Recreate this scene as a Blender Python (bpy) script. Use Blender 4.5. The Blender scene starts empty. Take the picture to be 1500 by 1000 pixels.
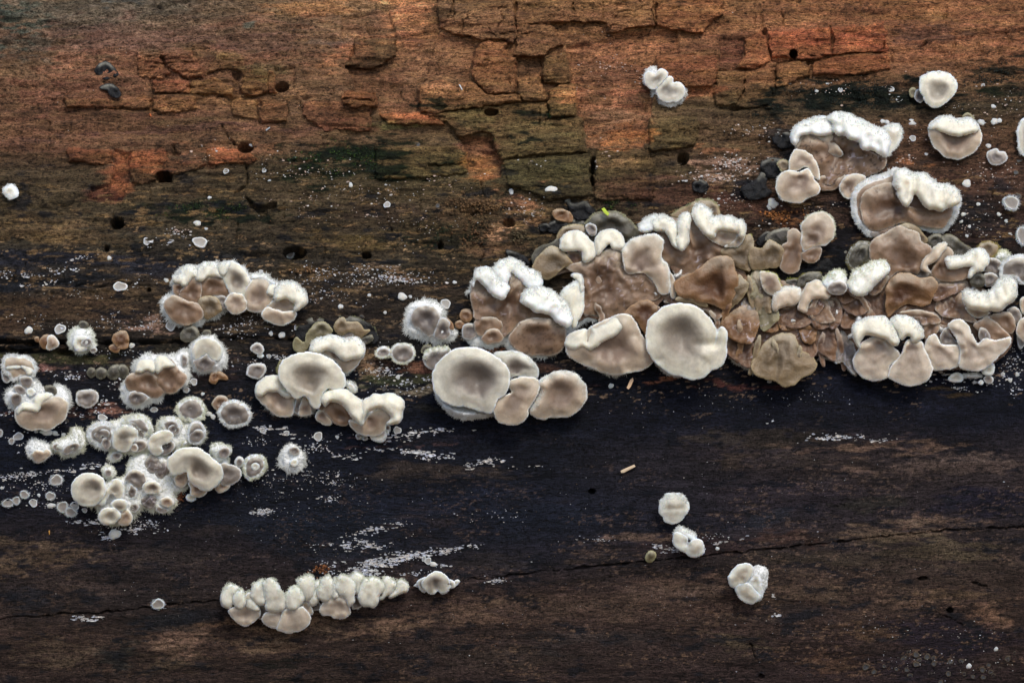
import bpy, math, random
import numpy as np
R_ = math.radians
scene = bpy.context.scene
COL = scene.collection
# ------------------------------------------------------------------ camera
S = 0.00024            # metres per photograph pixel at one metre from the lens
D = 1.0                # camera distance from the front of the log
RAD = 0.34             # radius of the log
ZC = -0.0336           # height of the log axis relative to the lens
cam = bpy.data.cameras.new('camera'); camo = bpy.data.objects.new('camera', cam); COL.objects.link(camo)
camo.location = (0, -D, 0); camo.rotation_euler = (R_(90), 0, 0)
cam.lens = 100; cam.sensor_width = 36; cam.clip_start = 0.01; cam.clip_end = 200
scene.camera = camo
# ------------------------------------------------------------------ world, sun, exposure
SUN_EL, SUN_AZ = 50.0, 20.0        # azimuth: degrees to the right of the camera side
w = bpy.data.worlds.new("World"); scene.world = w; w.use_nodes = True
nt = w.node_tree; nt.nodes.clear()
sky = nt.nodes.new('ShaderNodeTexSky'); sky.sky_type = 'NISHITA'; sky.sun_disc = False
sky.sun_elevation = R_(SUN_EL); sky.sun_rotation = R_(180 - SUN_AZ)
sky.air_density = 1.0; sky.dust_density = 1.6; sky.ozone_density = 1.0
bg = nt.nodes.new('ShaderNodeBackground'); bg.inputs[1].default_value = 0.13
wo = nt.nodes.new('ShaderNodeOutputWorld')
nt.links.new(sky.outputs[0], bg.inputs[0]); nt.links.new(bg.outputs[0], wo.inputs[0])
sl = bpy.data.lights.new('sun', 'SUN'); sl.energy = 1.5; sl.angle = R_(18); sl.color = (1.0, 0.93, 0.82)
so = bpy.data.objects.new('sun', sl); COL.objects.link(so)
el, az = R_(SUN_EL), R_(SUN_AZ)
from mathutils import Vector
sd = Vector((math.sin(az)*math.cos(el), -math.cos(az)*math.cos(el), math.sin(el)))   # towards the sun
so.rotation_euler = sd.to_track_quat('Z', 'Y').to_euler()
scene.view_settings.view_transform = 'Standard'; scene.view_settings.look = 'None'
scene.view_settings.gamma = 1; scene.view_settings.use_curve_mapping = False
scene.view_settings.exposure = 0.52
scene.render.engine = 'CYCLES'
scene.cycles.max_bounces = 6; scene.cycles.diffuse_bounces = 3; scene.cycles.transparent_max_bounces = 4

rng = np.random.default_rng(7)
# ------------------------------------------------------------------ numeric helpers
_tab = np.random.default_rng(11).uniform(-1, 1, (16, 256, 256)).astype(np.float32)
def vn(x, y, s=0):
    t = _tab[s % 16]
    xi = np.floor(x).astype(np.int64); yi = np.floor(y).astype(np.int64)
    fx = x - xi; fy = y - yi
    fx = fx*fx*(3-2*fx); fy = fy*fy*(3-2*fy)
    x0 = (xi + s*37) & 255; x1 = (x0+1) & 255; y0 = (yi + s*91) & 255; y1 = (y0+1) & 255
    return (t[y0, x0]*(1-fx) + t[y0, x1]*fx)*(1-fy) + (t[y1, x0]*(1-fx) + t[y1, x1]*fx)*fy
def fbm(x, y, s=0, o=4, g=0.5):
    a, tot, n = 1.0, 0.0, 0.0
    c, sn = math.cos(.13), math.sin(.13)
    for i in range(o):
        tot = tot + a*vn(x, y, s+i); n += a; a *= g
        x, y = (x*c - y*sn)*2.03, (x*sn + y*c)*2.03
    return tot/n*1.4
def sm(a, b, x):
    t = np.clip((x-a)/(b-a), 0, 1); return t*t*(3-2*t)
def lin(c):
    c = np.asarray(c, float)/255.0
    return np.where(c <= .04045, c/12.92, ((c+.055)/1.055)**2.4)
def mix(a, b, t):
    return a*(1-t[..., None]) + b*t[..., None]
def P(px, py, h):
    """point h photo-pixels above the bark, met by the line of sight through (px, py)"""
    px = np.asarray(px, float); py = np.asarray(py, float); h = np.asarray(h, float)
    dx = (px-750)*S; dz = -(py-500)*S; rr = RAD + h*S
    A = D*D + dz*dz; B = -2*(D*(D+RAD) + dz*ZC); C = (D+RAD)**2 + ZC*ZC - rr*rr
    t = (-B - np.sqrt(np.maximum(B*B - 4*A*C, 0)))/(2*A)
    return np.stack([t*dx, t*D - D, t*dz], -1)
def phi_of(py):
    p = P(750, py, 0); return math.atan2(p[2]-ZC, RAD-p[1])
def cyl(x, phi, h):
    r = RAD + h*S
    return np.stack([x, RAD - r*np.cos(phi), ZC + r*np.sin(phi)], -1)
def proj(v):
    t = D/(v[..., 1]+D)
    return 750 + v[..., 0]*t/S, 500 - v[..., 2]*t/S
def catmull(pts, n=7):
    p = np.asarray(pts, float); k = len(p); out = []
    p0, p1, p2, p3 = np.roll(p, 1, 0), p, np.roll(p, -1, 0), np.roll(p, -2, 0)
    for i in range(n):
        t = i/n
        out.append(0.5*((2*p1) + (-p0+p2)*t + (2*p0-5*p1+4*p2-p3)*t*t + (-p0+3*p1-3*p2+p3)*t**3))
    return np.stack(out, 1).reshape(-1, 2)
def sdf(poly, X, Y):
    """distance to the outline, positive inside"""
    sh = X.shape; x = X.ravel().astype(np.float32); y = Y.ravel().astype(np.float32)
    best = np.full(x.shape, 1e12, np.float32); ins = np.zeros(x.shape, bool)
    q = np.roll(poly, -1, 0)
    for (ax, ay), (bx, by) in zip(poly, q):
        ex, ey = bx-ax, by-ay; L = ex*ex+ey*ey + 1e-9
        t = np.clip(((x-ax)*ex + (y-ay)*ey)/L, 0, 1)
        dd = (x-ax-t*ex)**2 + (y-ay-t*ey)**2
        best = np.minimum(best, dd)
        if ay != by:
            c = ((ay > y) != (by > y)) & (x < ex*(y-ay)/(by-ay) + ax); ins ^= c
    d = np.sqrt(best); return np.where(ins, d, -d).reshape(sh)
def segd(X, Y, pts):
    best = np.full(X.shape, 1e9)
    for (ax, ay), (bx, by) in zip(pts[:-1], pts[1:]):
        ex, ey = bx-ax, by-ay; L = ex*ex+ey*ey+1e-9
        t = np.clip(((X-ax)*ex + (Y-ay)*ey)/L, 0, 1)
        best = np.minimum(best, (X-ax-t*ex)**2 + (Y-ay-t*ey)**2)
    return np.sqrt(best)
def pp(s, o=(0, 0), sc=1.0):
    v = [tuple(float(a) for a in q.split(',')) for q in s.split()]
    return [(o[0]+x/sc, o[1]+y/sc) for x, y in v]

def mesh_np(name, V, quads=None, tris=None, col=None, mat=None, smooth=True, parent=None, loc=None):
    me = bpy.data.meshes.new(name)
    V = np.asarray(V, np.float64)
    if loc is not None: V = V - np.asarray(loc)
    nq = 0 if quads is None else len(quads); nt_ = 0 if tris is None else len(tris)
    me.vertices.add(len(V)); me.vertices.foreach_set('co', V.astype(np.float32).ravel())
    idx = []; starts = []
    if nq: idx.append(np.asarray(quads).ravel()); starts.append(np.arange(nq)*4)
    if nt_: idx.append(np.asarray(tris).ravel()); starts.append(nq*4 + np.arange(nt_)*3)
    idx = np.concatenate(idx).astype(np.int32); starts = np.concatenate(starts).astype(np.int32)
    me.loops.add(len(idx)); me.loops.foreach_set('vertex_index', idx)
    me.polygons.add(nq+nt_); me.polygons.foreach_set('loop_start', starts)
    me.update(calc_edges=True)
    me.polygons.foreach_set('use_smooth', np.full(nq+nt_, bool(smooth)))
    if col is not None:
        at = me.color_attributes.new('tint', 'FLOAT_COLOR', 'POINT')
        c = np.ones((len(V), 4), np.float32); c[:, :col.shape[1]] = col
        at.data.foreach_set('color', c.ravel())
    if mat: me.materials.append(mat)
    me.validate(clean_customdata=False)
    ob = bpy.data.objects.new(name, me); COL.objects.link(ob)
    if parent is not None: ob.parent = parent
    return ob
def tag(o, label=None, cat=None, group=None, kind=None):
    if label: o['label'] = label
    if cat: o['category'] = cat
    if group: o['group'] = group
    if kind: o['kind'] = kind
    return o

# ------------------------------------------------------------------ materials
def newmat(name):
    m = bpy.data.materials.new(name); m.use_nodes = True
    n = m.node_tree; b = n.nodes['Principled BSDF']; return m, n, b
def N(n, t, **k):
    x = n.nodes.new(t)
    for a, v in k.items(): setattr(x, a, v)
    return x
def noise_node(n, vec, scale, detail=4, rough=0.6):
    mp = N(n, 'ShaderNodeMapping'); mp.inputs['Scale'].default_value = vec
    tc = N(n, 'ShaderNodeTexCoord'); n.links.new(tc.outputs['Object'], mp.inputs[0])
    x = N(n, 'ShaderNodeTexNoise'); x.inputs['Scale'].default_value = scale
    x.inputs['Detail'].default_value = detail; x.inputs['Roughness'].default_value = rough
    n.links.new(mp.outputs[0], x.inputs['Vector']); return x
def remap(n, src, a, b, c, d):
    x = N(n, 'ShaderNodeMapRange'); x.inputs[1].default_value = a; x.inputs[2].default_value = b
    x.inputs[3].default_value = c; x.inputs[4].default_value = d
    n.links.new(src, x.inputs[0]); return x
def mathn(n, op, a, b):
    x = N(n, 'ShaderNodeMath', operation=op)
    for i, v in enumerate((a, b)):
        if isinstance(v, (int, float)): x.inputs[i].default_value = v
        else: n.links.new(v, x.inputs[i])
    return x
def wood_material():
    m, n, b = newmat('rotten_wood')
    at = N(n, 'ShaderNodeAttribute', attribute_name='tint')
    fibre = noise_node(n, (330, 1700, 1700), 1.0, 6, 0.78)
    pore = noise_node(n, (1900, 2900, 2900), 1.0, 3, 0.65)
    broad = noise_node(n, (60, 190, 190), 1.0, 4, 0.6)
    f1 = remap(n, fibre.outputs[0], .34, .66, .38, 1.7)
    f2 = remap(n, pore.outputs[0], .36, .64, .55, 1.45)
    f3 = remap(n, broad.outputs[0], .3, .7, .78, 1.22)
    k = mathn(n, 'MULTIPLY', mathn(n, 'MULTIPLY', f1.outputs[0], f2.outputs[0]).outputs[0], f3.outputs[0])
    pit = noise_node(n, (900, 1900, 1900), 1.0, 2, 0.5)
    pits = remap(n, pit.outputs[0], .56, .64, 1.0, .34)
    k = mathn(n, 'MULTIPLY', k.outputs[0], pits.outputs[0])
    vm = N(n, 'ShaderNodeVectorMath', operation='SCALE'); n.links.new(at.outputs['Color'], vm.inputs[0])
    n.links.new(k.outputs[0], vm.inputs['Scale'])
    # hue wander: fibres go from reddish to olive
    hs = N(n, 'ShaderNodeHueSaturation'); hn = noise_node(n, (90, 420, 420), 1.0, 3, .6)
    n.links.new(remap(n, hn.outputs[0], .3, .7, .492, .508).outputs[0], hs.inputs['Hue'])
    n.links.new(vm.outputs[0], hs.inputs['Color'])
    n.links.new(hs.outputs[0], b.inputs['Base Color'])
    rr = remap(n, pore.outputs[0], .3, .7, .42, .72); n.links.new(rr.outputs[0], b.inputs['Roughness'])
    b.inputs['Specular IOR Level'].default_value = 0.16
    hsum = mathn(n, 'ADD', mathn(n, 'MULTIPLY', fibre.outputs[0], 1.0).outputs[0], mathn(n, 'ADD', mathn(n, 'MULTIPLY', pore.outputs[0], .7).outputs[0], mathn(n, 'MULTIPLY', pits.outputs[0], .35).outputs[0]).outputs[0])
    bp = N(n, 'ShaderNodeBump'); bp.inputs['Strength'].default_value = 1.0; bp.inputs['Distance'].default_value = 0.0016
    n.links.new(hsum.outputs[0], bp.inputs['Height']); n.links.new(bp.outputs[0], b.inputs['Normal'])
    return m
def fungus_material(name, sss=0.75, rough=0.36, bump=0.00009, spec=0.28, speck=True):
    m, n, b = newmat(name)
    at = N(n, 'ShaderNodeAttribute', attribute_name='tint')
    pr = noise_node(n, (1, 1, 1), 1500.0, 3, .6); br = noise_node(n, (1, 1, 1), 230.0, 4, .65)
    k = mathn(n, 'MULTIPLY', remap(n, pr.outputs[0], .3, .7, .94, 1.05).outputs[0], remap(n, br.outputs[0], .3, .7, .88, 1.08).outputs[0])
    vm = N(n, 'ShaderNodeVectorMath', operation='SCALE'); n.links.new(at.outputs['Color'], vm.inputs[0]); n.links.new(k.outputs[0], vm.inputs['Scale'])
    n.links.new(vm.outputs[0], b.inputs['Base Color'])
    b.inputs['Roughness'].default_value = rough; b.inputs['Specular IOR Level'].default_value = spec
    if sss:
        b.inputs['Subsurface Weight'].default_value = sss; b.inputs['Subsurface Scale'].default_value = 0.0034
        b.inputs['Subsurface Radius'].default_value = (1.0, .75, .5)
    bp = N(n, 'ShaderNodeBump'); bp.inputs['Strength'].default_value = 1; bp.inputs['Distance'].default_value = bump
    n.links.new(mathn(n, 'ADD', pr.outputs[0], br.outputs[0]).outputs[0], bp.inputs['Height']); n.links.new(bp.outputs[0], b.inputs['Normal'])
    return m
def flat_material(name, c, rough=.6, trans=0.0, spec=.3):
    m, n, b = newmat(name)
    no = noise_node(n, (1, 1, 1), 900.0, 3, .6)
    r = N(n, 'ShaderNodeVectorMath', operation='SCALE'); r.inputs[0].default_value = tuple(lin(c))
    n.links.new(remap(n, no.outputs[0], .3, .7, .7, 1.3).outputs[0], r.inputs['Scale']); n.links.new(r.outputs[0], b.inputs['Base Color'])
    b.inputs['Roughness'].default_value = rough; b.inputs['Specular IOR Level'].default_value = spec
    return m
WOOD = wood_material()
FLESH = fungus_material('fungus_flesh')
JELLY = fungus_material('old_jelly_flesh', .4, .36, .00028, .3)
ROT = fungus_material('rotted_flesh', 0, .6, .0006, .3)
FELT = fungus_material('white_felt', 0.0, .9, .0004, .1)
def tint_material(name, rough, spec):
    m, n, b = newmat(name); at = N(n, 'ShaderNodeAttribute', attribute_name='tint')
    n.links.new(at.outputs['Color'], b.inputs['Base Color']); b.inputs['Roughness'].default_value = rough
    b.inputs['Specular IOR Level'].default_value = spec; return m
HAIR = tint_material('felt_hair', .8, .1)
_n = HAIR.node_tree; _b = _n.nodes['Principled BSDF']; _t = N(_n, 'ShaderNodeBsdfTranslucent'); _m = N(_n, 'ShaderNodeMixShader'); _m.inputs[0].default_value = .45
_a = [x for x in _n.nodes if x.type == 'ATTRIBUTE'][0]; _n.links.new(_a.outputs['Color'], _t.inputs[0])
_n.links.new(_b.outputs[0], _m.inputs[1]); _n.links.new(_t.outputs[0], _m.inputs[2]); _n.links.new(_m.outputs[0], _n.nodes['Material Output'].inputs[0])
FILM = tint_material('white_crust', .6, .3)
MOSS = tint_material('moss_leaf', .6, .3)
# ------------------------------------------------------------------ the log: outlines of holes, cracks, recesses and raised plates
C2 = ((500, 0), 2.942); C1 = ((0, 0), 2.942); C3 = ((1000, 0), 2.942)
def q(s, c): return pp(s, c[0], c[1])
RECESS = [  # outline, depth
 (q("970,200 1150,160 1250,130 1450,130 1460,230 1350,250 1340,500 1325,520 1300,640 1060,640 1040,510 1015,500 1015,365 990,360 975,260", C2), 9),
 (q("240,165 410,120 430,150 600,180 575,220 555,340 430,345 330,365 335,480 240,490 160,490 155,400 60,390 20,280 60,200 0,180 0,60 200,30", C2), 7),
 (q("505,590 650,585 665,660 690,690 690,760 600,785 545,750 535,640", C2), 11),
 (q("755,245 870,245 865,340 850,320 780,335 755,340", C2), 9),
 (q("490,640 555,650 560,780 520,870 480,880 380,850 390,800 480,790 490,700", C1), 8),
 (q("155,160 270,165 265,250 220,300 160,290", C3), 7),
 (q("0,380 140,375 140,410 0,430", C3), 6),
 (q("1180,300 1270,300 1275,370 1200,400", C1), 7),
 (q("1005,310 1035,320 1030,360 1050,410 1010,415", C1), 10),
 (q("735,625 750,625 755,655 780,660 770,678 740,670", C1), 9),
 (q("1060,850 1100,880 1195,875 1190,895 1150,900 1150,935 1120,935 1100,905 1070,890", C1), 14),
 (q("670,760 700,735 745,760 740,785 690,790", C1), 12),
]
HOLES = [(413,130,10,8,45),(360,217,11,8,40),(172,327,10,8,40),(537,374,6,5,30),(431,370,17,9,18),(1162,80,6,7,35),(1187,91,6,4,30),
 (1078,160,8,4,30),(720,165,11,5,30),(1115,988,4,3,25),(1392,894,5,4.5,30),(869,238,4,9,30),(867,250,4,6,30),(868,265,3,8,26),(1000,232,8,10,18),
 (1120,46,4,6,25),(645,358,5,5,20),(240,258,12,7,26),(218,424,3,3,15),(1352,848,7,3,10),(868,720,5,4,14),(157,364,4,4,18),(745,325,8,6,14)]
def cr(s, w, d, o=None): return (pp(s) if o is None else q(s, o), w, d)
CRACKS = [
 cr("-40,498 60,502 120,503 200,500 250,501 300,496 352,492 440,497 520,495", 3.2, 16),
 cr("-40,512 60,515 130,512", 7, 20), cr("-40,500 50,500 90,500", 5, 16),
 cr("-40,908 60,902 150,897 235,886 330,878 420,872", 1.6, 12),
 cr("640,852 740,843 800,835 870,829 960,820 1040,812 1130,804 1250,792 1330,781 1420,776 1540,771", 1.7, 13),
 cr("0,235 150,240", 2, 9, C3), cr("365,140 345,130 345,90 340,40", 1.6, 8, C3),
 cr("360,150 370,200 380,255 430,262 480,258 545,268 600,262 645,243 730,232 860,228 1000,220 1040,200 1060,182 1160,175 1200,165 1270,148 1400,140 1530,130", 2.2, 12, C3),
 cr("430,262 400,285 320,300 220,300 150,308", 2, 9, C3), cr("150,160 270,165 350,125", 1.8, 8, C3),
 cr("635,115 645,180 642,240", 2, 10, C3), cr("400,290 400,380 380,380 385,420", 1.6, 8, C3),
 cr("135,410 145,470 230,472 310,468 360,460", 2, 9, C3), cr("545,270 545,330", 1.7, 9, C3), cr("235,400 235,470", 1.5, 8, C3),
 cr("890,230 900,270", 1.4, 7, C3), cr("1395,140 1415,220", 1.6, 7, C3), cr("1170,175 1175,260 1190,300", 1.2, 6, C3), cr("1270,190 1300,240 1310,300", 1.2, 6, C3),
 cr("760,0 770,60", 1.5, 7, C3), cr("1140,0 1135,120", 1.2, 6, C3), cr("870,190 870,215", 1.6, 8, C3), cr("980,220 985,290", 1.2, 6, C3),
 cr("580,215 640,215 690,222 705,270 715,290 740,310 780,320 800,340 870,335 900,337 940,350 1000,355", 1.6, 8, C1),
 cr("550,430 600,430 660,408 710,405 760,405 815,408", 2, 9, C1), cr("650,345 655,400 655,470 690,490", 1.5, 8, C1),
 cr("820,345 820,410", 1.3, 7, C1), cr("850,410 910,415 990,425 1110,420 1150,410 1200,420 1250,437 1340,432 1471,425 1560,430 1620,440", 2, 10, C1),
 cr("1000,420 990,460", 1.4, 8, C1), cr("1105,430 1115,540", 1.3, 7, C1), cr("1300,435 1300,480", 1.4, 8, C1), cr("1240,440 1240,500", 1.2, 6, C1),
 cr("960,540 975,580 1010,620 1040,630", 2, 10, C1), cr("300,700 430,712 440,712", 1.5, 8, C1), cr("1060,720 1065,800 1010,835", 2, 10, C1),
 cr("275,430 280,470 400,465 520,460 560,470", 1.3, 6, C1), cr("650,800 655,860", 1.8, 10, C1), cr("490,900 500,960", 2, 9, C1),
 cr("0,410 120,415 240,425 330,380 420,380", 1.2, 6, C1), cr("800,440 900,445", 1.0, 5, C1),
 cr("500,860 505,910 600,920 660,915", 1.4, 7, ((500, 0), 2.942)), cr("480,800 485,900", 1.3, 7, C2), cr("200,950 215,990", 2, 9, C2), cr("600,790 625,900", 1.3, 7, C2),
 cr("690,690 800,680 900,675 1010,668 1075,660", 1.5, 8, C2), cr("370,910 480,925 590,915", 1.3, 7, C2), cr("800,690 805,780", 1.2, 6, C2),
 cr("1350,700 1350,780", 1.4, 6, C2), cr("1100,120 1110,130 1120,170", 1.2, 5, C2), cr("1340,40 1350,120", 1.4, 7, C2), cr("640,120 660,160", 1.2, 5, C2),
 cr("290,830 315,885", 1.8, 8, ((1000, 660), 2.942)), cr("1240,565 1310,590", 2.2, 8, ((1000, 660), 2.942)), cr("1090,690 1150,720 1210,750", 1.0, 5, ((1000, 660), 2.942)),
 cr("530,560 545,610", 1.6, 6, ((500, 330), 2.942)), cr("110,150 150,152 300,160 430,158", 1.0, 4, ((0, 330), 2.942)),
 cr("520,490 700,492 900,490 1060,480 1150,490", 1.4, 8, ((0, 330), 2.942)),
]
_rc = np.random.default_rng(5)
for _ in range(190):   # short checks across the grain and splits along it
    x_, y_ = _rc.uniform(0, 1500), 430*_rc.uniform(0, 1)**1.5
    if _rc.uniform() < .55: L_ = _rc.uniform(8, 30); p_ = [(x_, y_), (x_+_rc.normal(0, 2), y_+L_*.5), (x_+_rc.normal(0, 3), y_+L_)]; CRACKS.append((p_, _rc.uniform(.8, 1.5), _rc.uniform(4, 8)))
    else: L_ = _rc.uniform(20, 80); sl_ = _rc.normal(-.03, .04); p_ = [(x_+L_*t_, y_+sl_*L_*t_+_rc.normal(0, 1.2)) for t_ in (0, .25, .5, .75, 1)]; CRACKS.append((p_, _rc.uniform(.8, 1.6), _rc.uniform(4, 9)))
PLATES = [ # outline, thickness, tint shift (r,g,b)
 (q("415,-20 745,-20 750,80 755,150 740,190 700,170 600,175 560,155 490,150 430,120 415,60", C2), 8, (.86,.86,.9)),
 (q("757,-20 1340,-20 1350,60 1352,110 1250,118 1160,150 1140,100 1000,95 900,100 960,195 900,215 870,240 740,243 758,160 753,80", C2), 8, (.92,.9,.9)),
 (q("1358,-20 1640,-20 1640,60 1600,90 1560,140 1471,135 1400,122 1358,112", C2), 7, (1,.9,.85)),
 (q("610,180 710,180 715,240 750,250 750,400 630,405 565,340 560,300 575,215", C2), 9, (1.15,.98,.9)),
 (q("330,365 430,345 500,365 560,350 625,408 785,408 780,440 650,452 450,480 400,490 345,480 330,430", C2), 11, (1.28,1.10,.95)),
 (q("758,345 850,322 890,430 790,437 757,405", C2), 12, (1.25,1.14,1.0)),
 (q("870,245 970,230 990,350 960,365 870,355", C2), 9, (.8,.85,.75)),
 (q("900,392 950,365 1010,365 1015,500 960,502 902,512 890,440", C2), 10, (1.15,1.12,.9)),
 (q("345,492 450,482 650,456 780,442 882,440 895,520 1012,505 1040,515 1045,640 1060,655 800,672 692,686 662,640 652,583 600,570 505,588 455,530", C2), 7, (1.0,.97,.84)),
 (q("165,492 335,487 447,500 440,540 200,530", C2), 6, (1.5,1.1,.9)),
 (q("20,392 150,402 155,458 60,470 0,432", C2), 9, (1.3,1.0,.8)),
 (q("55,165 235,168 230,240 190,270 120,300 20,285 60,240", C2), 12, (.55,.6,.55)),
 (q("150,632 535,632 545,742 400,762 150,770", C2), 5, (1,.98,.82)),
 (q("700,692 1075,662 1083,745 1080,840 900,860 720,800", C2), 5, (.9,.95,.85)),
 (q("1093,655 1320,645 1338,700 1345,860 1097,860", C2), 5, (1,.95,.85)),
 (q("1325,515 1471,503 1530,505 1540,600 1520,630 1471,640 1332,648", C2), 8, (.9,.95,.8)),
 (q("1360,252 1471,242 1620,240 1620,330 1600,370 1471,375 1365,370", C2), 6, (1.1,.9,.85)),
 (q("272,172 345,132 366,180 378,257 300,296 228,298 265,245", C3), 5, (1.1,.95,.85)),
 (q("368,142 633,118 642,238 555,262 470,254 385,250 370,190", C3), 5, (1.2,.92,.85)),
 (q("147,312 263,308 265,378 233,450 142,455 137,400 147,350", C3), 5, (.95,.95,.85)),
 (q("270,305 398,292 398,380 383,466 240,464 268,385", C3), 5, (1.0,.95,.85)),
 (q("405,285 500,265 542,292 543,325 470,350 402,380", C3), 5, (1.05,1,.85)),
 (q("-60,243 148,243 150,338 128,368 -60,372", C3), 5, (1.0,.9,.85)),
 (q("645,120 868,100 888,225 740,229 648,238", C3), 4, (1.15,.9,.85)),
 (q("555,272 640,250 740,236 888,232 895,300 760,320 560,325", C3), 4, (1.1,.92,.8)),
 (q("692,226 820,220 868,290 880,330 790,334 722,290", C1), 5, (1.1,1,.9)),
 (q("586,226 686,226 712,292 735,318 700,340 600,330", C1), 4, (1.05,.98,.85)),
 (q("820,348 940,340 1005,380 1005,412 822,404", C1), 5, (1.15,1.1,.85)),
 (q("955,215 1040,240 1060,300 1020,305 960,300 880,326", C1), 5, (.95,1,.85)),
 (q("1040,305 1150,303 1155,398 1060,415 1035,400 1050,370", C1), 6, (1.05,.98,.8)),
 (q("660,348 816,348 812,402 710,400 664,402", C1), 5, (1.2,.95,.85)),
 (q("280,420 540,432 650,412 652,470 560,466 400,462 285,466", C1), 3.5, (1.0,.95,.8)),
 (q("1155,300 1180,305 1200,400 1158,398", C1), 4, (1.15,.95,.8)),
 (q("662,410 815,412 850,414 850,470 700,488 660,470", C1), 4, (1.05,1.0,.85)),
 (q("1000,428 1104,428 1112,520 1010,500 995,462", C1), 4, (1.0,1.0,.85)),
 (q("1120,428 1236,442 1238,520 1125,530", C1), 4, (1.1,.98,.85)),
 (q("1304,440 1470,432 1600,442 1600,560 1400,560 1306,500", C1), 4, (1.1,.9,.85)),
 (q("560,650 700,640 730,690 880,700 890,715 700,760 640,790 565,790", C1), 4, (1.2,.95,.85)),
 (q("890,640 1050,640 1100,680 1090,705 900,712", C1), 5, (1.35,.98,.85)),
 (q("290,640 480,645 482,700 430,708 300,696", C1), 4, (1.25,.95,.8)),
]
PS = [np.asarray(p, float) for p, t, c in PLATES]
RS = [np.asarray(p, float) for p, d in RECESS]

ROWS_Y = [0, 60, 110, 160, 200, 250, 300, 345, 385, 430, 470, 510, 560, 610, 680, 760, 820, 880, 940, 1000]
ROWS_L = [(88,72,56),(92,68,50),(96,68,46),(90,60,40),(94,64,42),(66,52,36),(68,56,38),(58,50,38),(46,41,36),(66,52,36),(54,43,30),(40,34,26),(32,30,32),(24,27,36),(22,27,38),(32,29,33),(44,35,33),(44,36,33),(56,42,35),(50,38,33)]
ROWS_M = [(124,86,48),(116,78,46),(110,76,46),(92,70,44),(84,66,42),(72,62,38),(70,56,38),(68,54,36),(62,51,34),(58,47,33),(52,43,32),(36,33,30),(27,28,34),(23,27,38),(30,31,38),(24,29,40),(36,32,36),(70,52,43),(54,42,38),(50,38,34)]
ROWS_R = [(112,72,40),(118,72,42),(100,66,40),(64,52,36),(80,56,38),(72,50,38),(60,42,34),(50,37,33),(40,31,29),(34,28,28),(30,26,28),(26,26,33),(24,26,36),(25,27,38),(64,50,42),(50,41,40),(62,48,38),(60,45,36),(54,40,36),(46,34,33)]
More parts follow.
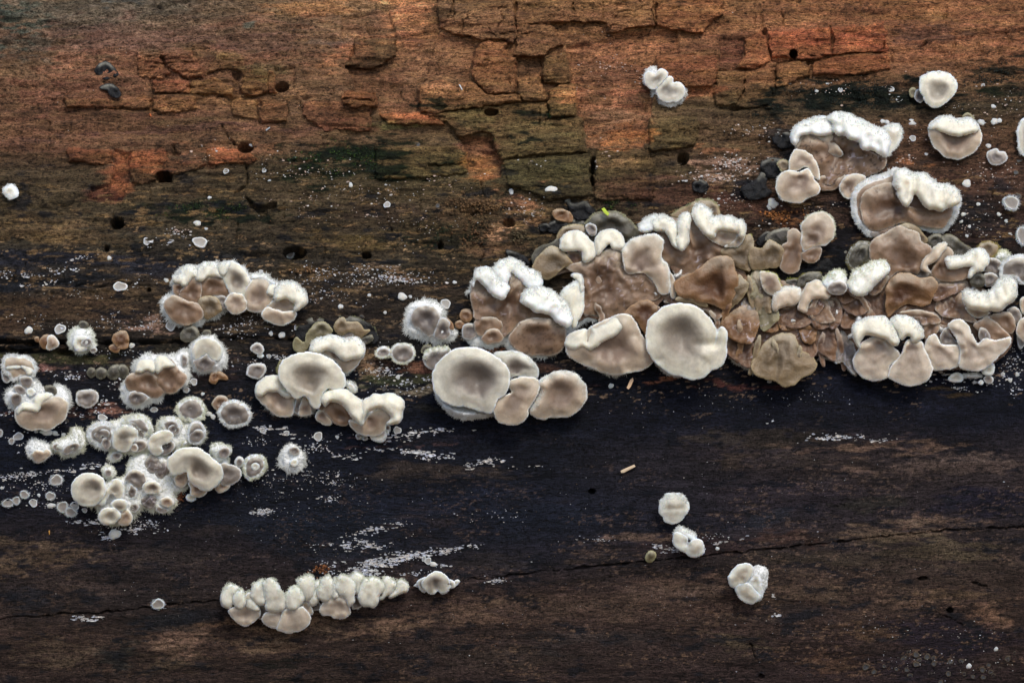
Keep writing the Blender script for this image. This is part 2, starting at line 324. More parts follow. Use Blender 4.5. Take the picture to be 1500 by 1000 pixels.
BLOBS = [ # x, y, rx, ry, colour, strength, patchiness
 (15,25,70,45,(50,62,54),.7,.6),(150,20,190,30,(86,78,66),.5,.5),(40,70,90,22,(66,66,58),.5,.7),(250,60,200,35,(104,70,58),.5,.5),(180,5,50,12,(50,58,60),.6,.6),
 (585,22,60,42,(206,132,78),.95,.6),(520,70,34,26,(196,122,76),.9,.6),(480,95,26,18,(186,120,74),.8,.5),(655,45,90,20,(120,78,46),.5,.5),(440,10,80,16,(140,92,48),.6,.5),
 (540,100,40,30,(96,62,40),.6,.5),(590,120,60,40,(100,66,42),.5,.4),(600,90,60,12,(180,124,80),.5,.9),(525,20,25,22,(96,66,48),.6,.6),(610,60,30,12,(110,60,38),.6,.7),
 (895,140,60,22,(196,124,80),.85,.9),(897,198,50,20,(182,100,52),.9,.7),(890,172,50,12,(170,120,82),.7,.6),(900,100,70,22,(92,56,40),.6,.4),(940,150,12,16,(90,54,36),.6,.4),(885,138,16,24,(98,66,42),.6,.3),
 (710,242,24,24,(170,98,50),.85,.7),(700,212,24,10,(92,56,40),.7,.3),(175,250,22,40,(128,66,36),.75,.4),(150,285,30,14,(74,36,30),.7,.3),
 (430,190,160,12,(120,70,52),.4,.6),(330,150,140,16,(136,94,56),.45,.7),(250,100,180,30,(120,74,50),.5,.6),(100,130,130,30,(104,62,44),.5,.6),(60,200,120,22,(104,60,44),.45,.6),
 (340,225,60,20,(150,88,56),.6,.5),(210,235,60,18,(140,84,48),.5,.6),(275,190,230,6,(70,44,42),.5,.8),(385,30,100,12,(128,84,60),.4,.7),(470,60,40,10,(80,68,60),.5,.5),
 (370,110,50,14,(92,84,50),.5,.6),(305,85,40,8,(120,86,52),.5,.6),(260,180,60,12,(92,70,44),.5,.6),(395,65,60,16,(84,60,46),.5,.5),(375,40,14,6,(70,76,66),.7,.5),
 (645,135,34,14,(180,128,88),.7,.7),(600,170,60,8,(168,106,70),.6,.4),(560,190,60,8,(96,92,50),.6,.5),(780,195,60,26,(84,74,46),.5,.6),(690,170,50,20,(92,82,50),.5,.6),
 (520,240,120,32,(36,44,26),.95,.6),(470,225,80,12,(30,38,24),.8,.7),(560,215,60,8,(36,44,26),.7,.7),(300,310,100,20,(30,40,26),.95,.65),(230,300,60,10,(40,46,30),.6,.7),
 (640,152,30,8,(34,42,26),.8,.7),(790,172,40,8,(30,40,28),.8,.7),(760,200,26,10,(28,36,26),.8,.7),(1120,140,20,24,(30,36,30),.8,.6),(660,340,90,22,(40,44,30),.6,.75),(590,400,60,20,(34,36,26),.5,.7),
 (1240,142,135,30,(26,34,28),.95,.45),(1130,160,40,20,(30,34,28),.8,.6),(1200,115,60,10,(40,42,30),.6,.7),(1460,110,60,34,(28,34,26),.75,.75),(1330,150,90,22,(30,34,26),.8,.6),(1480,140,40,20,(40,48,28),.6,.6),
 (1250,15,260,22,(124,70,40),.5,.6),(1350,20,60,18,(164,106,56),.6,.7),(1370,28,12,20,(176,120,66),.5,.6),(1180,50,60,24,(130,70,44),.55,.5),(1350,50,60,12,(70,48,40),.6,.6),(1040,60,60,20,(110,62,42),.5,.5),
 (1030,130,26,8,(170,88,52),.8,.5),(1060,215,90,8,(96,76,46),.5,.7),(1450,70,60,16,(130,74,44),.5,.5),(1100,90,30,10,(140,84,52),.5,.4),
 (1420,260,110,26,(72,48,36),.6,.5),(1200,230,60,30,(60,40,34),.6,.4),(1400,190,120,12,(78,56,36),.5,.6),(1060,245,60,18,(196,150,124),.55,1.1),(1060,220,40,8,(180,104,64),.6,.9),(1020,245,16,14,(190,140,110),.7,1.0),
 (1070,262,40,10,(190,150,120),.6,1.1),(905,235,50,16,(110,86,56),.5,.8),(890,238,30,6,(170,130,84),.6,.9),(1330,240,12,6,(190,110,70),.8,.6),(1360,244,10,4,(190,106,60),.8,.5),
 (1020,290,110,26,(84,48,36),.6,.5),(1110,300,90,30,(78,42,34),.6,.5),(930,280,70,26,(78,50,38),.6,.5),(1150,330,26,14,(150,90,44),.6,.8),
 (765,300,36,24,(176,116,76),.8,1.1),(740,335,24,16,(190,140,96),.7,.8),(770,325,30,16,(160,112,70),.7,.7),(690,310,60,26,(88,66,42),.6,.6),(735,360,50,12,(130,94,62),.5,.7),(700,300,30,12,(100,72,46),.6,.5),
 (755,395,44,30,(50,40,28),.7,.6),(640,330,80,14,(82,66,42),.5,.7),(540,355,90,16,(104,82,42),.5,.7),(570,310,90,14,(60,44,36),.5,.6),(430,395,40,14,(100,78,46),.5,.7),
 (60,335,140,26,(92,72,46),.7,.5),(30,320,60,22,(84,66,42),.6,.5),(190,335,60,14,(60,48,34),.5,.5),(110,378,160,16,(36,36,44),.95,.3),(40,410,110,12,(34,36,40),.95,.3),(220,388,90,12,(40,40,48),.85,.4),(330,375,60,10,(36,38,42),.6,.5),
 (100,450,140,26,(84,62,38),.75,.5),(20,455,50,24,(88,64,38),.7,.4),(250,455,60,22,(60,46,32),.6,.6),(175,430,80,12,(96,74,44),.5,.7),(210,468,50,8,(160,120,90),.5,1.1),
 (90,527,130,11,(80,74,38),.75,.5),(250,515,90,12,(62,54,34),.6,.6),(30,505,60,10,(16,15,16),.9,.1),(130,546,60,8,(30,28,34),.8,.4),(70,546,16,6,(160,110,84),.8,.7),(115,545,30,6,(160,110,84),.6,1.0),
 (520,455,60,20,(52,40,32),.6,.6),(430,490,100,16,(40,34,28),.6,.5),(560,440,50,22,(48,40,30),.6,.6),(600,420,60,8,(150,110,76),.5,1.1),(560,400,60,6,(140,110,80),.5,1.1),
 (550,535,44,18,(160,124,76),.75,.8),(600,560,56,14,(84,80,44),.7,.7),(620,540,60,10,(140,90,56),.6,.9),(590,575,44,8,(160,140,100),.6,1.0),(560,560,60,10,(60,64,34),.6,.6),(640,600,70,8,(52,48,34),.6,.6),
 (820,545,60,9,(104,68,44),.6,.8),(850,565,60,6,(80,52,38),.6,.8),(985,563,20,4,(150,88,50),.85,.7),(1060,557,50,6,(120,66,44),.5,.9),(1150,555,40,8,(84,40,32),.5,.8),
 (60,605,100,9,(112,70,46),.5,1.0),(130,606,34,5,(180,120,86),.7,.9),(20,608,30,7,(150,90,58),.6,.9),(170,560,60,16,(60,42,36),.5,.7),(260,560,70,20,(56,40,32),.5,.7),(310,545,60,20,(62,42,32),.5,.7),
 (600,648,90,6,(120,84,70),.4,1.1),(650,690,110,18,(82,66,50),.5,.9),(600,700,80,20,(70,56,42),.4,.8),(760,720,60,20,(48,40,38),.4,.7),(720,640,150,8,(44,38,40),.5,.7),
 (1270,655,140,16,(126,94,66),.7,.75),(1100,645,120,20,(66,54,40),.6,.6),(1250,690,60,12,(134,102,76),.65,.7),(1420,680,110,20,(104,82,64),.7,.6),(1080,680,60,14,(80,62,44),.5,.9),(1180,680,80,12,(70,56,42),.5,.8),
 (1200,610,220,22,(28,27,34),.7,.3),(1040,660,80,16,(52,40,36),.5,.6),(1150,730,120,22,(52,42,44),.6,.4),(1120,760,40,20,(44,46,50),.6,.5),(1450,740,80,22,(34,30,42),.8,.4),(1280,740,60,12,(58,54,38),.5,.6),
 (1310,785,90,22,(118,92,64),.65,.7),(1390,765,60,14,(112,84,60),.6,.7),(1380,805,110,16,(92,76,50),.55,.7),(1150,790,70,14,(76,50,36),.5,.7),(1020,800,110,18,(56,38,34),.6,.4),(905,790,60,8,(130,100,74),.5,1.0),
 (1220,820,120,14,(64,52,38),.5,.6),(1000,870,120,24,(88,68,54),.6,.7),(1180,870,80,24,(82,64,48),.55,.7),(1340,880,60,16,(92,70,54),.6,.7),(1460,905,50,18,(124,90,66),.6,.7),(1400,870,60,14,(96,74,50),.5,.8),
 (1100,930,60,22,(74,62,44),.5,.7),(1280,930,50,14,(96,72,50),.55,.8),(1400,935,110,36,(32,26,36),.85,.3),(1240,975,60,20,(84,60,42),.5,.7),(1150,900,70,16,(40,34,34),.6,.5),(1350,980,110,26,(36,30,38),.7,.4),
 (830,890,150,24,(78,60,48),.6,.6),(870,930,120,14,(46,40,38),.6,.5),(1000,850,60,10,(100,76,58),.5,.8),(560,920,60,20,(106,82,62),.6,.7),(650,900,100,20,(92,70,54),.6,.6),(720,965,120,20,(56,46,38),.5,.6),(790,945,40,20,(36,34,34),.6,.5),
 (60,820,120,26,(92,72,50),.7,.7),(100,860,100,20,(66,52,44),.5,.7),(240,820,90,20,(60,50,42),.5,.7),(270,945,44,26,(124,96,76),.7,.6),(320,920,60,12,(100,74,52),.6,.7),(390,940,60,22,(100,78,58),.6,.8),(100,960,90,24,(84,68,52),.6,.7),
 (240,910,60,22,(24,28,32),.8,.4),(170,965,40,26,(26,30,30),.8,.5),(290,900,40,14,(26,28,34),.7,.4),(40,880,60,20,(28,30,36),.7,.5),(400,975,60,20,(28,32,30),.7,.6),(260,970,60,16,(74,60,44),.5,.7),(470,900,50,20,(92,72,54),.6,.6),
 (400,730,200,60,(26,30,38),.7,.3),(480,780,140,40,(24,30,38),.7,.3),(780,760,150,40,(28,31,38),.6,.4),(620,760,60,24,(60,44,34),.4,1.0),(300,780,60,14,(62,50,42),.4,.8),(700,820,60,14,(52,44,38),.5,.7),(880,810,60,12,(80,62,48),.4,.9),
 (1180,385,70,26,(16,17,22),.95,.3),(1225,360,40,30,(18,18,24),.9,.3),(1100,280,36,20,(18,19,24),.85,.4),(1150,215,20,30,(26,26,28),.8,.5),(1430,320,60,30,(28,28,32),.8,.4),(1470,350,60,20,(56,38,32),.6,.5),(1440,290,60,14,(34,32,34),.6,.6),
 (840,310,34,20,(24,24,24),.8,.5),(870,600,90,26,(26,25,32),.7,.3),(1430,600,90,30,(24,24,32),.7,.2),(1410,572,50,8,(84,64,32),.7,.8),(770,350,26,14,(34,40,34),.6,.5),
]
RTINT = [(0, (132, 82, 50), .6), (1, (116, 76, 48), .55), (2, (136, 86, 52), .7), (3, (84, 56, 42), .5), (4, (110, 60, 38), .7), (5, (84, 44, 34), .7), (6, (140, 86, 52), .6)]
def paint(px, py):
    wx = px + 26*fbm(px/130, py/45, 1, 3) + 7*fbm(px/26, py/9, 5, 2)
    wy = py + 11*fbm(px/120, py/40, 3, 3) + 4*fbm(px/30, py/8, 8, 2)
    a = np.clip((wx-250)/500, 0, 1); b = np.clip((wx-800)/450, 0, 1)
    def rows(r):
        r = lin(r); return np.stack([np.interp(wy, ROWS_Y, r[:, i]) for i in range(3)], -1)
    c = mix(rows(ROWS_L), rows(ROWS_M), a); c = mix(c, rows(ROWS_R), b)
    n1 = fbm(px/38, py/7, 2, 4, .6); n2 = fbm(px/17, py/5, 6, 3, .6)
    jx = px + 2.6*fbm(px/9, py/9, 11, 3); jy = py + 2.2*fbm(px/11, py/7, 12, 3)
    for ri, colr, st in RTINT:
        po = RS[ri]; x0, y0 = po.min(0)-6; x1, y1 = po.max(0)+6
        m = (px > x0) & (px < x1) & (py > y0) & (py < y1)
        if not m.any(): continue
        wgt = st*sm(-1.2, 1.2, sdf(po, jx[m], jy[m]))*np.clip(.85+.5*n1[m], .3, 1)
        c[m] = c[m]*(1-wgt[:, None]) + lin(colr)*wgt[:, None]
    for i, (x, y, rx, ry, colr, st, pt) in enumerate(BLOBS):
        m = (np.abs(wx-x) < rx*1.9) & (np.abs(wy-y) < ry*1.9)
        if not m.any(): continue
        r = np.sqrt(((wx[m]-x)/rx)**2 + ((wy[m]-y)/ry)**2)
        nn = n1[m] if i % 2 else n2[m]
        if y < 330 and colr[0] > 140: colr = tuple(.80*v_ for v_ in colr)
        if y < 330 and colr[0] > 1.7*colr[1]: colr = (colr[0]*.97, colr[1]*1.08, colr[2]*1.04)
        if y > 620 and colr[0] > 60: st = min(.95, st*1.35)
        if 330 < y < 620 and colr[0] > 75: st = min(.95, st*1.3)
        if colr[1] > colr[0] and colr[2] < colr[1]: st, pt = min(.97, st*1.15), pt+.25
        if colr[1] > colr[0] and colr[2] < colr[1] and sum(colr) < 125: colr = (colr[0]*.46, colr[1]*.54, colr[2]*.44)
        wgt = st*sm(0, .55, 1.25 - r + pt*nn*1.25 - pt*.45)
        c[m] = c[m]*(1-wgt[:, None]) + lin(colr)*wgt[:, None]
    # fibre colour variation coarse enough for the mesh
    f = 1 + .20*fbm(px/34, py/3.4, 9, 4, .7) + .30*fbm(px/6.5, py/2.6, 4, 3, .65) + .16*fbm(px/3, py/2.6, 11, 2)
    f *= 1 + .26*fbm(px/70, py/20, 12, 4, .6) + .16*fbm(px/20, py/9, 5, 2)
    top = sm(420, 250, py)
    f *= 1 + top*.25*fbm(px/14, py/6, 7, 3)
    # dark pin pores on the lower wood and brown rub
    pore = sm(.42, .62, fbm(px/5.2, py/3.2, 10, 2)) * sm(-.1, .5, fbm(px/60, py/22, 13, 3)+.2)
    f *= 1 - .55*pore
    c = c*np.clip(f, .25, 2.2)[..., None]
    # black stain flecks
    st = sm(.30, .62, fbm(px/34, py/12, 14, 4, .6))*(.62*sm(170, 300, py) + .2)
    c = mix(c, lin((20, 22, 28))*np.ones_like(c), st)
    fk = sm(.50, .66, fbm(px/8, py/2.6, 7, 3, .6))*sm(.0, .35, fbm(px/60, py/16, 3, 3))*sm(300, 360, py)*sm(640, 560, py)
    c = mix(c, lin((158, 124, 84))*np.ones_like(c), fk*.85)
    fk = sm(.36, .62, fbm(px/26, py/5, 4, 4, .65))*sm(230, 300, py)*sm(570, 480, py)
    c = mix(c, lin((136, 104, 62))*np.ones_like(c), fk*.62)
    fk = sm(.22, .56, fbm(px/7, py/2.8, 12, 4, .7))*sm(-.05, .35, fbm(px/85, py/20, 6, 3))*sm(620, 720, py)*(.45+.55*sm(350, 1000, px))
    c = mix(c, lin((120, 92, 68))*np.ones_like(c), fk*.6)
    # mute colours; brighter and warmer towards top and bottom, darker and bluer between
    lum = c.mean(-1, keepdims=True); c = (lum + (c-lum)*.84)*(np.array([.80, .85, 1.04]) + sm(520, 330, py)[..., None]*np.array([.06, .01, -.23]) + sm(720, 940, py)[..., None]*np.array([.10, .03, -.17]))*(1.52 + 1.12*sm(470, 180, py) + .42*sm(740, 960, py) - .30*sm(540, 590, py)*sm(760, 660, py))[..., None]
    return np.clip(c, .003, .9)
def relief(px, py):
    top = sm(560, 330, py)
    h = 6*fbm(px/260, py/90, 2, 2) + 3.4*fbm(px/90, py/13, 4, 3)*(.45+top) + 1.5*fbm(px/34, py/4.2, 6, 4, .62)*(.5+top*.9) + .55*fbm(px/7, py/2.6, 8, 3)*(.5+.8*top)
    h += top*1.9*fbm(px/13, py/9, 3, 4, .6)
    ul = sm(560, 380, px)*sm(170, 90, py); h += ul*5.5*np.abs(fbm((px+.2*py)/44, (py+.16*px)/9, 7, 4, .6)) + ul*2.5*fbm(px/8, py/5, 9, 3)
    ledge = sm(0, 9, py - (494 + 5*vn(px/60, py*0, 5)))*sm(470, 340, px)
    h += -7*ledge*sm(545, 510, py)
    jx = px + 2.6*fbm(px/9, py/9, 11, 3); jy = py + 2.2*fbm(px/11, py/7, 12, 3)
    for poly, d in zip(RS, [r[1] for r in RECESS]):
        x0, y0 = poly.min(0)-12; x1, y1 = poly.max(0)+12
        m = (px > x0) & (px < x1) & (py > y0) & (py < y1)
        if not m.any(): continue
        dd = sdf(poly, jx[m], jy[m])
        h[m] -= d*sm(-1.0, 1.6, dd) - .35*d*sm(0, 1, fbm(px[m]/30, py[m]/8, 9, 3)+.3)*sm(0, 4, dd)
    for x, y, rx, ry, d in HOLES:
        m = (np.abs(px-x) < rx*2.2) & (np.abs(py-y) < ry*2.2)
        r = np.sqrt(((px[m]+1.2*fbm(px[m]/5, py[m]/5, 3, 2)-x)/rx)**2 + ((py[m]-y)/ry)**2)
        h[m] -= 1.9*d*sm(1.08, .80, r)
    for pts, wd, dp in CRACKS:
        a = np.asarray(pts); m = (px > a[:, 0].min()-14) & (px < a[:, 0].max()+14) & (py > a[:, 1].min()-14) & (py < a[:, 1].max()+14)
        if not m.any(): continue
        dd = segd(jx[m], jy[m], pts)
        vv = .65 + .5*vn(px[m]/11, py[m]/11, 6)
        h[m] -= dp*vv*sm(wd*1.15*vv, .2, dd) - 0.8*sm(wd*4, wd, dd)*0
    return h
# ------------------------------------------------------------------ build the log
def axis(lo, hi, step, far, n):
    a = np.arange(lo, hi+step*.5, step)
    g = np.geomspace(step, far, n); g = g*(1.0)
    left = lo - np.cumsum(g); right = a[-1] + np.cumsum(g)
    return np.concatenate([left[::-1], a, right])
STEP = 1.55
ph0, ph1 = phi_of(1028), phi_of(-28)
fx = 792*S
ax_x = axis(-fx, fx, STEP*S, 0.20, 26)
nph = int((ph1-ph0)*RAD/(STEP*S))
ph_f = np.linspace(ph0, ph1, nph)
rest = 2*math.pi - (ph1-ph0)
g = np.linspace(0, 1, 90)[1:-1]
ph_b = ph1 + rest*g
phi = np.concatenate([ph_f, ph_b])
X, F = np.meshgrid(ax_x, phi)
base = cyl(X, F, 0*X)
fine = np.zeros(X.shape, bool); fine[:nph] = True
PX, PY = proj(base)
# paint space beyond the frame: continue by arc length so the pattern does not fold
arc = (F-ph0)*RAD/S
PYc = np.where(fine, PY, -28 - (F-ph1)*RAD/S)
PXc = np.where(fine, PX, 750 + X/S)
Hh = np.empty(X.shape); Cc = np.empty(X.shape+(3,))
Hh[:nph] = relief(PXc[:nph], PYc[:nph]); Cc[:nph] = paint(PXc[:nph], PYc[:nph])
yb = np.clip(np.where(PYc[nph:] < -28, PYc[nph:], 0), -400, 0)
Hh[nph:] = 8*fbm(PXc[nph:]/260, PYc[nph:]/90, 2, 3)
Cc[nph:] = paint(np.clip(PXc[nph:], 0, 1500)+0*yb, np.full(yb.shape, 15.0)+0*yb)*.9
tfar = sm(.62*math.pi, 1.5*math.pi, F[nph:])
Cc[nph:] = mix(Cc[nph:], lin((40, 33, 29))*np.ones_like(Cc[nph:]), tfar)
# plate mask: skip bark wholly under a plate
inside = np.full((nph, X.shape[1]), -9.0)
for poly in PS:
    x0, y0 = poly.min(0)-3; x1, y1 = poly.max(0)+3
    r = np.where((PY[:nph].max(1) > y0) & (PY[:nph].min(1) < y1))[0]; c_ = np.where((PX[:nph].max(0) > x0) & (PX[:nph].min(0) < x1))[0]
    if len(r) and len(c_):
        sl_ = np.s_[r[0]:r[-1]+1, c_[0]:c_[-1]+1]
        inside[sl_] = np.maximum(inside[sl_], sdf(poly, PX[:nph][sl_], PY[:nph][sl_]))
V = cyl(X, F, Hh)
nr, nc = X.shape
I = np.arange(nr*nc).reshape(nr, nc)
J = np.roll(I, -1, 0)
Q = np.stack([I[:, :-1], I[:, 1:], J[:, 1:], J[:, :-1]], -1)
hid = np.zeros((nr, nc-1), bool)
h4 = inside > 7
hid[:nph-1] = h4[:-1, :-1] & h4[1:, :-1] & h4[:-1, 1:] & h4[1:, 1:]
Q = Q[~hid].reshape(-1, 4)
LOG = mesh_np('fallen_log', V.reshape(-1, 3), quads=Q, col=Cc.reshape(-1, 3), mat=WOOD)
tag(LOG, 'huge rotten fallen log with cracked reddish wood above and wet black wood below', 'log')
for sgn, xx in ((-1, ax_x[0]), (1, ax_x[-1])):
    a = np.linspace(0, 2*math.pi, 97)[:-1]; rs = [0.0005, .1, .2, .3, RAD*.985]
    vv = np.concatenate([cyl(np.full(96, xx + sgn*.002*(k % 2)), a, np.full(96, (r-RAD)/S)) for k, r in enumerate(rs)])
    qq = [[k*96+i, k*96+(i+1) % 96, (k+1)*96+(i+1) % 96, (k+1)*96+i] for k in range(4) for i in range(96)]
    mesh_np('sawn_end', vv, quads=qq, col=np.tile(lin((120, 88, 60)), (len(vv), 1))*(1+.2*rng.standard_normal((len(vv), 1))).clip(.5, 1.5), mat=WOOD, parent=LOG)
# raised wood plates: each piece is its own object
for k, ((pts, th, tn), poly) in enumerate(zip(PLATES, PS)):
    x0, y0 = poly.min(0)-6; x1, y1 = poly.max(0)+6
    gx = np.arange(x0, x1, 1.5); gy = np.arange(y0, y1, 1.5)
    gx_, gy_ = np.meshgrid(gx, gy)
    d = sdf(poly, gx_ + 3.6*fbm(gx_/11, gy_/8, k, 4, .68), gy_ + 3.0*fbm(gx_/13, gy_/6, k+5, 4, .68))
    rel = relief(gx_*1.0, gy_)
    up = (th*1.6+1)*(sm(-1.0, 1.3, d)*.8 + .2*sm(0, 9, d)) + .9*fbm(gx_/22, gy_/6, k+3, 3)*sm(0, 3, d) + vn(gx_/60, gy_/60, k)*1.2
    lift = max(0.0, -0.0)
    hh = rel*.9 + up + (np.maximum(0, -(rel))*.5)*sm(0, 3, d)*(0 if th > 6 else .4)
    hh = np.where(d < -1.0, rel - 4, hh)
    c3 = paint(gx_, gy_)*np.array(tn)
    c3 = c3*(1 + .35*sm(3.5, 0, d)*sm(-1, 0, d))[..., None]
    m = np.ones((len(gy)-1, len(gx)-1), bool); ok = d > -2.2
    m &= ok[:-1, :-1] | ok[1:, :-1] | ok[:-1, 1:] | ok[1:, 1:]
    ii = np.arange(gx_.size).reshape(gx_.shape)
    qd = np.stack([ii[1:, :-1], ii[1:, 1:], ii[:-1, 1:], ii[:-1, :-1]], -1)[m]
    used, inv = np.unique(qd, return_inverse=True)
    v3 = P(gx_, gy_, hh).reshape(-1, 3)[used]
    mesh_np('wood_plate', v3, quads=inv.reshape(-1, 4), col=np.clip(c3.reshape(-1, 3)[used], .004, .9), mat=WOOD, parent=LOG)
def surf_h(x, y):
    """bark height near (x, y), plates included"""
    xa = np.atleast_1d(np.asarray(x, float)); ya = np.atleast_1d(np.asarray(y, float))
    h = relief(xa.copy(), ya.copy())
    for k, ((pts, th, tn), poly) in enumerate(zip(PLATES, PS)):
        x0, y0 = poly.min(0); x1, y1 = poly.max(0)
        m = (xa > x0) & (xa < x1) & (ya > y0) & (ya < y1)
        if m.any():
            d = sdf(poly, xa[m], ya[m]); h[m] = np.where(d > 0, np.maximum(h[m], h[m]*.9 + th + .8), h[m])
    return h
# ------------------------------------------------------------------ forest floor under the log
gn = 120; gg = np.sign(np.linspace(-1, 1, gn))*np.abs(np.linspace(-1, 1, gn))**2.6*60
GX, GY = np.meshgrid(gg, gg)
gz = ZC - RAD + .05 + .03*fbm(GX*2.2, GY*2.2, 3, 4) + .012*fbm(GX*14, GY*14, 6, 3)
ii = np.arange(gn*gn).reshape(gn, gn)
qd = np.stack([ii[:-1, :-1], ii[:-1, 1:], ii[1:, 1:], ii[1:, :-1]], -1).reshape(-1, 4)
m, n, b = newmat('leaf_litter')
v = N(n, 'ShaderNodeTexVoronoi'); tc = N(n, 'ShaderNodeTexCoord'); n.links.new(tc.outputs['Object'], v.inputs['Vector']); v.inputs['Scale'].default_value = 26
rp = N(n, 'ShaderNodeValToRGB'); n.links.new(v.outputs['Color'], rp.inputs[0])
rp.color_ramp.elements[0].color = (*lin((38, 30, 22)), 1); rp.color_ramp.elements[1].color = (*lin((112, 82, 52)), 1)
n.links.new(rp.outputs[0], b.inputs['Base Color']); b.inputs['Roughness'].default_value = .8
GR = mesh_np('ground', np.stack([GX, GY, gz], -1).reshape(-1, 3), quads=qd, mat=m); GR['kind'] = 'structure'
# ------------------------------------------------------------------ fungus builder
TONES = { # edge, deep, rim
 'grey':  ((206,201,186), (98,84,75), (244,243,238)),
 'cream': ((220,214,196), (108,92,79), (246,245,236)),
 'beige': ((190,173,152), (124,103,88), (238,232,220)),
 'brown': ((144,119,97), (96,73,57), (220,208,194)),
 'amber': ((130,97,66), (82,55,38), (178,146,112)),
 'olive': ((134,115,88), (84,71,56), (180,164,126)),
 'moss':  ((128,119,90), (78,70,52), (156,150,116)),
 'slate': ((138,129,120), (96,87,83), (214,212,208)),
 'jelly': ((84,80,68), (50,45,38), (112,108,92)),
 'black': ((20,20,22), (12,12,13), (28,28,30)),
 'white': ((236,236,230), (208,204,192), (248,248,244)),
 'pale':  ((228,225,212), (190,180,162), (246,245,238)),
 'mass':  ((122,93,70), (78,56,43), (172,154,146)),
 'fawn':  ((204,190,172), (164,147,131), (240,236,228)),
}
THINGS = []
class Hairs:
    def __init__(s): s.v = []; s.t = []; s.c = []; s.n = 0
    def add(s, x, y, h, dx, dy, dh, L, wd, col):
        """bundle of hairs: root (x,y,h), direction, length L, width wd (all arrays, photo px)"""
        n = len(x)
        if n == 0: return
        nn = np.sqrt(dx*dx+dy*dy+dh*dh)+1e-9; dx, dy, dh = dx/nn, dy/nn, dh/nn
        bx = rng.normal(0, .25, n); by = rng.normal(0, .25, n)+.12; bh = rng.normal(0, .15, n)
        x1, y1, h1 = x+dx*L*.5, y+dy*L*.5, h+dh*L*.5
        x2, y2, h2 = x1+(dx+bx)*L*.5, y1+(dy+by)*L*.5, h1+(dh+bh)*L*.5
        px_, py_ = -dy, dx; pl = np.sqrt(px_**2+py_**2)+1e-6
        tw = rng.uniform(-.5, .5, n); px_, py_ = px_/pl*wd*.5, py_/pl*wd*.5; ph = tw*wd
        A = P(x-px_, y-py_, h-ph); B = P(x+px_, y+py_, h+ph)
        C = P(x1-px_*.75, y1-py_*.75, h1); E = P(x1+px_*.75, y1+py_*.75, h1+ph); T = P(x2, y2, h2)
        V = np.stack([A, B, C, E, T], 1).reshape(-1, 3)
        i = s.n + np.arange(n)*5
        s.t.append(np.stack([np.stack([i, i+1, i+3], -1), np.stack([i, i+3, i+2], -1), np.stack([i+2, i+3, i+4], -1)], 1).reshape(-1, 3))
        s.v.append(V); s.n += 5*n
        c = np.asarray(col)*np.ones((n, 3))*rng.uniform(.82, 1.05, (n, 1)); s.c.append(np.repeat(c, 5, 0))
    def build(s, parent, loc):
        if not s.n: return None
        o = mesh_np('hair_fringe', np.concatenate(s.v), tris=np.concatenate(s.t), col=np.concatenate(s.c), mat=HAIR, parent=parent, loc=loc)
        o['kind'] = 'stuff'; return o
def blur(a, m, it):
    for _ in range(it):
        w_ = np.pad(m.astype(float), 1); v_ = np.pad(a*m, 1)
        sv = sum(v_[1+i:v_.shape[0]-1+i, 1+j:v_.shape[1]-1+j] for i in (-1, 0, 1) for j in (-1, 0, 1))
        sw = sum(w_[1+i:w_.shape[0]-1+i, 1+j:w_.shape[1]-1+j] for i in (-1, 0, 1) for j in (-1, 0, 1))
        a = np.where(m & (sw > 0), sv/np.maximum(sw, 1e-9), a)
    return a
WHITE_H = lin((238, 239, 234))
def lobe(k, pts, h=16, a=None, w=1.6, tone='beige', c0=None, top=0.25, ty=0.0, tx=0.0, fz=0, fa=None, felt=0, rg=(), nz=1.2, e=2.4, lip=0.0,
         name=None, hc=None, back=None, bands=.035, pleat=None, veil=0, dirt=0, org=None, spots=0, deepst=None, ref=None, fan=0.0):
    return dict(k=k, pts=pts, h=h, a=a, w=w, tone=tone, c0=c0, top=top, ty=ty, tx=tx, fz=fz, fa=fa, felt=felt, rg=rg, nz=nz, e=e, lip=lip, name=name,
                hc=hc, back=back, bands=bands, pleat=pleat, veil=veil, dirt=dirt, org=org, spots=spots, deepst=deepst, ref=ref, fan=fan)
_seed = [0]
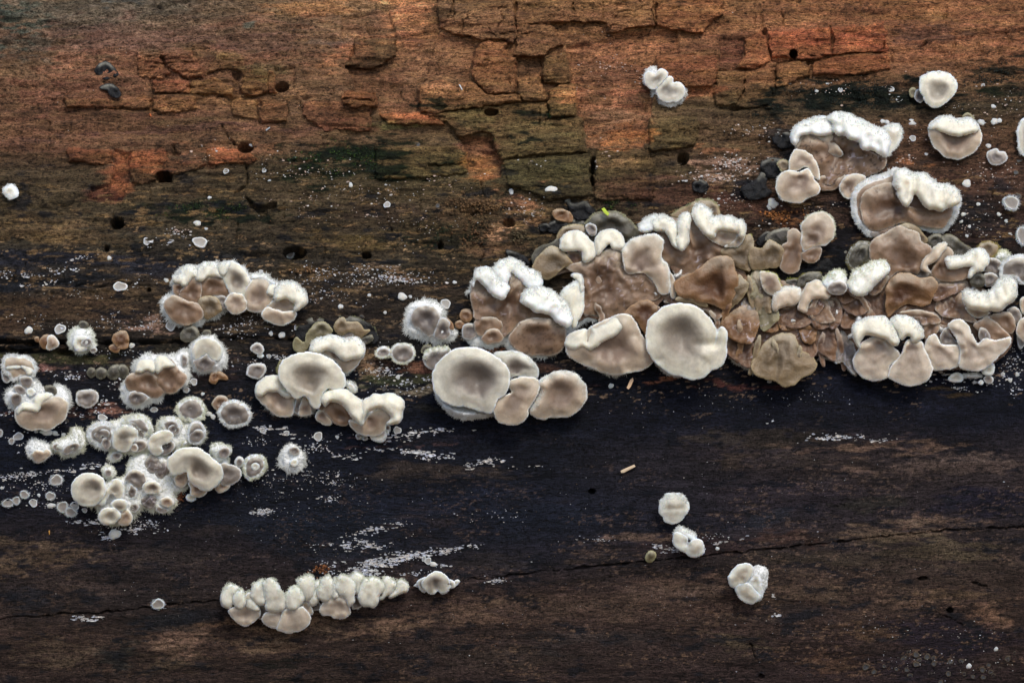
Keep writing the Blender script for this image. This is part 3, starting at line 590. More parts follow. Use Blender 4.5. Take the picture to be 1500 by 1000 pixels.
def build_lobe(L, org, sc, parent, loc, hairs):
    _seed[0] += 1; sd_ = _seed[0]
    if L['org']: org, sc = L['org']
    poly = catmull(pp(L['pts'], org, sc), 8)
    k = L['k']; x0, y0 = poly.min(0); x1, y1 = poly.max(0); size = max(x1-x0, y1-y0)
    # outline gets a little irregularity
    jit = .35 if k != 'w' else 1.2
    if k == 'c' and size > 24: jit = .9
    if k == 'r' and size > 30: poly = poly + 1.7*np.stack([fbm(poly[:, 0]/9, poly[:, 1]/9, sd_+6, 2), fbm(poly[:, 0]/9, poly[:, 1]/9, sd_+8, 2)], -1)
    poly = poly + jit*np.stack([fbm(poly[:, 0]/6, poly[:, 1]/6, sd_, 2), fbm(poly[:, 0]/6, poly[:, 1]/6, sd_+3, 2)], -1)
    st = 1.15 if size < 30 else (1.4 if size < 70 else 1.6)
    gx, gy = np.meshgrid(np.arange(x0-2*st, x1+2*st, st), np.arange(y0-2*st, y1+2*st, st))
    d = sdf(poly, gx, gy) + (.9 if k != 'w' else 0); dm = d.max()
    keep = d > -.55*st
    gyd, gxd = np.gradient(d, st)
    gl = np.sqrt(gxd**2+gyd**2)+1e-6
    sn = keep & (d < .45*st)
    nx = np.where(sn, gx - gxd/gl*d, gx); ny = np.where(sn, gy - gyd/gl*d, gy)
    dd = np.where(sn, 0, np.maximum(d, 0))
    if L['c0']: cx, cy = org[0]+L['c0'][0]/sc, org[1]+L['c0'][1]/sc
    else:
        j = np.argmax(blur(d, keep, 3)*keep) if k != 'r' else np.argmax(d); cx, cy = gx.ravel()[j], gy.ravel()[j]
    yc, hy = (y0+y1)/2, max((y1-y0)/2, 1); xc, hx = (x0+x1)/2, max((x1-x0)/2, 1)
    w_, e = L['w'], min(L['e'] if k == 'w' else (1.3 if k == 'c' else 2.2), dm*.6)
    if not L['ty'] and k == 'c' and size > 20 and L['h'] > 12: L['ty'] = float(np.clip(.07*size, 1.5, 6))
    rc = np.sqrt((gx-cx)**2+(gy-cy)**2)
    di = np.maximum(dd-w_, 0)
    u = di/(di+rc+1e-6)
    tone = TONES[L['tone']]; E, Dp, RM = [lin(c) for c in tone]
    a = L['a']
    if k == 'c':
        a = .10*dm if a is None else a
        lp = (L['lip'] or float(np.clip(.11*dm, .8, 4.5))) if a >= 0 else 0
        z = L['h'] + lp*sm(0, .34, u) - (a*.75+lp)*sm(.28, 1, u) if a >= 0 else L['h'] - a*sm(.02, .9, u)
        if size > 26:
            r7 = np.random.default_rng(sd_); nn_ = r7.integers(4, 9); th_ = np.arctan2(gy-cy, gx-cx)
            am_ = min(2.4, size*.018)*(.45 if L['tone'] in ('grey', 'cream', 'pale') else 1.0)
            z = z + am_*np.sin(nn_*th_ + r7.uniform(0, 6) + 1.4*fbm(gx/20, gy/20, sd_, 2))*sm(.75, .12, u)
        z = np.where(dd < w_, z - .55*(w_-dd), z)
    elif k == 'r':
        a = .75*dm if a is None else a
        upn = blur((gyd/gl + 1)/2, keep, 3)
        kap = .50 + .65*sm(.1, .8, upn)
        z = L['h'] + a*np.sqrt(np.maximum(0, 1-(1-np.minimum(dd/(dm*kap), 1))**2)) + .25*a*sm(-.8, .8, (gy-(y0+y1)/2)/max((y1-y0)/2, 1))
        u = np.zeros_like(dd)
    elif k == 'f':
        a = 3 if a is None else a
        z = L['h'] + a*sm(0, dm, dd)
        u = sm(0, dm, dd)
    else: # felt base
        z = L['h']*(.25+.75*sm(0, min(10, dm), dd)); u = np.zeros_like(dd)
    z = z + L['ty']*(yc-gy)/hy + L['tx']*(gx-xc)/hx
    # folds
    for r in L['rg']:
        pr = pp(r[0], org, sc); q_ = segd(gx, gy, pr); z = z + (1.45 if k == 'r' else 1)*r[1]*np.exp(-(q_/r[2])**2)
    if L['pleat']:
        (qx, qy), n_, am, ph_ = L['pleat']; qx, qy = org[0]+qx/sc, org[1]+qy/sc
        th = np.arctan2(gy-qy, gx-qx) + .12*fbm(gx/14, gy/14, sd_, 2)
        z = z + am*np.sin(n_*th+ph_)*sm(0, dm*.6, rc)*1.0
    if L['fan']:
        fx_, fy_ = xc + hx*.2*math.sin(sd_), y0 + .12*(y1-y0)
        tf = np.arctan2(gy-fy_, gx-fx_) + .10*fbm(gx/9, gy/9, sd_, 3); rf = np.sqrt((gx-fx_)**2+(gy-fy_)**2)
        z = z + L['fan']*np.sin(tf*(11 + sd_ % 5))*sm(3, 18, rf)*(.5+.5*vn(gx/14, gy/14, sd_)) + .28*L['fan']*np.sin(rf/1.7 + 2*fbm(gx/12, gy/12, sd_, 2))
    if k == 'r' and size > 34: z = z + 2.2*np.minimum(fbm(gx/11, gy/26, sd_+3, 2), .25)
    s_ = max(9.0, size/5)
    z = z + L['nz']*fbm(gx/s_, gy/s_, sd_, 2) + .12*L['nz']*fbm(gx/5, gy/5, sd_+2, 2)
    if L['tone'] == 'black': z = z + 3.5*fbm(gx/7, gy/5, sd_, 4, .7)
    z = blur(z, keep, 2 if size > 40 else 1)
    if L['veil']: z = z + L['veil']*np.abs(fbm(gx/9, gy/9, sd_+4, 3))
    if e > 0: z = z - e*(1-np.sqrt(np.maximum(0, 1-(1-np.minimum(dd/e, 1))**2)))
    white = np.zeros_like(dd)
    if k == 'w' or w_ > 3:
        zone = np.ones_like(dd) if k == 'w' else sm(w_+.8, w_-.8, dd)
        z = z + zone*1.1*fbm(gx/2.6, gy/2.6, sd_, 2); white = zone
    # colours (pigment of the flesh, growth zones, white margin, felt)
    c = mix(E*np.ones(dd.shape+(3,)), Dp, np.clip(sm(.04, .66, u)*(L['deepst'] or float(np.random.default_rng(sd_+900).uniform(.5, 1.0) if size < 60 else np.random.default_rng(sd_+900).uniform(.72, 1.0))), 0, 1))
    mot = 1 + .10*fbm(gx/11, gy/11, sd_+1, 3) + .05*fbm(gx/3, gy/3, sd_+5, 2)
    if L['bands']: mot = mot + L['bands']*np.sin(dd*.75 + 2*fbm(gx/16, gy/16, sd_, 2))*sm(1, 6, dd)
    c = c*mot[..., None]
    t_ = (yc-gy)/hy + .25*fbm(gx/8, gy/8, sd_+2, 2)
    tw = L['top']*sm(.05, .95, t_)*(sm(.5, .1, u))
    c = mix(c, lin((238, 234, 214)), np.clip(tw, 0, 1))
    rimw = sm(max(w_, 1.4)+1.1, max(w_, 1.4)-.6, dd)*((.95 if L['tone'] not in ('mass', 'amber', 'brown', 'olive') else .5) if k == 'c' else (.3 if k == 'f' else .5))
    c = mix(c, RM, rimw)
    if white.any(): c = mix(c, lin((238, 239, 238))*np.ones(3), white*(1 if L['tone'] not in ('moss', 'jelly') else .4)*(.86+.14*vn(gx/4, gy/4, sd_)))
    feltw = np.zeros_like(dd)
    if L['felt']:
        # the upper skin: felt along the upward-facing margin
        up_ = gyd/gl if k != 'r' else np.clip(gyd/gl*.5 + .6*t_ + .1, -1, 1)
        feltw = sm(L['felt']+5, L['felt']-5, dd + 2*fbm(gx/6, gy/6, sd_, 2))*sm(-.35, .65, up_)
        c = mix(c, lin((237, 237, 228))*np.ones(3), feltw*.75); z = z + feltw*.6*np.abs(fbm(gx/2.4, gy/2.4, sd_, 2))
    if L['veil']: # thin white webbing where pieces meet
        v_ = sm(.10, .0, np.abs(fbm(gx/13, gy/13, sd_+7, 2)))*sm(.1, .4, fbm(gx/20, gy/20, sd_+9, 2)+.15)
        c = mix(c, lin((198, 188, 194))*np.ones(3), v_*.6)
    if L['dirt']:
        v_ = sm(.50, .62, fbm(gx/3.4, gy/3.4, sd_+6, 2))*L['dirt']
        c = mix(c, lin((58, 40, 30))*np.ones(3), v_)
    c = np.clip(c, .003, .92)
    m = keep[:-1, :-1] & keep[1:, :-1] & keep[:-1, 1:] & keep[1:, 1:]
    if m.sum() < 4: return
    n0 = gx.size; ii = np.arange(n0).reshape(gx.shape)
    front = np.stack([ii[1:, :-1], ii[1:, 1:], ii[:-1, 1:], ii[:-1, :-1]], -1)[m]
    th = 1.3 + dd*(L['back'] or (1.5 if k != 'r' else .9)) + (3.0 if k == 'r' else 0)*sm(0, 4, dd)
    zb = np.maximum(np.minimum(z - th, z-.8), np.minimum(-7, z-.9))
    back = front[:, ::-1] + n0
    mp = np.pad(m, 1); walls = []
    mid = mp[1:-1, 1:-1]
    for (dr, dc, p_, q_) in ((-1, 0, (0, 0), (0, 1)), (1, 0, (1, 1), (1, 0)), (0, -1, (1, 0), (0, 0)), (0, 1, (0, 1), (1, 1))):
        nb = mp[1+dr:mp.shape[0]-1+dr, 1+dc:mp.shape[1]-1+dc]
        r_, c_ = np.nonzero(mid & ~nb)
        A = ii[r_+p_[0], c_+p_[1]]; B = ii[r_+q_[0], c_+q_[1]]
        walls.append(np.stack([A, B, B+n0, A+n0], -1))
    quads = np.concatenate([front, back]+walls)
    used, inv = np.unique(quads, return_inverse=True)
    vf = P(nx, ny, z).reshape(-1, 3); vb = P(nx, ny, zb).reshape(-1, 3)
    vv = np.concatenate([vf, vb])[used]
    cb = lin((226, 224, 214))*np.ones((n0, 3)) if L['tone'] not in ('black', 'jelly', 'moss', 'olive', 'amber') else c.reshape(-1, 3)
    cc = np.concatenate([c.reshape(-1, 3), cb])[used]
    nm = L['name'] or {'c': 'lobe', 'r': 'rolled_margin', 'f': 'lobe', 'w': 'felt_base'}[k]
    mat = ROT if L['tone'] == 'black' else FELT if k == 'w' else (JELLY if L['tone'] in ('jelly', 'black', 'amber', 'olive', 'moss', 'mass') else FLESH)
    mesh_np(nm, vv, quads=inv.reshape(-1, 4), col=cc, mat=mat, parent=parent, loc=loc)
    # hairs
    hcol = WHITE_H if L['hc'] is None else lin(L['hc'])
    def zat(x, y):
        i = np.clip(((y-gy[0, 0])/st).round().astype(int), 0, gx.shape[0]-1); j = np.clip(((x-gx[0, 0])/st).round().astype(int), 0, gx.shape[1]-1)
        return z[i, j], d[i, j], gxd[i, j]/gl[i, j], gyd[i, j]/gl[i, j], feltw[i, j]
    if L['fz']:
        per = np.sqrt(((np.roll(poly, -1, 0)-poly)**2).sum(1)); tot = per.sum()
        n = int(tot*(5.2 if L['fz'] > 3 else 3.2)); cs = np.concatenate([[0], np.cumsum(per)]); s__ = rng.uniform(0, tot, n)
        i = np.clip(np.searchsorted(cs, s__)-1, 0, len(poly)-1); f = (s__-cs[i])/np.maximum(per[i], 1e-6)
        q0, q1 = poly[i], np.roll(poly, -1, 0)[i]; p_ = q0+(q1-q0)*f[:, None]
        zz, d_, ngx, ngy, _ = zat(p_[:, 0], p_[:, 1])
        band = max(w_ if k != 'w' else 5, 1.5)
        inn = rng.uniform(-.3, band*.95, n)
        x_, y_ = p_[:, 0]+ngx*inn, p_[:, 1]+ngy*inn
        ang = np.degrees(np.arctan2(ngy, -ngx)) % 360
        ok = np.ones(n, bool)
        if L['fa']:
            ok = np.zeros(n, bool)
            for a0, a1 in L['fa']: ok |= ((ang-a0) % 360) <= ((a1-a0) % 360)
        clump = .6+.55*vn(x_/3.2, y_/3.2, sd_)
        zz2, *_ = zat(x_, y_)
        len_ = L['fz']*rng.uniform(.45, 1.1, n)*clump
        ox, oy = -ngx+rng.normal(0, .32, n), -ngy+rng.normal(0, .32, n)
        lift = rng.uniform(-.25, .45, n)
        s2 = ok
        hairs.add(x_[s2], y_[s2], zz2[s2]-.4, ox[s2], oy[s2], lift[s2], len_[s2], rng.uniform(.45, .85, n)[s2], hcol)
    if L['felt'] or k == 'w' or w_ > 3:
        dens = 1.1
        n = int((x1-x0)*(y1-y0)*dens); x_ = rng.uniform(x0, x1, n); y_ = rng.uniform(y0, y1, n)
        zz, d_, ngx, ngy, fw = zat(x_, y_)
        if k == 'w': pr = (d_ > .5)*sm(40, 8, d_)*.9
        elif w_ > 3 and not L['felt']: pr = (d_ > 0)*(d_ < w_-.4)*.8
        else: pr = fw*(d_ > 0)
        s2 = rng.uniform(0, 1, n) < pr*np.clip(.55+.7*vn(x_/4, y_/4, sd_), 0, 1)
        m2 = s2.sum(); hl = (3.2 if k == 'w' else 3.4)
        hairs.add(x_[s2], y_[s2], zz[s2]-.3, -ngx[s2]*.8+rng.normal(0, .5, m2), -ngy[s2]*.8+rng.normal(0, .5, m2)-.1, rng.uniform(.5, 1.3, m2),
                  hl*rng.uniform(.5, 1.1, m2), rng.uniform(.5, .8, m2), hcol)
def thing(name, label, cat, short, org, sc, lobes, group=None, keep=None):
    """one fruit body or fused clump: an Empty at its foot with a part for every lobe"""
    allp = np.concatenate([np.asarray(pp(L['pts'], *( L['org'] if L['org'] else (org, sc)))) for L in lobes])
    cx, cy = (allp.min(0)+allp.max(0))/2
    loc = P(cx, cy, 0)
    e = bpy.data.objects.new(name, None); COL.objects.link(e); e.location = loc; e.empty_display_size = .002
    tag(e, label, cat, group)
    H = Hairs()
    for L in lobes: build_lobe(L, org, sc, e, loc, H)
    H.build(e, loc)
    THINGS.append((short, cx, cy, allp.min(0), allp.max(0)))
    return e
c = lambda p, **k: lobe('c', p, **k)
r = lambda p, **k: lobe('r', p, **k)
f = lambda p, **k: lobe('f', p, **k)
wb = lambda p, **k: lobe('w', p, **{**dict(h=8, fz=7, tone='white'), **k})
UP = [(20, 160)]
F = 'shelf_fungus'; G0 = 'pale fungi growing on the log'
A = ((0, 480), 5); B = ((90, 600), 5); CC = ((220, 370), 5); DD = ((360, 460), 5); EE = ((580, 420), 5); FF = ((680, 330), 5)
# ---- far left
thing(F, 'grey bean faced fungus with white fuzzy collar at the far left edge below the crevice', 'fungus', 'the fuzzy-collared far left fungus', *A, [
 c("12,320 30,298 60,330 85,375 50,402 20,380", h=8, tone='slate', w=2, fz=2),
 c("15,262 30,215 80,195 130,198 190,208 240,235 270,285 262,335 225,368 165,366 125,382 90,385 55,345 22,305", h=14, w=5, tone='beige', c0=(150,330), fz=6, a=4),
 r("42,300 60,275 100,265 145,268 155,290 120,300 80,305", h=13, a=4, tone='cream'), r("150,268 200,272 238,300 232,335 200,345 180,310 155,292", h=13, a=4, tone='cream')], G0)
thing(F, 'brownish oyster shaped fungus with a heart notched creamy lip and fuzzy back at left', 'fungus', 'the heart-lipped fungus at the left', *A, [
 wb("35,500 60,440 110,425 150,365 230,355 290,400 330,440 380,430 440,410 500,460 525,520 505,600 440,640 300,600 200,600 130,600 90,590 50,555", h=11),
 c("80,500 130,475 160,500 150,560 110,575 85,545", h=13, tone='slate', w=1), c("103,430 150,418 187,450 180,482 130,486", h=14, tone='slate', w=1),
 c("148,367 210,355 242,390 215,440 175,430 150,400", h=15, tone='slate', w=1.2), c("330,430 390,425 415,470 380,500 345,482", h=12, tone='jelly', w=.8),
 c("195,450 230,440 260,470 230,500 200,490", h=14, tone='pale', w=1),
 c("108,640 115,600 150,570 240,560 275,590 300,530 380,505 440,505 495,540 500,590 480,660 410,715 350,752 290,742 210,746 150,716 118,680", h=21, a=7, tone='beige', c0=(300,600), ty=5, fz=2, rg=(("350,680 360,720", 2.5, 1.5),)),
 r("110,612 135,568 190,545 245,552 252,515 290,483 350,470 385,488 372,522 330,538 298,562 285,600 268,618 235,606 170,606 128,632", h=21, tone='cream', top=.5)], G0)
thing(F, 'small grey cup with dark pit and hairy upper rim right of heart lipped fungus', 'fungus', 'the small pitted cup at the left', *A, [
 c("558,520 573,472 620,455 680,455 717,480 712,530 690,565 640,585 590,573 563,548", h=9, w=2.5, tone='slate', a=3, fz=3, fa=UP, hc=(214,212,184), rg=(("615,515 625,530", -2, 1.5),))], G0)
thing(F, 'round fuzzy cup with a beige lower face, just below the heart lipped fungus', 'fungus', 'the fuzzy cup below the heart-lipped fungus', *A, [
 wb("185,890 205,830 260,810 320,828 372,870 382,920 355,955 300,985 250,980 205,945", h=9, fz=6),
 c("230,925 262,893 310,900 345,888 372,915 347,955 295,986 248,976", h=15, tone='beige', ty=3)], G0)
thing(F, 'knobbly white fuzzy clump with two small grey slits beside the fuzzy cup at the left', 'fungus', 'the knobbly white clump at the left', *A, [
 wb("370,862 420,812 500,790 520,742 560,725 610,760 632,800 630,870 560,930 470,955 425,922 388,900", h=11, fz=6, hc=(226,226,206)),
 c("462,892 520,850 570,843 577,880 520,912 480,924", h=14, tone='slate', w=1.2, a=3), c("385,862 425,848 445,885 405,900", h=10, tone='slate', w=1)], G0)
# ---- fungus pair with white collar
thing(F, 'two brown faced lobes with creamy caps wrapped in one thick white fuzzy collar', 'fungus', 'the twin brown-faced fungus', *A, [
 wb("965,292 1000,240 1080,190 1180,200 1270,195 1340,155 1392,180 1400,260 1402,340 1380,405 1330,452 1220,482 1180,532 1090,560 1000,592 920,562 888,500 888,420 920,368 980,330", h=11),
 c("1330,200 1372,215 1370,265 1335,285", h=13, tone='slate', w=1.5),
 c("918,400 940,350 990,328 1060,310 1130,320 1180,380 1212,450 1190,490 1120,515 1070,495 1000,470 938,450", h=17, tone='brown', a=6, ty=3, dirt=.3),
 c("1130,320 1160,280 1230,230 1270,250 1310,310 1362,350 1357,400 1310,450 1250,485 1190,460 1150,420 1120,370", h=19, tone='brown', a=5, ty=3, dirt=.3),
 r("985,322 1000,272 1040,235 1090,232 1130,255 1140,300 1122,327 1070,314 1015,326", h=19, tone='cream', top=.4),
 r("1125,255 1160,215 1210,208 1255,235 1282,272 1245,288 1190,300 1155,335 1135,312", h=19, tone='cream', top=.4),
 c("940,510 960,475 1010,465 1082,502 1060,540 1000,565 953,550", h=14, tone='slate', w=1.5, a=3)], G0)
thing(F, 'round fungus with omega shaped creamy fold over grey throat, ringed by white fuzz', 'fungus', 'the omega-fold fungus', *CC, [
 wb("290,690 310,640 370,603 440,603 500,635 532,680 562,745 562,810 520,862 440,887 370,887 320,862 295,820 278,760", h=13, fz=7),
 c("318,795 370,770 410,745 450,780 482,800 452,848 400,868 350,855 325,825", h=16, tone='slate', w=1.2, a=3),
 c("308,720 330,660 390,628 460,633 512,680 527,732 510,780 465,792 435,765 408,738 370,768 328,782", h=19, a=6, w=1.2, tone='cream', c0=(400,770), top=.2)], G0)
thing(F, 'round fuzzy grey cup just right of and below the twin brown faced fungus', 'fungus', 'the fuzzy cup below the omega-fold fungus', *A, [
 c("1290,600 1308,550 1370,512 1440,512 1492,550 1505,620 1480,660 1420,687 1350,672 1308,642", h=12, w=5.5, tone='slate', fz=6, c0=(1390,620), a=4, hc=(236,236,214)),
 c("1335,612 1370,578 1420,572 1458,605 1450,650 1400,672 1350,655", h=11, w=1.4, tone='slate', a=3)], G0)
# ---- big lower-left clump
W1 = dict(hc=(240,240,222))
thing('fungus_clump', 'large crowded clump of creamy shells and fuzzy white cups at the lower left', 'fungus', 'the large crowded clump', *B, [
 wb("190,150 220,110 290,88 400,80 450,50 520,33 600,38 652,80 670,150 645,200 680,260 640,310 560,330 480,320 400,310 340,295 285,290 230,250 192,212", h=10, **W1),
 wb("690,110 740,60 810,48 880,80 960,78 1010,90 1052,140 1050,205 1010,247 930,262 900,290 820,300 760,320 680,310 640,250 695,180", h=10, **W1),
 wb("470,480 480,400 520,335 600,305 700,320 780,345 800,420 850,520 930,560 900,600 850,620 860,670 830,710 780,758 700,748 640,740 600,720 570,760 520,800 480,840 400,845 320,835 280,790 250,720 180,705 140,640 250,560 400,500", h=11, **W1),
 wb("290,440 330,402 380,418 402,470 370,505 310,500", h=9, fz=5, **W1), c("318,450 345,435 370,455 355,485 325,480", h=12, tone='slate', w=1, a=1),
 wb("335,340 370,300 420,293 452,330 432,370 390,382 350,372", h=7, fz=5, **W1), c("368,330 400,308 438,325 430,355 395,362", h=10, tone='slate', w=1.2, a=2),
 wb("860,260 900,200 960,240 920,275 870,290", h=12, fz=4, hc=(224,222,180)),
 c("188,190 205,130 260,93 330,88 382,120 398,180 380,240 340,292 290,285 230,250 200,222", h=13, w=7, tone='slate', fz=6, a=4, c0=(300,190)),
 c("240,182 268,150 325,145 352,170 345,200 318,200 300,188 285,205 262,215", h=15, tone='slate', w=1.2, a=3),
 c("298,222 325,205 352,212 360,262 325,290 298,262", h=14, tone='slate', w=1.2, a=2),
 c("440,110 470,60 540,33 610,50 657,100 667,160 625,200 560,170 500,125", h=14, w=8, tone='slate', fz=7, c0=(560,150), a=4, **W1),
 c("498,100 545,92 595,118 612,170 590,210 545,160", h=13, tone='slate', w=1, a=3, deepst=1.2),
 c("505,272 545,230 592,225 622,250 615,282 570,302 520,302", h=15, tone='slate', w=1.2, a=2), c("508,262 540,250 560,275 548,300 512,298", h=17, tone='beige', w=1, a=1),
 c("376,250 380,180 410,130 480,108 545,140 556,190 520,242 495,290 452,308 400,290", h=23, tone='cream', a=5, ty=5, c0=(455,230), top=.55, felt=5, rg=(("440,215 550,195", -2.5, 1.6), ("440,228 500,215", 1.5, 1.5))),
 c("720,95 780,55 850,62 885,110 872,160 820,182 750,170", h=14, w=7, tone='slate', fz=5, a=3, **W1), c("782,130 832,110 868,140 852,180 798,170", h=15, w=1, tone='slate', a=3, deepst=1.2),
 c("925,190 935,120 980,83 1025,93 1054,160 1042,215 980,250 935,237", h=15, w=3.4, tone='slate', fz=3, a=4, c0=(985,190)),
 c("940,188 975,150 1025,150 1046,195 1005,236 950,228", h=15, w=1.2, tone='slate', a=3),
 c("740,240 790,220 830,260 800,310 750,330 715,300", h=12, tone='slate', w=.8, a=3),
 c("635,250 650,198 700,163 770,150 817,172 812,210 775,242 735,260 745,300 725,325 680,328 645,292", h=21, tone='cream', a=6, c0=(775,270), ty=4),
 f("610,390 650,330 700,350 740,400 720,450 650,460", h=12, tone='slate', a=2, veil=2), f("700,400 760,380 790,440 740,500 690,480", h=12, tone='slate', a=2, veil=2),
 c("470,492 500,450 560,438 612,478 622,530 580,572 520,547 480,520", h=19, tone='slate', a=4, w=1.5, c0=(540,500), top=.6),
 c("825,500 870,462 915,448 932,500 900,560 850,557", h=20, tone='beige', w=1.4, a=2),
 c("778,410 788,350 840,298 910,275 1000,282 1070,323 1110,358 1160,398 1182,450 1177,500 1130,562 1070,592 1000,572 935,520 918,455 870,470 812,476", h=32, tone='cream', a=12, lip=3, c0=(985,450), ty=5, w=1.6, top=.3),
 c("930,540 960,513 1010,530 1062,585 1050,622 1000,640 950,622 943,580", h=20, tone='beige', w=1.5, a=2, ref=1),
 c("915,640 930,618 960,625 985,650 960,668 925,664", h=10, tone='pale', w=1),
 c("1165,400 1240,403 1300,428 1312,480 1282,530 1230,552 1170,540", h=18, tone='slate', w=1.8, a=3, c0=(1190,470), top=.4),
 c("1130,570 1175,530 1235,548 1212,585 1160,607 1135,592", h=14, tone='beige', w=1.5, a=1),
 c("71,590 90,518 150,473 220,463 290,490 322,560 312,630 270,682 220,707 150,697 93,650", h=28, tone='cream', a=10, lip=2, c0=(245,580), ty=3, w=1.5),
 c("263,662 300,610 360,550 375,515 405,508 442,530 457,580 442,640 405,652 372,612 342,640 312,692 270,692", h=25, tone='cream', a=4, c0=(385,600), w=1.4, top=.3),
 c("365,680 420,652 467,660 482,700 452,737 400,737 368,712", h=24, tone='cream', a=-3, w=1, top=.5),
 c("268,790 290,740 340,718 400,723 432,760 420,800 380,836 320,842 283,817", h=23, tone='cream', a=5, lip=1.5, c0=(360,800), w=1.4),
 c("425,775 470,730 512,760 517,810 480,844 418,836", h=19, tone='beige', a=2, w=1.2),
 c("478,560 520,530 562,580 552,640 500,662 468,620", h=15, w=5, tone='slate', fz=4, a=3),
 c("595,570 620,530 680,518 722,550 727,600 680,614 620,612", h=22, tone='cream', a=4, c0=(670,580), w=1.6, fz=2),
 f("588,650 640,618 692,640 680,700 640,722 598,692", h=13, tone='slate', a=2, veil=3, dirt=.6), c("728,660 780,638 822,680 790,712 740,702", h=15, tone='beige', w=1.5, a=1),
 c("700,700 740,715 782,730 750,757 700,742", h=11, tone='slate', w=1.6), c("500,700 545,680 570,715 540,750 505,740", h=12, tone='slate', w=2, a=2)], G0)
thing(F, 'dusty white knobbly tuft above the right end of the large crowded clump', 'fungus', 'the dusty tuft', *B, [
 wb("1088,290 1108,250 1180,243 1240,268 1252,312 1230,350 1220,400 1150,400 1100,330", h=9, fz=5, hc=(222,224,206)),
 c("1150,300 1200,270 1235,300 1210,350 1160,345", h=12, tone='slate', w=1, a=2)], G0)
thing(F, 'round coarse haired disc with coiled centre right of the large crowded clump', 'fungus', 'the coarse-haired disc', *B, [
 c("1328,420 1350,360 1410,328 1482,345 1505,400 1482,460 1430,502 1370,512 1338,470", h=12, w=5, tone='slate', fz=5, a=2, c0=(1420,410), hc=(228,230,206)),
 c("1385,400 1420,385 1455,405 1445,440 1405,445", h=13, tone='pale', w=2, a=2), c("1355,470 1400,460 1440,480 1390,508", h=11, tone='pale', w=1)], G0)
thing(F, 'small smooth ring shaped disc between the large clump and the coarse haired disc', 'fungus', 'the small ring disc', *B, [c("1268,385 1285,350 1315,345 1338,375 1325,412 1290,422", h=9, w=3, tone='slate', a=3)], G0)
X4 = ((0, 330), 2.942)
thing(F, 'wide shaggy collared grey cup above the right end of the large crowded clump', 'fungus', 'the shaggy-collared grey cup', *X4, [
 c("915,765 940,735 975,740 982,770 950,797 925,787", h=9, w=2, tone='brown', a=3, fz=2, hc=(190,184,150)),
 c("940,812 960,772 1010,753 1060,773 1084,820 1060,857 1010,870 963,857", h=13, w=4.5, tone='slate', fz=5, a=3, c0=(1005,815)),
 c("962,812 985,785 1030,780 1055,808 1045,840 1005,852 972,840", h=12, w=1.2, tone='slate', a=3)], G0)
thing(F, 'isolated white furry tuft with a tiny grey cup on the black band', 'fungus', 'the isolated furry tuft', (0, 0), 1, [
 wb("407,672 414,655 430,648 444,660 449,673 442,689 428,693 413,687", h=9, fz=7),
 c("424,656 434,654 439,661 432,666 425,663", h=14, tone='slate', w=1, a=2), c("425,676 432,671 437,676 432,683 426,681", h=13, tone='pale', w=1, a=1)], G0)
# ---- upper band cluster
thing('fungus_clump', 'arched row of merged brown faced lobes under scalloped white rims, upper left of centre', 'fungus', 'the arched row of merged lobes', *CC, [
 wb("75,372 90,328 160,290 165,190 215,120 340,95 500,68 600,63 680,90 740,158 850,155 900,205 990,218 1080,235 1125,290 1120,370 1060,430 1050,480 960,520 860,505 815,450 740,430 700,410 630,440 560,410 545,430 480,480 420,490 360,540 270,542 170,522 92,452", h=8),
 c("104,380 120,340 170,316 222,330 290,363 357,378 388,460 352,502 280,530 200,517 140,472 110,422", h=16, tone='brown', a=6, c0=(260,400), w=1.8),
 c("170,280 170,230 220,225 262,270 215,322 178,297", h=14, tone='brown', w=1.4, a=3),
 c("215,300 250,250 300,175 360,205 374,260 367,330 357,377 290,367 238,337", h=15, tone='brown', a=4, w=1.3, veil=.6),
 c("368,210 430,170 520,175 582,240 592,300 540,332 480,312 420,327 368,322 373,260", h=14, tone='brown', a=5, w=1.2),
 c("468,318 552,322 552,400 518,402 488,350", h=12, tone='slate', a=2, w=1), c("358,350 400,323 482,328 512,370 522,420 470,462 410,482 368,430", h=15, tone='olive', a=3, w=1.4),
 c("515,150 498,92 560,63 640,80 692,130 727,190 732,240 702,302 640,312 590,302 555,240", h=20, tone='cream', a=9, c0=(630,215), w=1.6, top=.4, ty=3),
 c("548,350 588,303 660,303 695,340 712,390 680,432 620,452 568,422 552,385", h=19, tone='beige', a=2, w=1.6),
 c("688,300 728,220 760,188 830,188 882,230 902,290 892,350 862,390 820,432 760,437 708,412 688,350", h=18, tone='beige', a=5, w=1.8, c0=(790,330)),
 c("858,390 918,345 1000,333 1062,370 1062,430 960,442 878,422", h=16, tone='beige', a=2, w=1), 
 c("818,450 860,402 960,430 1062,425 1064,470 1010,522 950,530 880,512 828,482", h=20, tone='beige', a=4, w=2, c0=(950,420)),
 r("168,195 180,160 212,150 225,108 270,88 335,108 352,180 315,180 282,225 252,252 222,228 182,218", h=15, tone='cream', top=.7, felt=9, fz=4, fa=UP, a=7),
 r("336,190 345,120 400,73 500,88 520,150 542,182 500,180 430,180 370,206", h=16, tone='cream', top=.8, felt=9, fz=5, fa=UP, a=8),
 r("500,130 500,90 545,66 590,70 575,110 545,160 520,165", h=22, tone='cream', top=.8, felt=6, fz=4, fa=UP, a=4),
 r("738,185 760,158 830,155 880,180 912,215 905,245 870,230 820,200 760,203", h=16, tone='white', top=.8, felt=10, fz=6, fa=UP, a=5),
 r("850,285 870,235 905,225 922,262 902,312 868,305", h=20, tone='cream', top=.4, a=4),
 r("903,312 920,250 980,215 1060,223 1120,270 1150,320 1142,370 1102,412 1062,422 1062,372 1000,337 940,347 908,347", h=22, tone='cream', top=.7, felt=8, fz=5, fa=UP, a=10)], G0)
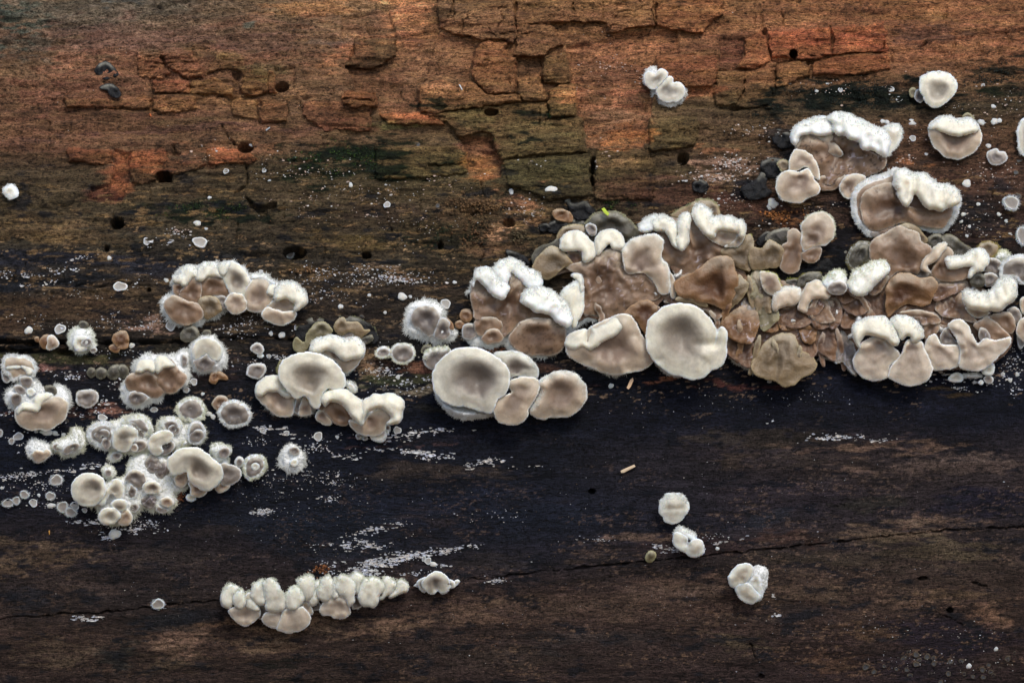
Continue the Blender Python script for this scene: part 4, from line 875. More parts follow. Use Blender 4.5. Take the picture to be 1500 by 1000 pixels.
thing(F, 'grey green translucent old fungus hanging below the arched row of merged lobes', 'fungus', 'the grey-green old fungus', *CC, [
 c("223,600 260,545 320,538 357,580 342,625 280,652 233,640", h=8, tone='jelly', w=1.5, a=1), c("385,590 400,570 435,570 440,595 410,605", h=5, tone='jelly', w=1)], G0)
thing(F, 'tiny grey cup with thin white rim above the left half of the creamy shell cluster', 'fungus', 'the upper of two thin-rimmed cups', *CC, [c("733,702 770,662 815,673 832,712 812,742 765,735", h=8, w=2.2, tone='slate', a=2, fz=1.5), c("785,745 810,738 830,755 812,770 790,765", h=4, tone='pale', w=1)], G0)
thing(F, 'tiny notched grey cup with thick white rim left of the creamy shell cluster', 'fungus', 'the notched thick-rimmed cup', *CC, [c("703,882 728,825 780,812 832,820 844,860 820,912 780,924 728,907", h=9, w=2.8, tone='slate', a=3, fz=2, c0=(785,855))], G0)
# ---- creamy shell cluster
thing('fungus_clump', 'cluster of smooth creamy shells, a big round one beside a heart shaped lip', 'fungus', 'the smooth creamy shell cluster', *DD, [
 wb("115,650 250,600 500,640 560,720 640,790 760,805 900,880 1040,868 1045,800 900,640 700,600 600,640 520,700 485,735 425,755 345,742 230,748 150,700", h=7, fz=6, fa=[(180, 360)]),
 c("68,560 90,500 150,460 230,450 262,500 345,600 358,640 352,700 340,742 270,752 200,727 140,672 88,620", h=18, tone='beige', a=6, c0=(240,630), w=1.6, ty=3),
 r("70,575 85,510 140,463 230,448 262,490 302,560 347,602 300,607 240,577 160,567 108,605", h=19, tone='cream', top=.5, a=8),
 c("358,692 375,620 407,622 392,722 363,722", h=17, tone='slate', w=1, a=1), c("388,712 408,640 440,603 482,690 472,732 420,747 390,737", h=18, tone='beige', w=1.2, a=1),
 c("513,740 540,695 580,698 622,770 632,807 580,810 528,782", h=17, tone='beige', w=1.5, a=2), c("525,660 560,600 590,640 580,700 545,700", h=20, tone='brown', w=1, a=1),
 c("555,640 580,590 640,600 720,680 772,740 762,790 720,817 650,802 600,742 563,690", h=21, tone='brown', a=5, w=1.6),
 c("238,430 260,358 330,303 420,283 520,288 620,328 692,400 727,470 727,532 680,552 600,548 560,582 540,682 490,682 440,600 370,617 325,582 278,530 248,480", h=38, tone='cream', a=17, lip=3, c0=(470,510), ty=5, w=1.6, rg=(("432,600 440,560 462,538", 2.5, 1.2),)),
 c("758,780 840,798 900,740 960,700 1062,700 1092,760 1032,802 1012,860 940,892 860,887 790,852", h=24, tone='beige', a=5, c0=(900,770), w=1.8),
 r("553,622 570,578 620,548 700,543 782,580 848,640 870,700 856,800 834,815 788,770 738,690 680,647 620,642 582,680 560,662", h=30, tone='cream', top=.55, a=12),
 r("846,640 900,600 980,583 1080,586 1142,620 1162,690 1142,760 1090,807 1028,802 1062,760 1042,712 990,692 920,702 882,742 850,806 834,800 838,720", h=30, tone='cream', top=.55, a=12, tx=2),
 c("918,890 960,858 1010,850 1032,890 1010,932 960,934 923,915", h=13, tone='pale', w=1.4, a=1), c("1020,820 1050,812 1055,840 1030,850", h=8, tone='slate', w=1), c("1015,850 1040,845 1045,875 1020,880", h=8, tone='pale', w=1), 
 c("808,885 830,878 842,900 820,915", h=8, tone='slate', w=1), c("855,900 880,893 890,915 862,922", h=7, tone='slate', w=1)], G0)
thing(F, 'creamy fungus with wavy notched lip tucked behind the top of the creamy shell cluster', 'fungus', 'the wavy-lipped creamy fungus', *DD, [
 wb("690,400 780,400 800,400 740,452 705,440", h=8, fz=5),
 c("470,240 500,190 580,165 650,160 720,175 790,170 850,210 872,270 850,330 800,390 740,432 700,418 690,380 640,330 560,292 478,282", h=18, tone='beige', a=7, c0=(650,310), w=1.6),
 r("470,242 488,195 560,163 650,160 730,180 800,168 852,205 872,260 850,312 790,320 742,347 700,332 650,287 590,267 520,290 473,277", h=22, tone='cream', top=.75, felt=7, fz=3, fa=UP, a=11)], G0)
thing('old_fungus', 'decaying olive green wavy fungus remnants behind the top of the creamy shell cluster', 'fungus', 'the olive remnants behind the creamy shells', *DD, [
 c("370,180 380,90 480,28 600,38 655,20 760,8 880,55 952,120 962,200 880,222 800,190 600,200 430,230", h=5, tone='black', w=1, a=2, nz=3, fz=3, fa=UP, hc=(150,150,112)),
 c("350,210 370,172 425,205 445,150 470,110 515,65 580,60 630,110 602,160 500,182 455,240 412,287 360,262", h=15, tone='moss', a=4, w=1.5),
 c("646,88 680,35 720,30 742,60 820,63 872,110 907,120 862,162 820,177 770,132 700,152 663,130", h=17, tone='olive', a=5, w=1.8, rg=(("700,110 760,120", 2, 3),)),
 c("780,170 860,170 920,150 930,190 880,222 800,200", h=11, tone='jelly', w=1, a=2), c("700,135 740,120 785,130 780,165 715,165", h=13, tone='slate', w=1, a=1),
 c("720,500 770,490 812,530 805,570 760,555", h=9, tone='white', w=4, fz=5, hc=(222,222,206)), c("228,400 250,345 290,335 250,420 235,440", h=8, tone='moss', w=1, fz=3, hc=(150,150,100))], G0)
for s_, lab, sh in (("1060,300 1078,240 1150,213 1220,233 1240,290 1217,340 1150,364 1088,347", 'round grey cup with hairy cream rim on the ochre patch right of the creamy shells', 'the hairy cup on the ochre patch'),
                ("950,280 970,250 1018,236 1060,265 1057,300 1010,322 958,310", 'smaller flat hairy cup touching the round cup on the ochre patch', 'the small flat cup on the ochre patch')):
    thing(F, lab, 'fungus', sh, *DD, [c(s_, h=11, w=3.4, tone='slate', fz=3.2, a=3, hc=(236,234,210))], G0)
thing(F, 'grey cup with brush of cream hairs, half behind the big round grey oyster shell', 'fungus', 'the brush-topped grey cup', *EE, [
 c("185,470 205,430 250,430 255,465 215,490", h=7, tone='jelly', w=2, fz=3, hc=(190,186,150)),
 c("200,512 228,462 300,445 370,440 397,470 352,520 312,570 270,607 223,582 203,542", h=13, w=2.2, tone='slate', a=3, fz=5, fa=UP, felt=8, hc=(230,232,208))], G0)
# ---- ring fungus
thing(F, 'round fungus with a bald grey brown disc inside a wide snow white hairy ring', 'fungus', 'the white-ringed disc', *EE, [
 wb("63,220 73,160 120,103 200,83 280,98 337,145 357,200 352,260 400,290 448,320 442,370 380,402 290,417 220,392 130,372 62,322", h=12, fz=8),
 c("108,222 128,170 180,142 260,142 307,180 322,230 302,290 270,352 220,357 180,320 135,300 110,260", h=18, tone='slate', a=4, w=1.6, rg=(("180,320 190,300", 2, 2),)),
 c("278,350 300,278 340,228 387,250 392,300 397,350 350,390 300,377", h=17, tone='slate', a=5, w=1.5), c("345,240 375,232 412,265 420,310 392,300 385,260", h=16, tone='amber', a=2, w=1)], G0)
thing('old_fungus', 'small amber jelly lump between the white ringed disc and the middle shell', 'fungus', 'the amber lump', *EE, [
 c("468,210 488,170 540,168 562,210 540,252 490,250", h=9, tone='amber', w=2, a=2), c("438,262 478,248 502,278 478,302 445,300", h=7, tone='amber', w=1.5, a=2), c("495,245 540,250 520,275", h=6, tone='amber', w=1)])
thing('fungus_clump', 'big round grey oyster shell with a white woolly lower edge', 'fungus', 'the big round oyster shell', *EE, [
 wb("285,740 325,815 400,862 500,880 640,905 718,925 705,950 600,972 500,974 410,942 335,880 290,810", h=30, fz=4, e=2),
 c("268,660 278,600 340,518 420,463 520,443 610,453 720,503 792,560 830,620 828,720 795,790 742,832 702,920 620,912 520,882 400,862 318,812 276,740", h=40, tone='grey', a=18, lip=3, c0=(600,690), ty=5, w=1.6, top=.4, rg=(("600,845 650,900", 1.5, 1.2), ("520,860 560,890", 1.5, 1.2), ("640,850 680,900", 1.2, 1)))], G0)
thing(F, 'half hidden oval shell with pale rim behind the right side of the big oyster shell', 'fungus', 'the half-hidden oval shell', *EE, [
 c("718,492 770,473 860,473 950,498 1012,550 1042,610 1032,667 980,662 880,652 800,690 780,600", h=22, tone='grey', a=6, c0=(880,620), w=1.8, top=.6, felt=6, fz=2, fa=UP, rg=(("820,590 1000,600", -2, 3),))], G0)
thing(F, 'twisted beige fan between the big oyster shell and the rounded lobed fan', 'fungus', 'the twisted beige fan', *EE, [
 c("820,720 830,690 900,663 990,663 1047,690 1052,740 1022,812 972,900 962,952 900,1002 800,1007 740,972 716,910 728,850 790,800 850,772", h=34, tone='beige', a=4, c0=(850,800), w=1.5, ty=3, rg=(("850,770 900,740 960,760", -3, 6), ("920,880 940,890", 2, 2)))], G0)
thing(F, 'rounded grey beige fan with lobed lower edge, right of the twisted fan', 'fungus', 'the rounded lobed fan', *EE, [
 c("1048,700 1100,650 1180,618 1260,618 1332,650 1382,710 1400,780 1372,862 1290,942 1210,957 1140,955 1080,970 1010,952 978,915 1020,842 1055,760", h=29, tone='beige', a=5, c0=(1200,780), w=1.6, top=.35, felt=5, fz=2, fa=[(60, 170)], rg=(("1060,720 1100,735 1075,800 1040,870", 3.5, 3.5), ("1100,760 1200,740", -2, 5), ("1145,955 1140,900", -2, 2)))], G0)
GG = ((930, 280), 5); HHH = ((1200, 300), 5); KK = ((960, 400), 4.6875); JJ = ((1200, 400), 5); MM = ((1120, 150), 5); NN = ((1320, 80), 5.5556)
BR = dict(veil=.7, nz=3.0, dirt=.3, ty=-6.5, fan=1.5)
def ribbon(pts, wd):
    p = catmull_open(pts); t = np.gradient(p, axis=0); n_ = np.stack([-t[:, 1], t[:, 0]], 1); n_ /= np.sqrt((n_**2).sum(1, keepdims=True))+1e-9
    k_ = wd*.5*np.sin(np.pi*np.linspace(.12, .88, len(p)))[:, None]*(1+.2*np.sin(np.arange(len(p))*1.7))[:, None]
    o_ = np.concatenate([p+n_*k_, (p-n_*k_)[::-1]]); return ' '.join(f'{a_:.1f},{b_:.1f}' for a_, b_ in o_)
def catmull_open(pts):
    p = np.asarray(pts, float); t = np.linspace(0, 1, len(p)); u_ = np.linspace(0, 1, max(5, len(p)*2))
    return np.stack([np.interp(u_, t, p[:, 0]), np.interp(u_, t, p[:, 1])], 1)
FR1 = [([(1066,392),(1076,420),(1063,455),(1058,478)], 9, 'amber', 26), ([(990,438),(1012,438),(1036,448)], 8, 'olive', 27), ([(1097,405),(1100,438),(1113,466)], 9, 'olive', 20), ([(1128,441),(1150,450),(1174,441)], 8, 'brown', 18),
       ([(1186,466),(1192,444),(1202,424)], 8, 'brown', 20), ([(1112,492),(1106,522),(1098,548)], 8, 'olive', 26), ([(1133,498),(1140,528),(1150,556)], 9, 'olive', 28), ([(1172,508),(1166,540),(1157,556)], 8, 'olive', 26),
       ([(1226,482),(1233,512),(1236,542)], 8, 'mass', 16), ([(1206,488),(1200,512),(1207,536)], 8, 'mass', 17), ([(1082,470),(1086,500),(1080,530)], 9, 'amber', 24), ([(1040,456),(1052,470),(1048,492)], 8, 'brown', 20), ([(1240,424),(1262,436),(1272,456)], 8, 'brown', 20), ([(1150,480),(1172,474),(1190,482)], 7, 'amber', 18)]
FR2 = [([(850,366),(864,396),(884,418)], 10, 'brown', 17), ([(902,386),(930,410),(926,442)], 10, 'brown', 18), ([(938,470),(954,448),(978,462)], 8, 'mass', 18), ([(868,440),(882,462),(880,478)], 9, 'brown', 17), ([(944,352),(930,372),(920,392)], 11, 'olive', 22), ([(970,390),(984,410),(986,436)], 10, 'beige', 24)]
# ---- middle fungus with rolled white margins
thing('fungus_clump', 'brown veined fungus with thick snow white rolled margins in the middle of the picture', 'fungus', 'the middle fungus with snow-white rolls', *FF, [
 wb("22,500 40,460 60,400 120,560 90,640 80,720 0,760 0,830 60,882 150,897 220,902 290,872 330,922 480,972 600,982 700,942 752,822 810,742 700,620 500,560 300,500", h=8, fz=7),
 c("-8,740 45,718 87,740 92,802 50,834 -5,822", h=12, tone='slate', w=1.2, a=2),
 c("48,480 62,410 120,400 200,500 260,540 330,440 320,350 400,370 450,460 430,520 480,600 600,640 700,720 560,700 420,705 330,792 280,812 262,722 200,702 85,692 72,640 50,560", h=19, tone='brown', a=6, w=1.2, c0=(320,560), veil=.5, dirt=.4, nz=2.5, fan=1.2, rg=(("240,560 250,720 265,790", 2.5, 3), ("330,500 330,760", 2, 5), ("80,640 180,680", -2, 3))),
 c("78,702 180,668 262,700 283,740 250,782 180,762 130,812 88,790", h=17, tone='brown', a=3, w=1.2, nz=2, rg=(("215,690 225,740", 2, 3),)),
 c("128,822 190,763 250,768 285,822 260,852 190,867 138,850", h=19, tone='brown', a=2, w=1.6),
 f("420,680 460,640 520,660 480,700 430,705", h=13, tone='white', a=1, veil=1),
 c("326,822 370,760 430,700 540,680 680,700 732,750 747,822 722,902 640,952 545,947 490,952 400,922 348,880", h=23, tone='brown', a=7, w=1.8, c0=(540,790), nz=2.2, dirt=.5, rg=(("540,945 532,890", -2.5, 2), ("450,830 640,800", 2, 7))),
 r("700,500 750,450 820,400 846,360 872,420 877,560 862,640 812,742 780,730 770,640 740,560 708,530", h=26, tone='cream', top=.6, felt=8, fz=3, fa=UP, a=5),
 r("780,370 830,350 867,380 875,460 850,500 840,430 815,395", h=27, tone='grey', top=.2, a=4),
 r("210,335 250,268 330,241 400,258 450,308 530,335 572,400 562,452 500,472 440,442 385,372 340,348 325,430 300,440 265,400", h=24, tone='white', top=.8, felt=30, fz=5, fa=UP, a=9, nz=2),
 r("58,420 72,350 120,310 180,308 222,350 272,402 312,430 327,472 292,532 250,544 200,512 150,452 110,410 80,400 66,440", h=29, tone='white', top=.7, felt=12, fz=2, a=12, nz=2),
 r("416,520 440,480 530,453 640,478 722,540 772,600 797,672 782,737 742,747 678,712 633,662 560,647 470,602 428,562", h=30, tone='white', top=.8, felt=16, fz=4, fa=UP, a=14, nz=2, rg=(("632,660 640,620 660,600", -5, 3),))], G0)
# ---- brown sheet with curls (centre right)
thing('fungus_clump', 'wrinkled brown jelly sheet with three curled creamy lips along its top left', 'fungus', 'the wrinkled brown sheet', *FF, [
 *[c(ribbon(p_, w_), h=h_, tone=t_, w=1, a=-2.5, nz=1.5, org=((0, 0), 1), name='ruffle') for p_, w_, t_, h_ in FR2],
 f("620,380 740,300 860,260 950,220 1060,170 1160,200 1240,240 1450,400 1500,500 1440,560 1400,620 1330,780 1250,700 1080,700 990,690 900,670 830,710 870,600 870,460 850,360 760,340", h=9, tone='mass', a=3, veil=1.5),
 wb("775,775 830,705 900,648 985,650 1000,690 920,705 850,740 790,790", h=6, fz=6),
 f("500,240 560,160 640,130 700,80 760,50 700,180 600,170 520,290", h=8, tone='jelly', a=3),
 c("498,300 540,230 620,160 680,160 742,210 790,270 800,292 722,312 662,372 610,397 558,372 518,330", h=24, tone='olive', a=7, c0=(700,310), w=1.6, ty=3, top=.3),
 c("740,300 860,270 950,230 1060,180 1160,200 1200,340 1320,350 1422,480 1412,542 1290,562 1180,652 1060,692 1000,672 920,652 880,660 872,600 872,460 850,360 800,340", h=17, tone='brown', a=4, w=1, c0=(1000,400), veil=1.2, nz=3.5, dirt=.3, fan=1.6,
   rg=(("1010,290 1090,330 1080,420 1000,450", 4, 3.5), ("930,500 1080,450 1060,380", 3, 3), ("1240,380 1330,370 1390,430 1380,480", 2.5, 2), ("1250,420 1310,410 1340,470", 2.5, 2), ("1230,480 1250,530 1310,520", 2.5, 2), ("900,480 940,560 930,640", 3, 3), ("870,300 960,350 990,430", -3, 4))),
 f("760,200 830,200 860,250 800,290 760,260", h=18, tone='brown', a=2), f("1010,200 1060,180 1080,260 1010,250", h=15, tone='brown', a=2), f("1070,180 1160,180 1160,260 1080,265", h=12, tone='slate', a=2, dirt=.4),
 c("1168,652 1240,580 1320,550 1392,570 1412,640 1380,722 1330,802 1270,702 1220,652", h=22, tone='amber', a=4, w=1.2, top=.1),
 c("1158,200 1200,120 1290,80 1400,62 1452,100 1457,160 1440,230 1490,292 1505,400 1500,490 1440,505 1400,440 1320,352 1200,352 1170,290", h=30, tone='beige', a=8, c0=(1290,330), w=1.4, top=.3, felt=4, fz=3, fa=[(80, 170)], ty=6, rg=(("1200,340 1260,260 1330,190", -3, 6), ("1170,200 1190,320", 3, 5))),
 r("690,165 720,80 790,46 860,48 920,90 957,160 952,230 910,270 860,252 852,190 790,187 730,192 702,178", h=26, tone='cream', top=.55, a=8), r("953,130 980,70 1040,28 1100,26 1152,70 1172,130 1160,182 1095,178 1062,135 1020,180 972,217 953,180", h=25, tone='cream', top=.4, a=7)], G0)
thing('old_fungus', 'rotting olive brown fungus with fringed crown behind the curled creamy lips', 'fungus', 'the fringed rotting fungus', ((660, 280)), 4.547, [
 c("900,240 915,190 960,150 1040,140 1120,140 1190,190 1250,260 1240,310 1160,330 1000,330 920,330", h=13, tone='jelly', a=6, w=3, fz=4, fa=UP, hc=(190,188,150), nz=3, dirt=.3),
 c("715,290 750,240 830,225 900,240 930,300 850,290 760,330 710,340", h=9, tone='olive', w=2, a=3, fz=2, fa=UP, hc=(140,140,90)),
 c("545,430 590,370 660,350 720,330 700,380 600,400 555,480", h=7, tone='jelly', w=1.5, a=2), c("900,235 930,215 970,240 965,290 925,290", h=17, tone='slate', a=1, w=1, veil=3)])
# ---- top curls group
thing('fungus_clump', 'row of curled finger like creamy lips with furry tops above the brown sheet', 'fungus', 'the finger-like curled lips', *GG, [
 c("265,175 340,128 400,98 480,58 560,68 612,120 618,185 560,172 520,112 440,112 400,160 320,195", h=12, tone='olive', a=4, w=3, fz=5, fa=UP, hc=(170,172,130)),
 f("150,250 205,380 190,470 240,530 290,600 350,640 500,570 640,500 760,500 820,470 800,330 620,300 500,200 400,160 250,200", h=9, tone='mass', a=3, veil=1.5),
 c("200,300 260,330 340,400 395,380 400,200 430,220 520,320 620,390 722,402 722,500 640,482 500,562 350,622 290,602 240,530 190,470 205,380", h=15, tone='brown', a=5, w=1, veil=1, nz=3, fan=1.6, rg=(("330,540 440,480 500,440", 3, 3), ("400,300 420,400", 3, 4), ("240,560 330,560", -2, 3))),
 r("30,270 60,215 120,180 170,176 150,250 120,290 60,300", h=27, tone='white', top=.8, felt=14, fz=5, fa=[(60, 240)], a=5),
 r("100,230 160,178 230,176 300,228 322,280 312,360 342,422 290,402 250,342 200,292 130,282", h=25, tone='cream', top=.6, felt=8, fz=4, fa=UP, a=10),
 r("318,230 350,160 400,168 402,250 397,340 382,402 345,430 310,402 298,360 318,290", h=28, tone='cream', top=.7, felt=7, fz=4, fa=UP, a=9),
 c("538,342 620,292 742,300 752,322 722,372 660,402 588,377", h=26, tone='beige', a=3, w=1.4, bands=.08), c("660,402 720,372 760,310 800,330 760,400 700,412", h=25, tone='beige', a=3, w=1.3),
 r("418,150 440,108 500,98 552,140 582,190 660,178 742,200 802,230 817,292 790,340 755,320 742,300 620,290 590,335 550,342 500,302 440,232", h=29, tone='cream', top=.75, felt=9, fz=5, fa=UP, a=11, rg=(("620,185 640,290", -3, 3), ("735,205 755,300", -3, 3), ("560,200 545,290", -2, 3)))], G0)
thing('old_fungus', 'translucent olive brown wavy ribbon right of the finger like curled lips', 'fungus', 'the olive wavy ribbon', *GG, [
 c("630,440 700,402 760,400 800,335 850,322 872,390 860,500 850,570 820,582 740,552 680,510", h=18, tone='olive', a=4, w=1.4, fz=3, fa=[(20, 100)], hc=(204,202,120), rg=(("830,420 830,560", -3, 3),)),
 c("850,560 835,450 870,412 930,422 975,360 1040,378 1090,430 1087,500 1040,552 900,572", h=19, tone='olive', a=4, w=1.4, rg=(("930,430 950,500", 2, 3), ("1020,390 1070,430", 3, 3))),
 f("930,370 1000,300 1110,270 1130,310 1090,400 1000,360", h=8, tone='jelly', a=2), f("700,560 790,580 820,650 800,700 730,660", h=8, tone='amber', a=2), f("890,370 960,300 1020,320 980,360 920,400", h=6, tone='black', a=2)], G0)
thing(F, 'round topped beige fan with trailing lower lobes, right of the olive wavy ribbon', 'fungus', 'the round-topped beige fan', *GG, [
 c("1085,470 1078,400 1118,370 1118,300 1160,273 1210,300 1240,340 1240,430 1222,490 1210,542 1190,592 1120,600 1068,562", h=20, tone='brown', a=3, w=1.5, c0=(1160,440)),
 c("1222,460 1290,410 1340,390 1364,440 1335,512 1270,522 1225,492", h=22, tone='brown', a=2, w=1.5),
 c("1213,262 1240,210 1300,163 1380,153 1442,195 1467,260 1452,340 1400,397 1345,402 1290,420 1240,440 1215,380 1225,310", h=27, tone='beige', a=5, w=1.8, fz=4, fa=[(-40, 150)], c0=(1310,370), hc=(222,222,196), rg=(("1290,320 1340,310 1355,380", 2.5, 3), ("1230,330 1270,380", -2, 3)))], G0)
# ---- large white shell
thing(F, 'large smooth creamy white shell with folded right edge in front of the brown mass', 'fungus', 'the large creamy white shell', *KK, [
 wb("-40,560 0,630 60,690 130,712 200,700 100,640 0,560", h=22, fz=3, e=2),
 c("-65,420 -50,330 0,278 80,223 180,210 270,226 350,285 402,350 422,420 408,487 425,410 445,375 477,380 494,420 484,490 490,560 457,632 380,670 332,714 255,732 180,709 100,692 30,642 -20,592 -57,520", h=44, tone='cream', a=15, lip=3, c0=(170,420), ty=7, w=1.6, deepst=.8,
   rg=(("300,490 400,488", -6, 7), ("410,490 420,430 430,400", -5, 4), ("370,600 350,570 320,560", 2, 3), ("210,600 180,700", -1.5, 3), ("40,590 0,600", -2, 3), ("375,665 365,600", -2, 2)))], G0)
thing(F, 'creamy shell with S shaped folded lip and furry lower edge, left of large white shell', 'fungus', 'the shell with an S-shaped lip', *FF, [
 wb("860,1000 960,1075 1060,1110 1140,1105 1300,1050 1200,1000 1000,980", h=14, fz=5, e=2),
 c("742,880 760,810 830,772 900,765 930,740 1040,690 1150,652 1220,665 1262,720 1290,790 1340,860 1380,960 1375,1010 1300,1060 1200,1080 1130,1095 1040,1085 900,1030 790,980 750,930", h=32, tone='beige', a=9, c0=(1080,900), w=1.5, ty=6, top=.25, rg=(("1080,1080 1090,1000", 2, 2), ("1140,1090 1130,1020", -1.5, 2), ("1260,720 1220,830 1150,900", -2, 5))),
 r("742,870 762,808 830,770 895,768 918,790 930,745 1040,690 1150,650 1210,668 1205,720 1150,780 1060,830 980,880 920,905 850,895 790,910", h=32, tone='cream', top=.3, a=9, rg=(("915,790 905,850", -6, 3.5),))], G0)

WEB = ["1060,352 1066,348 1069,340 1072,350 1078,356 1070,358", "1250,468 1256,456 1262,462 1270,466 1262,472 1252,474", "1222,456 1226,450 1230,458 1226,466", "1158,474 1164,466 1172,472 1170,480 1160,482", "1138,460 1146,457 1142,466", "985,404 994,398 1000,388 1002,392 998,404 990,408",
       "1360,400 1366,392 1374,404 1384,410 1394,408 1376,415 1366,410", "1192,436 1198,442 1206,446 1200,450 1190,444", "1418,428 1424,420 1432,416 1428,424 1420,434", "1374,470 1380,478 1392,480 1382,484 1378,494 1374,482", "1240,492 1248,486 1252,494 1244,498", "1032,470 1040,476 1050,480 1040,482", "956,424 964,428 966,434 958,434"]
# ---- brown mass in the middle right
thing('fungus_clump', 'broad brown jelly mass of many fused wrinkled lobes threaded with white webbing, right of centre', 'fungus', 'the broad brown jelly mass', *KK, [
 f("40,150 90,60 300,-30 480,-100 560,-20 620,60 700,20 900,60 1080,110 1260,60 1400,40 1560,60 1700,100 1900,60 2200,80 2300,200 2250,420 2000,470 1760,420 1600,350 1420,420 1400,600 1330,640 1270,600 1160,570 1080,560 1000,520 900,420 760,560 690,640 600,620 500,560 490,420 430,330 300,250 150,220", h=9, tone='mass', a=2, veil=2.2, nz=3, e=4),
 wb("495,560 540,590 620,640 680,660 680,700 620,660 540,620 500,590", h=7, fz=5), wb("1105,600 1160,562 1230,600 1270,598 1330,640 1380,690 1360,700 1270,625 1160,590", h=7, fz=3),
 *[c(ribbon(p_, w_), h=h_, tone=t_, w=1, a=-2.5, nz=1.5, org=((0, 0), 1), name='ruffle') for p_, w_, t_, h_ in FR1],
 *[wb(p_, h=20, fz=1.6, e=1.5, org=((0, 0), 1), name='webbing') for p_ in WEB],
 c("60,200 90,160 150,130 300,150 420,160 480,250 430,320 350,260 220,215 130,200", h=14, tone='brown', a=3, w=1.2, **BR),
 c("130,90 150,50 250,0 330,-55 410,-110 480,-115 530,-90 540,-40 570,60 545,140 500,230 470,250 380,210 320,200 250,185 160,150", h=30, tone='amber', a=9, c0=(400,110), w=1.3, ty=5, nz=2.5, top=.25, rg=(("470,-80 480,60 470,200", 5, 5), ("160,140 300,170 340,185", 3, 4), ("400,40 440,140", -4, 7))),
 c("490,250 480,120 540,80 570,10 620,50 640,90 590,180 540,220", h=24, tone='olive', a=4, w=1.3, rg=(("560,50 540,180", 3, 4),)),
 c("590,230 600,160 640,120 700,150 710,230 690,310 630,240", h=14, tone='slate', a=2, w=1.2, **BR),
 c("650,30 680,-20 750,0 740,110 810,200 850,300 800,360 740,400 700,300 640,140", h=18, tone='moss', a=3, w=1.2, **BR),
 c("465,330 560,240 640,223 702,270 714,340 690,420 655,480 560,470 490,420", h=24, tone='amber', a=4, w=1.4, c0=(560,420), **BR), 
 c("490,420 560,440 660,470 692,570 640,652 560,602 500,562", h=19, tone='mass', a=4, w=1.2, **BR),
 c("700,300 780,268 842,310 840,390 770,402 702,340", h=15, tone='amber', a=3, w=1, **BR), c("850,290 920,220 1000,260 1012,350 960,382 860,382", h=14, tone='amber', a=4, w=1, **{**BR, 'dirt': .7}),
 c("1008,300 1100,295 1107,400 1082,480 1020,470 985,380", h=15, tone='amber', a=3, w=1, **BR), c("980,430 1060,400 1112,500 1090,572 1040,562 1000,522", h=15, tone='mass', a=3, w=1, **BR),
 c("1110,380 1240,358 1252,500 1232,602 1160,562 1108,520", h=15, tone='mass', a=3, w=1, **BR), c("1230,420 1340,378 1362,480 1382,600 1370,690 1330,662 1290,612 1228,605", h=14, tone='slate', a=3, w=1.4, **BR),
 c("658,620 700,560 760,470 850,418 950,428 1002,530 1060,560 1107,620 1082,680 1000,722 950,767 880,780 820,742 740,722 678,690", h=27, tone='olive', a=4, c0=(850,520), w=1.6, deepst=.6, nz=2, dirt=.15, ty=-5, fan=1.0, rg=(("780,600 830,520", 4, 5), ("860,700 880,590 860,520", 4, 6), ("960,640 920,520", 3, 7), ("700,640 760,560", -2, 5), ("820,740 845,640", -4, 3), ("940,740 960,660", -2, 4))),
 c("1200,370 1180,250 1120,200 1240,170 1280,240 1270,330 1240,370", h=16, tone='mass', a=3, w=1, **BR),
 c("1060,190 1200,180 1240,270 1230,350 1110,380 1060,290", h=16, tone='mass', a=3, w=1, **BR),
 c("1280,160 1400,150 1480,230 1400,290 1300,250", h=15, tone='mass', a=3, w=1, **BR), c("1270,330 1340,230 1480,250 1520,330 1400,360 1300,380", h=15, tone='mass', a=3, w=1, **BR),
 c("1240,80 1300,70 1380,150 1310,210 1240,160", h=14, tone='mass', a=3, w=1, **BR), c("1000,120 1100,120 1160,200 1100,290 1000,260 960,180", h=15, tone='mass', a=3, w=1, **BR),
 c("1100,310 1170,290 1200,340 1140,360", h=13, tone='white', a=1, w=1, veil=3), c("900,340 950,320 985,350 950,385", h=17, tone='slate', a=1, w=1, veil=3),
 c("915,602 950,590 1030,610 1062,660 1075,725 1000,760 940,700", h=27, tone='beige', a=-3, w=1.3, org=GG, fz=4, fa=[(10, 130)], hc=(212,210,130)),
 c("850,620 900,580 930,660 1000,722 1012,870 960,902 920,932 890,872 850,720", h=17, tone='olive', a=3, w=1.3, org=GG, **BR),
 c("1005,870 1050,850 1200,830 1240,880 1290,960 1200,1000 1100,985 1020,950", h=14, tone='mass', a=2, w=1, org=GG, **BR),
 c("1285,790 1400,790 1442,900 1462,950 1340,962 1280,900", h=19, tone='brown', a=3, w=1.2, org=GG, **BR),
 r("1008,780 1060,718 1140,703 1212,720 1217,780 1182,822 1100,842 1010,872", h=22, tone='beige', top=.5, a=7, org=GG, felt=5, fz=3, fa=UP),
 r("1198,830 1220,750 1260,680 1330,653 1402,690 1432,750 1402,792 1340,780 1290,802 1252,882 1210,872", h=23, tone='beige', top=.45, a=7, org=GG, fz=2, fa=UP),
 c("1195,690 1210,620 1280,595 1360,595 1350,640 1260,660 1235,700", h=12, tone='jelly', a=2, w=1, org=GG, fz=3, fa=UP, hc=(150,146,70)), c("1110,650 1150,640 1210,650 1190,700 1120,690", h=8, tone='jelly', a=1, org=GG, w=1, fz=4, hc=(176,176,90), fa=UP)], G0)
thing(F, 'small stubby fungus with bald grey end and shaggy white top, left of furry sausage', 'fungus', 'the stubby shaggy-topped fungus', *HHH, [
 r("30,560 60,508 130,478 182,500 202,560 200,610 150,620 90,630 50,610", h=26, tone='white', felt=16, fz=7, fa=UP, a=6, hc=(236,238,214)),
 c("58,600 90,568 140,560 190,575 202,612 180,645 130,656 85,648 62,625", h=37, tone='slate', a=1, w=1.5)], G0)
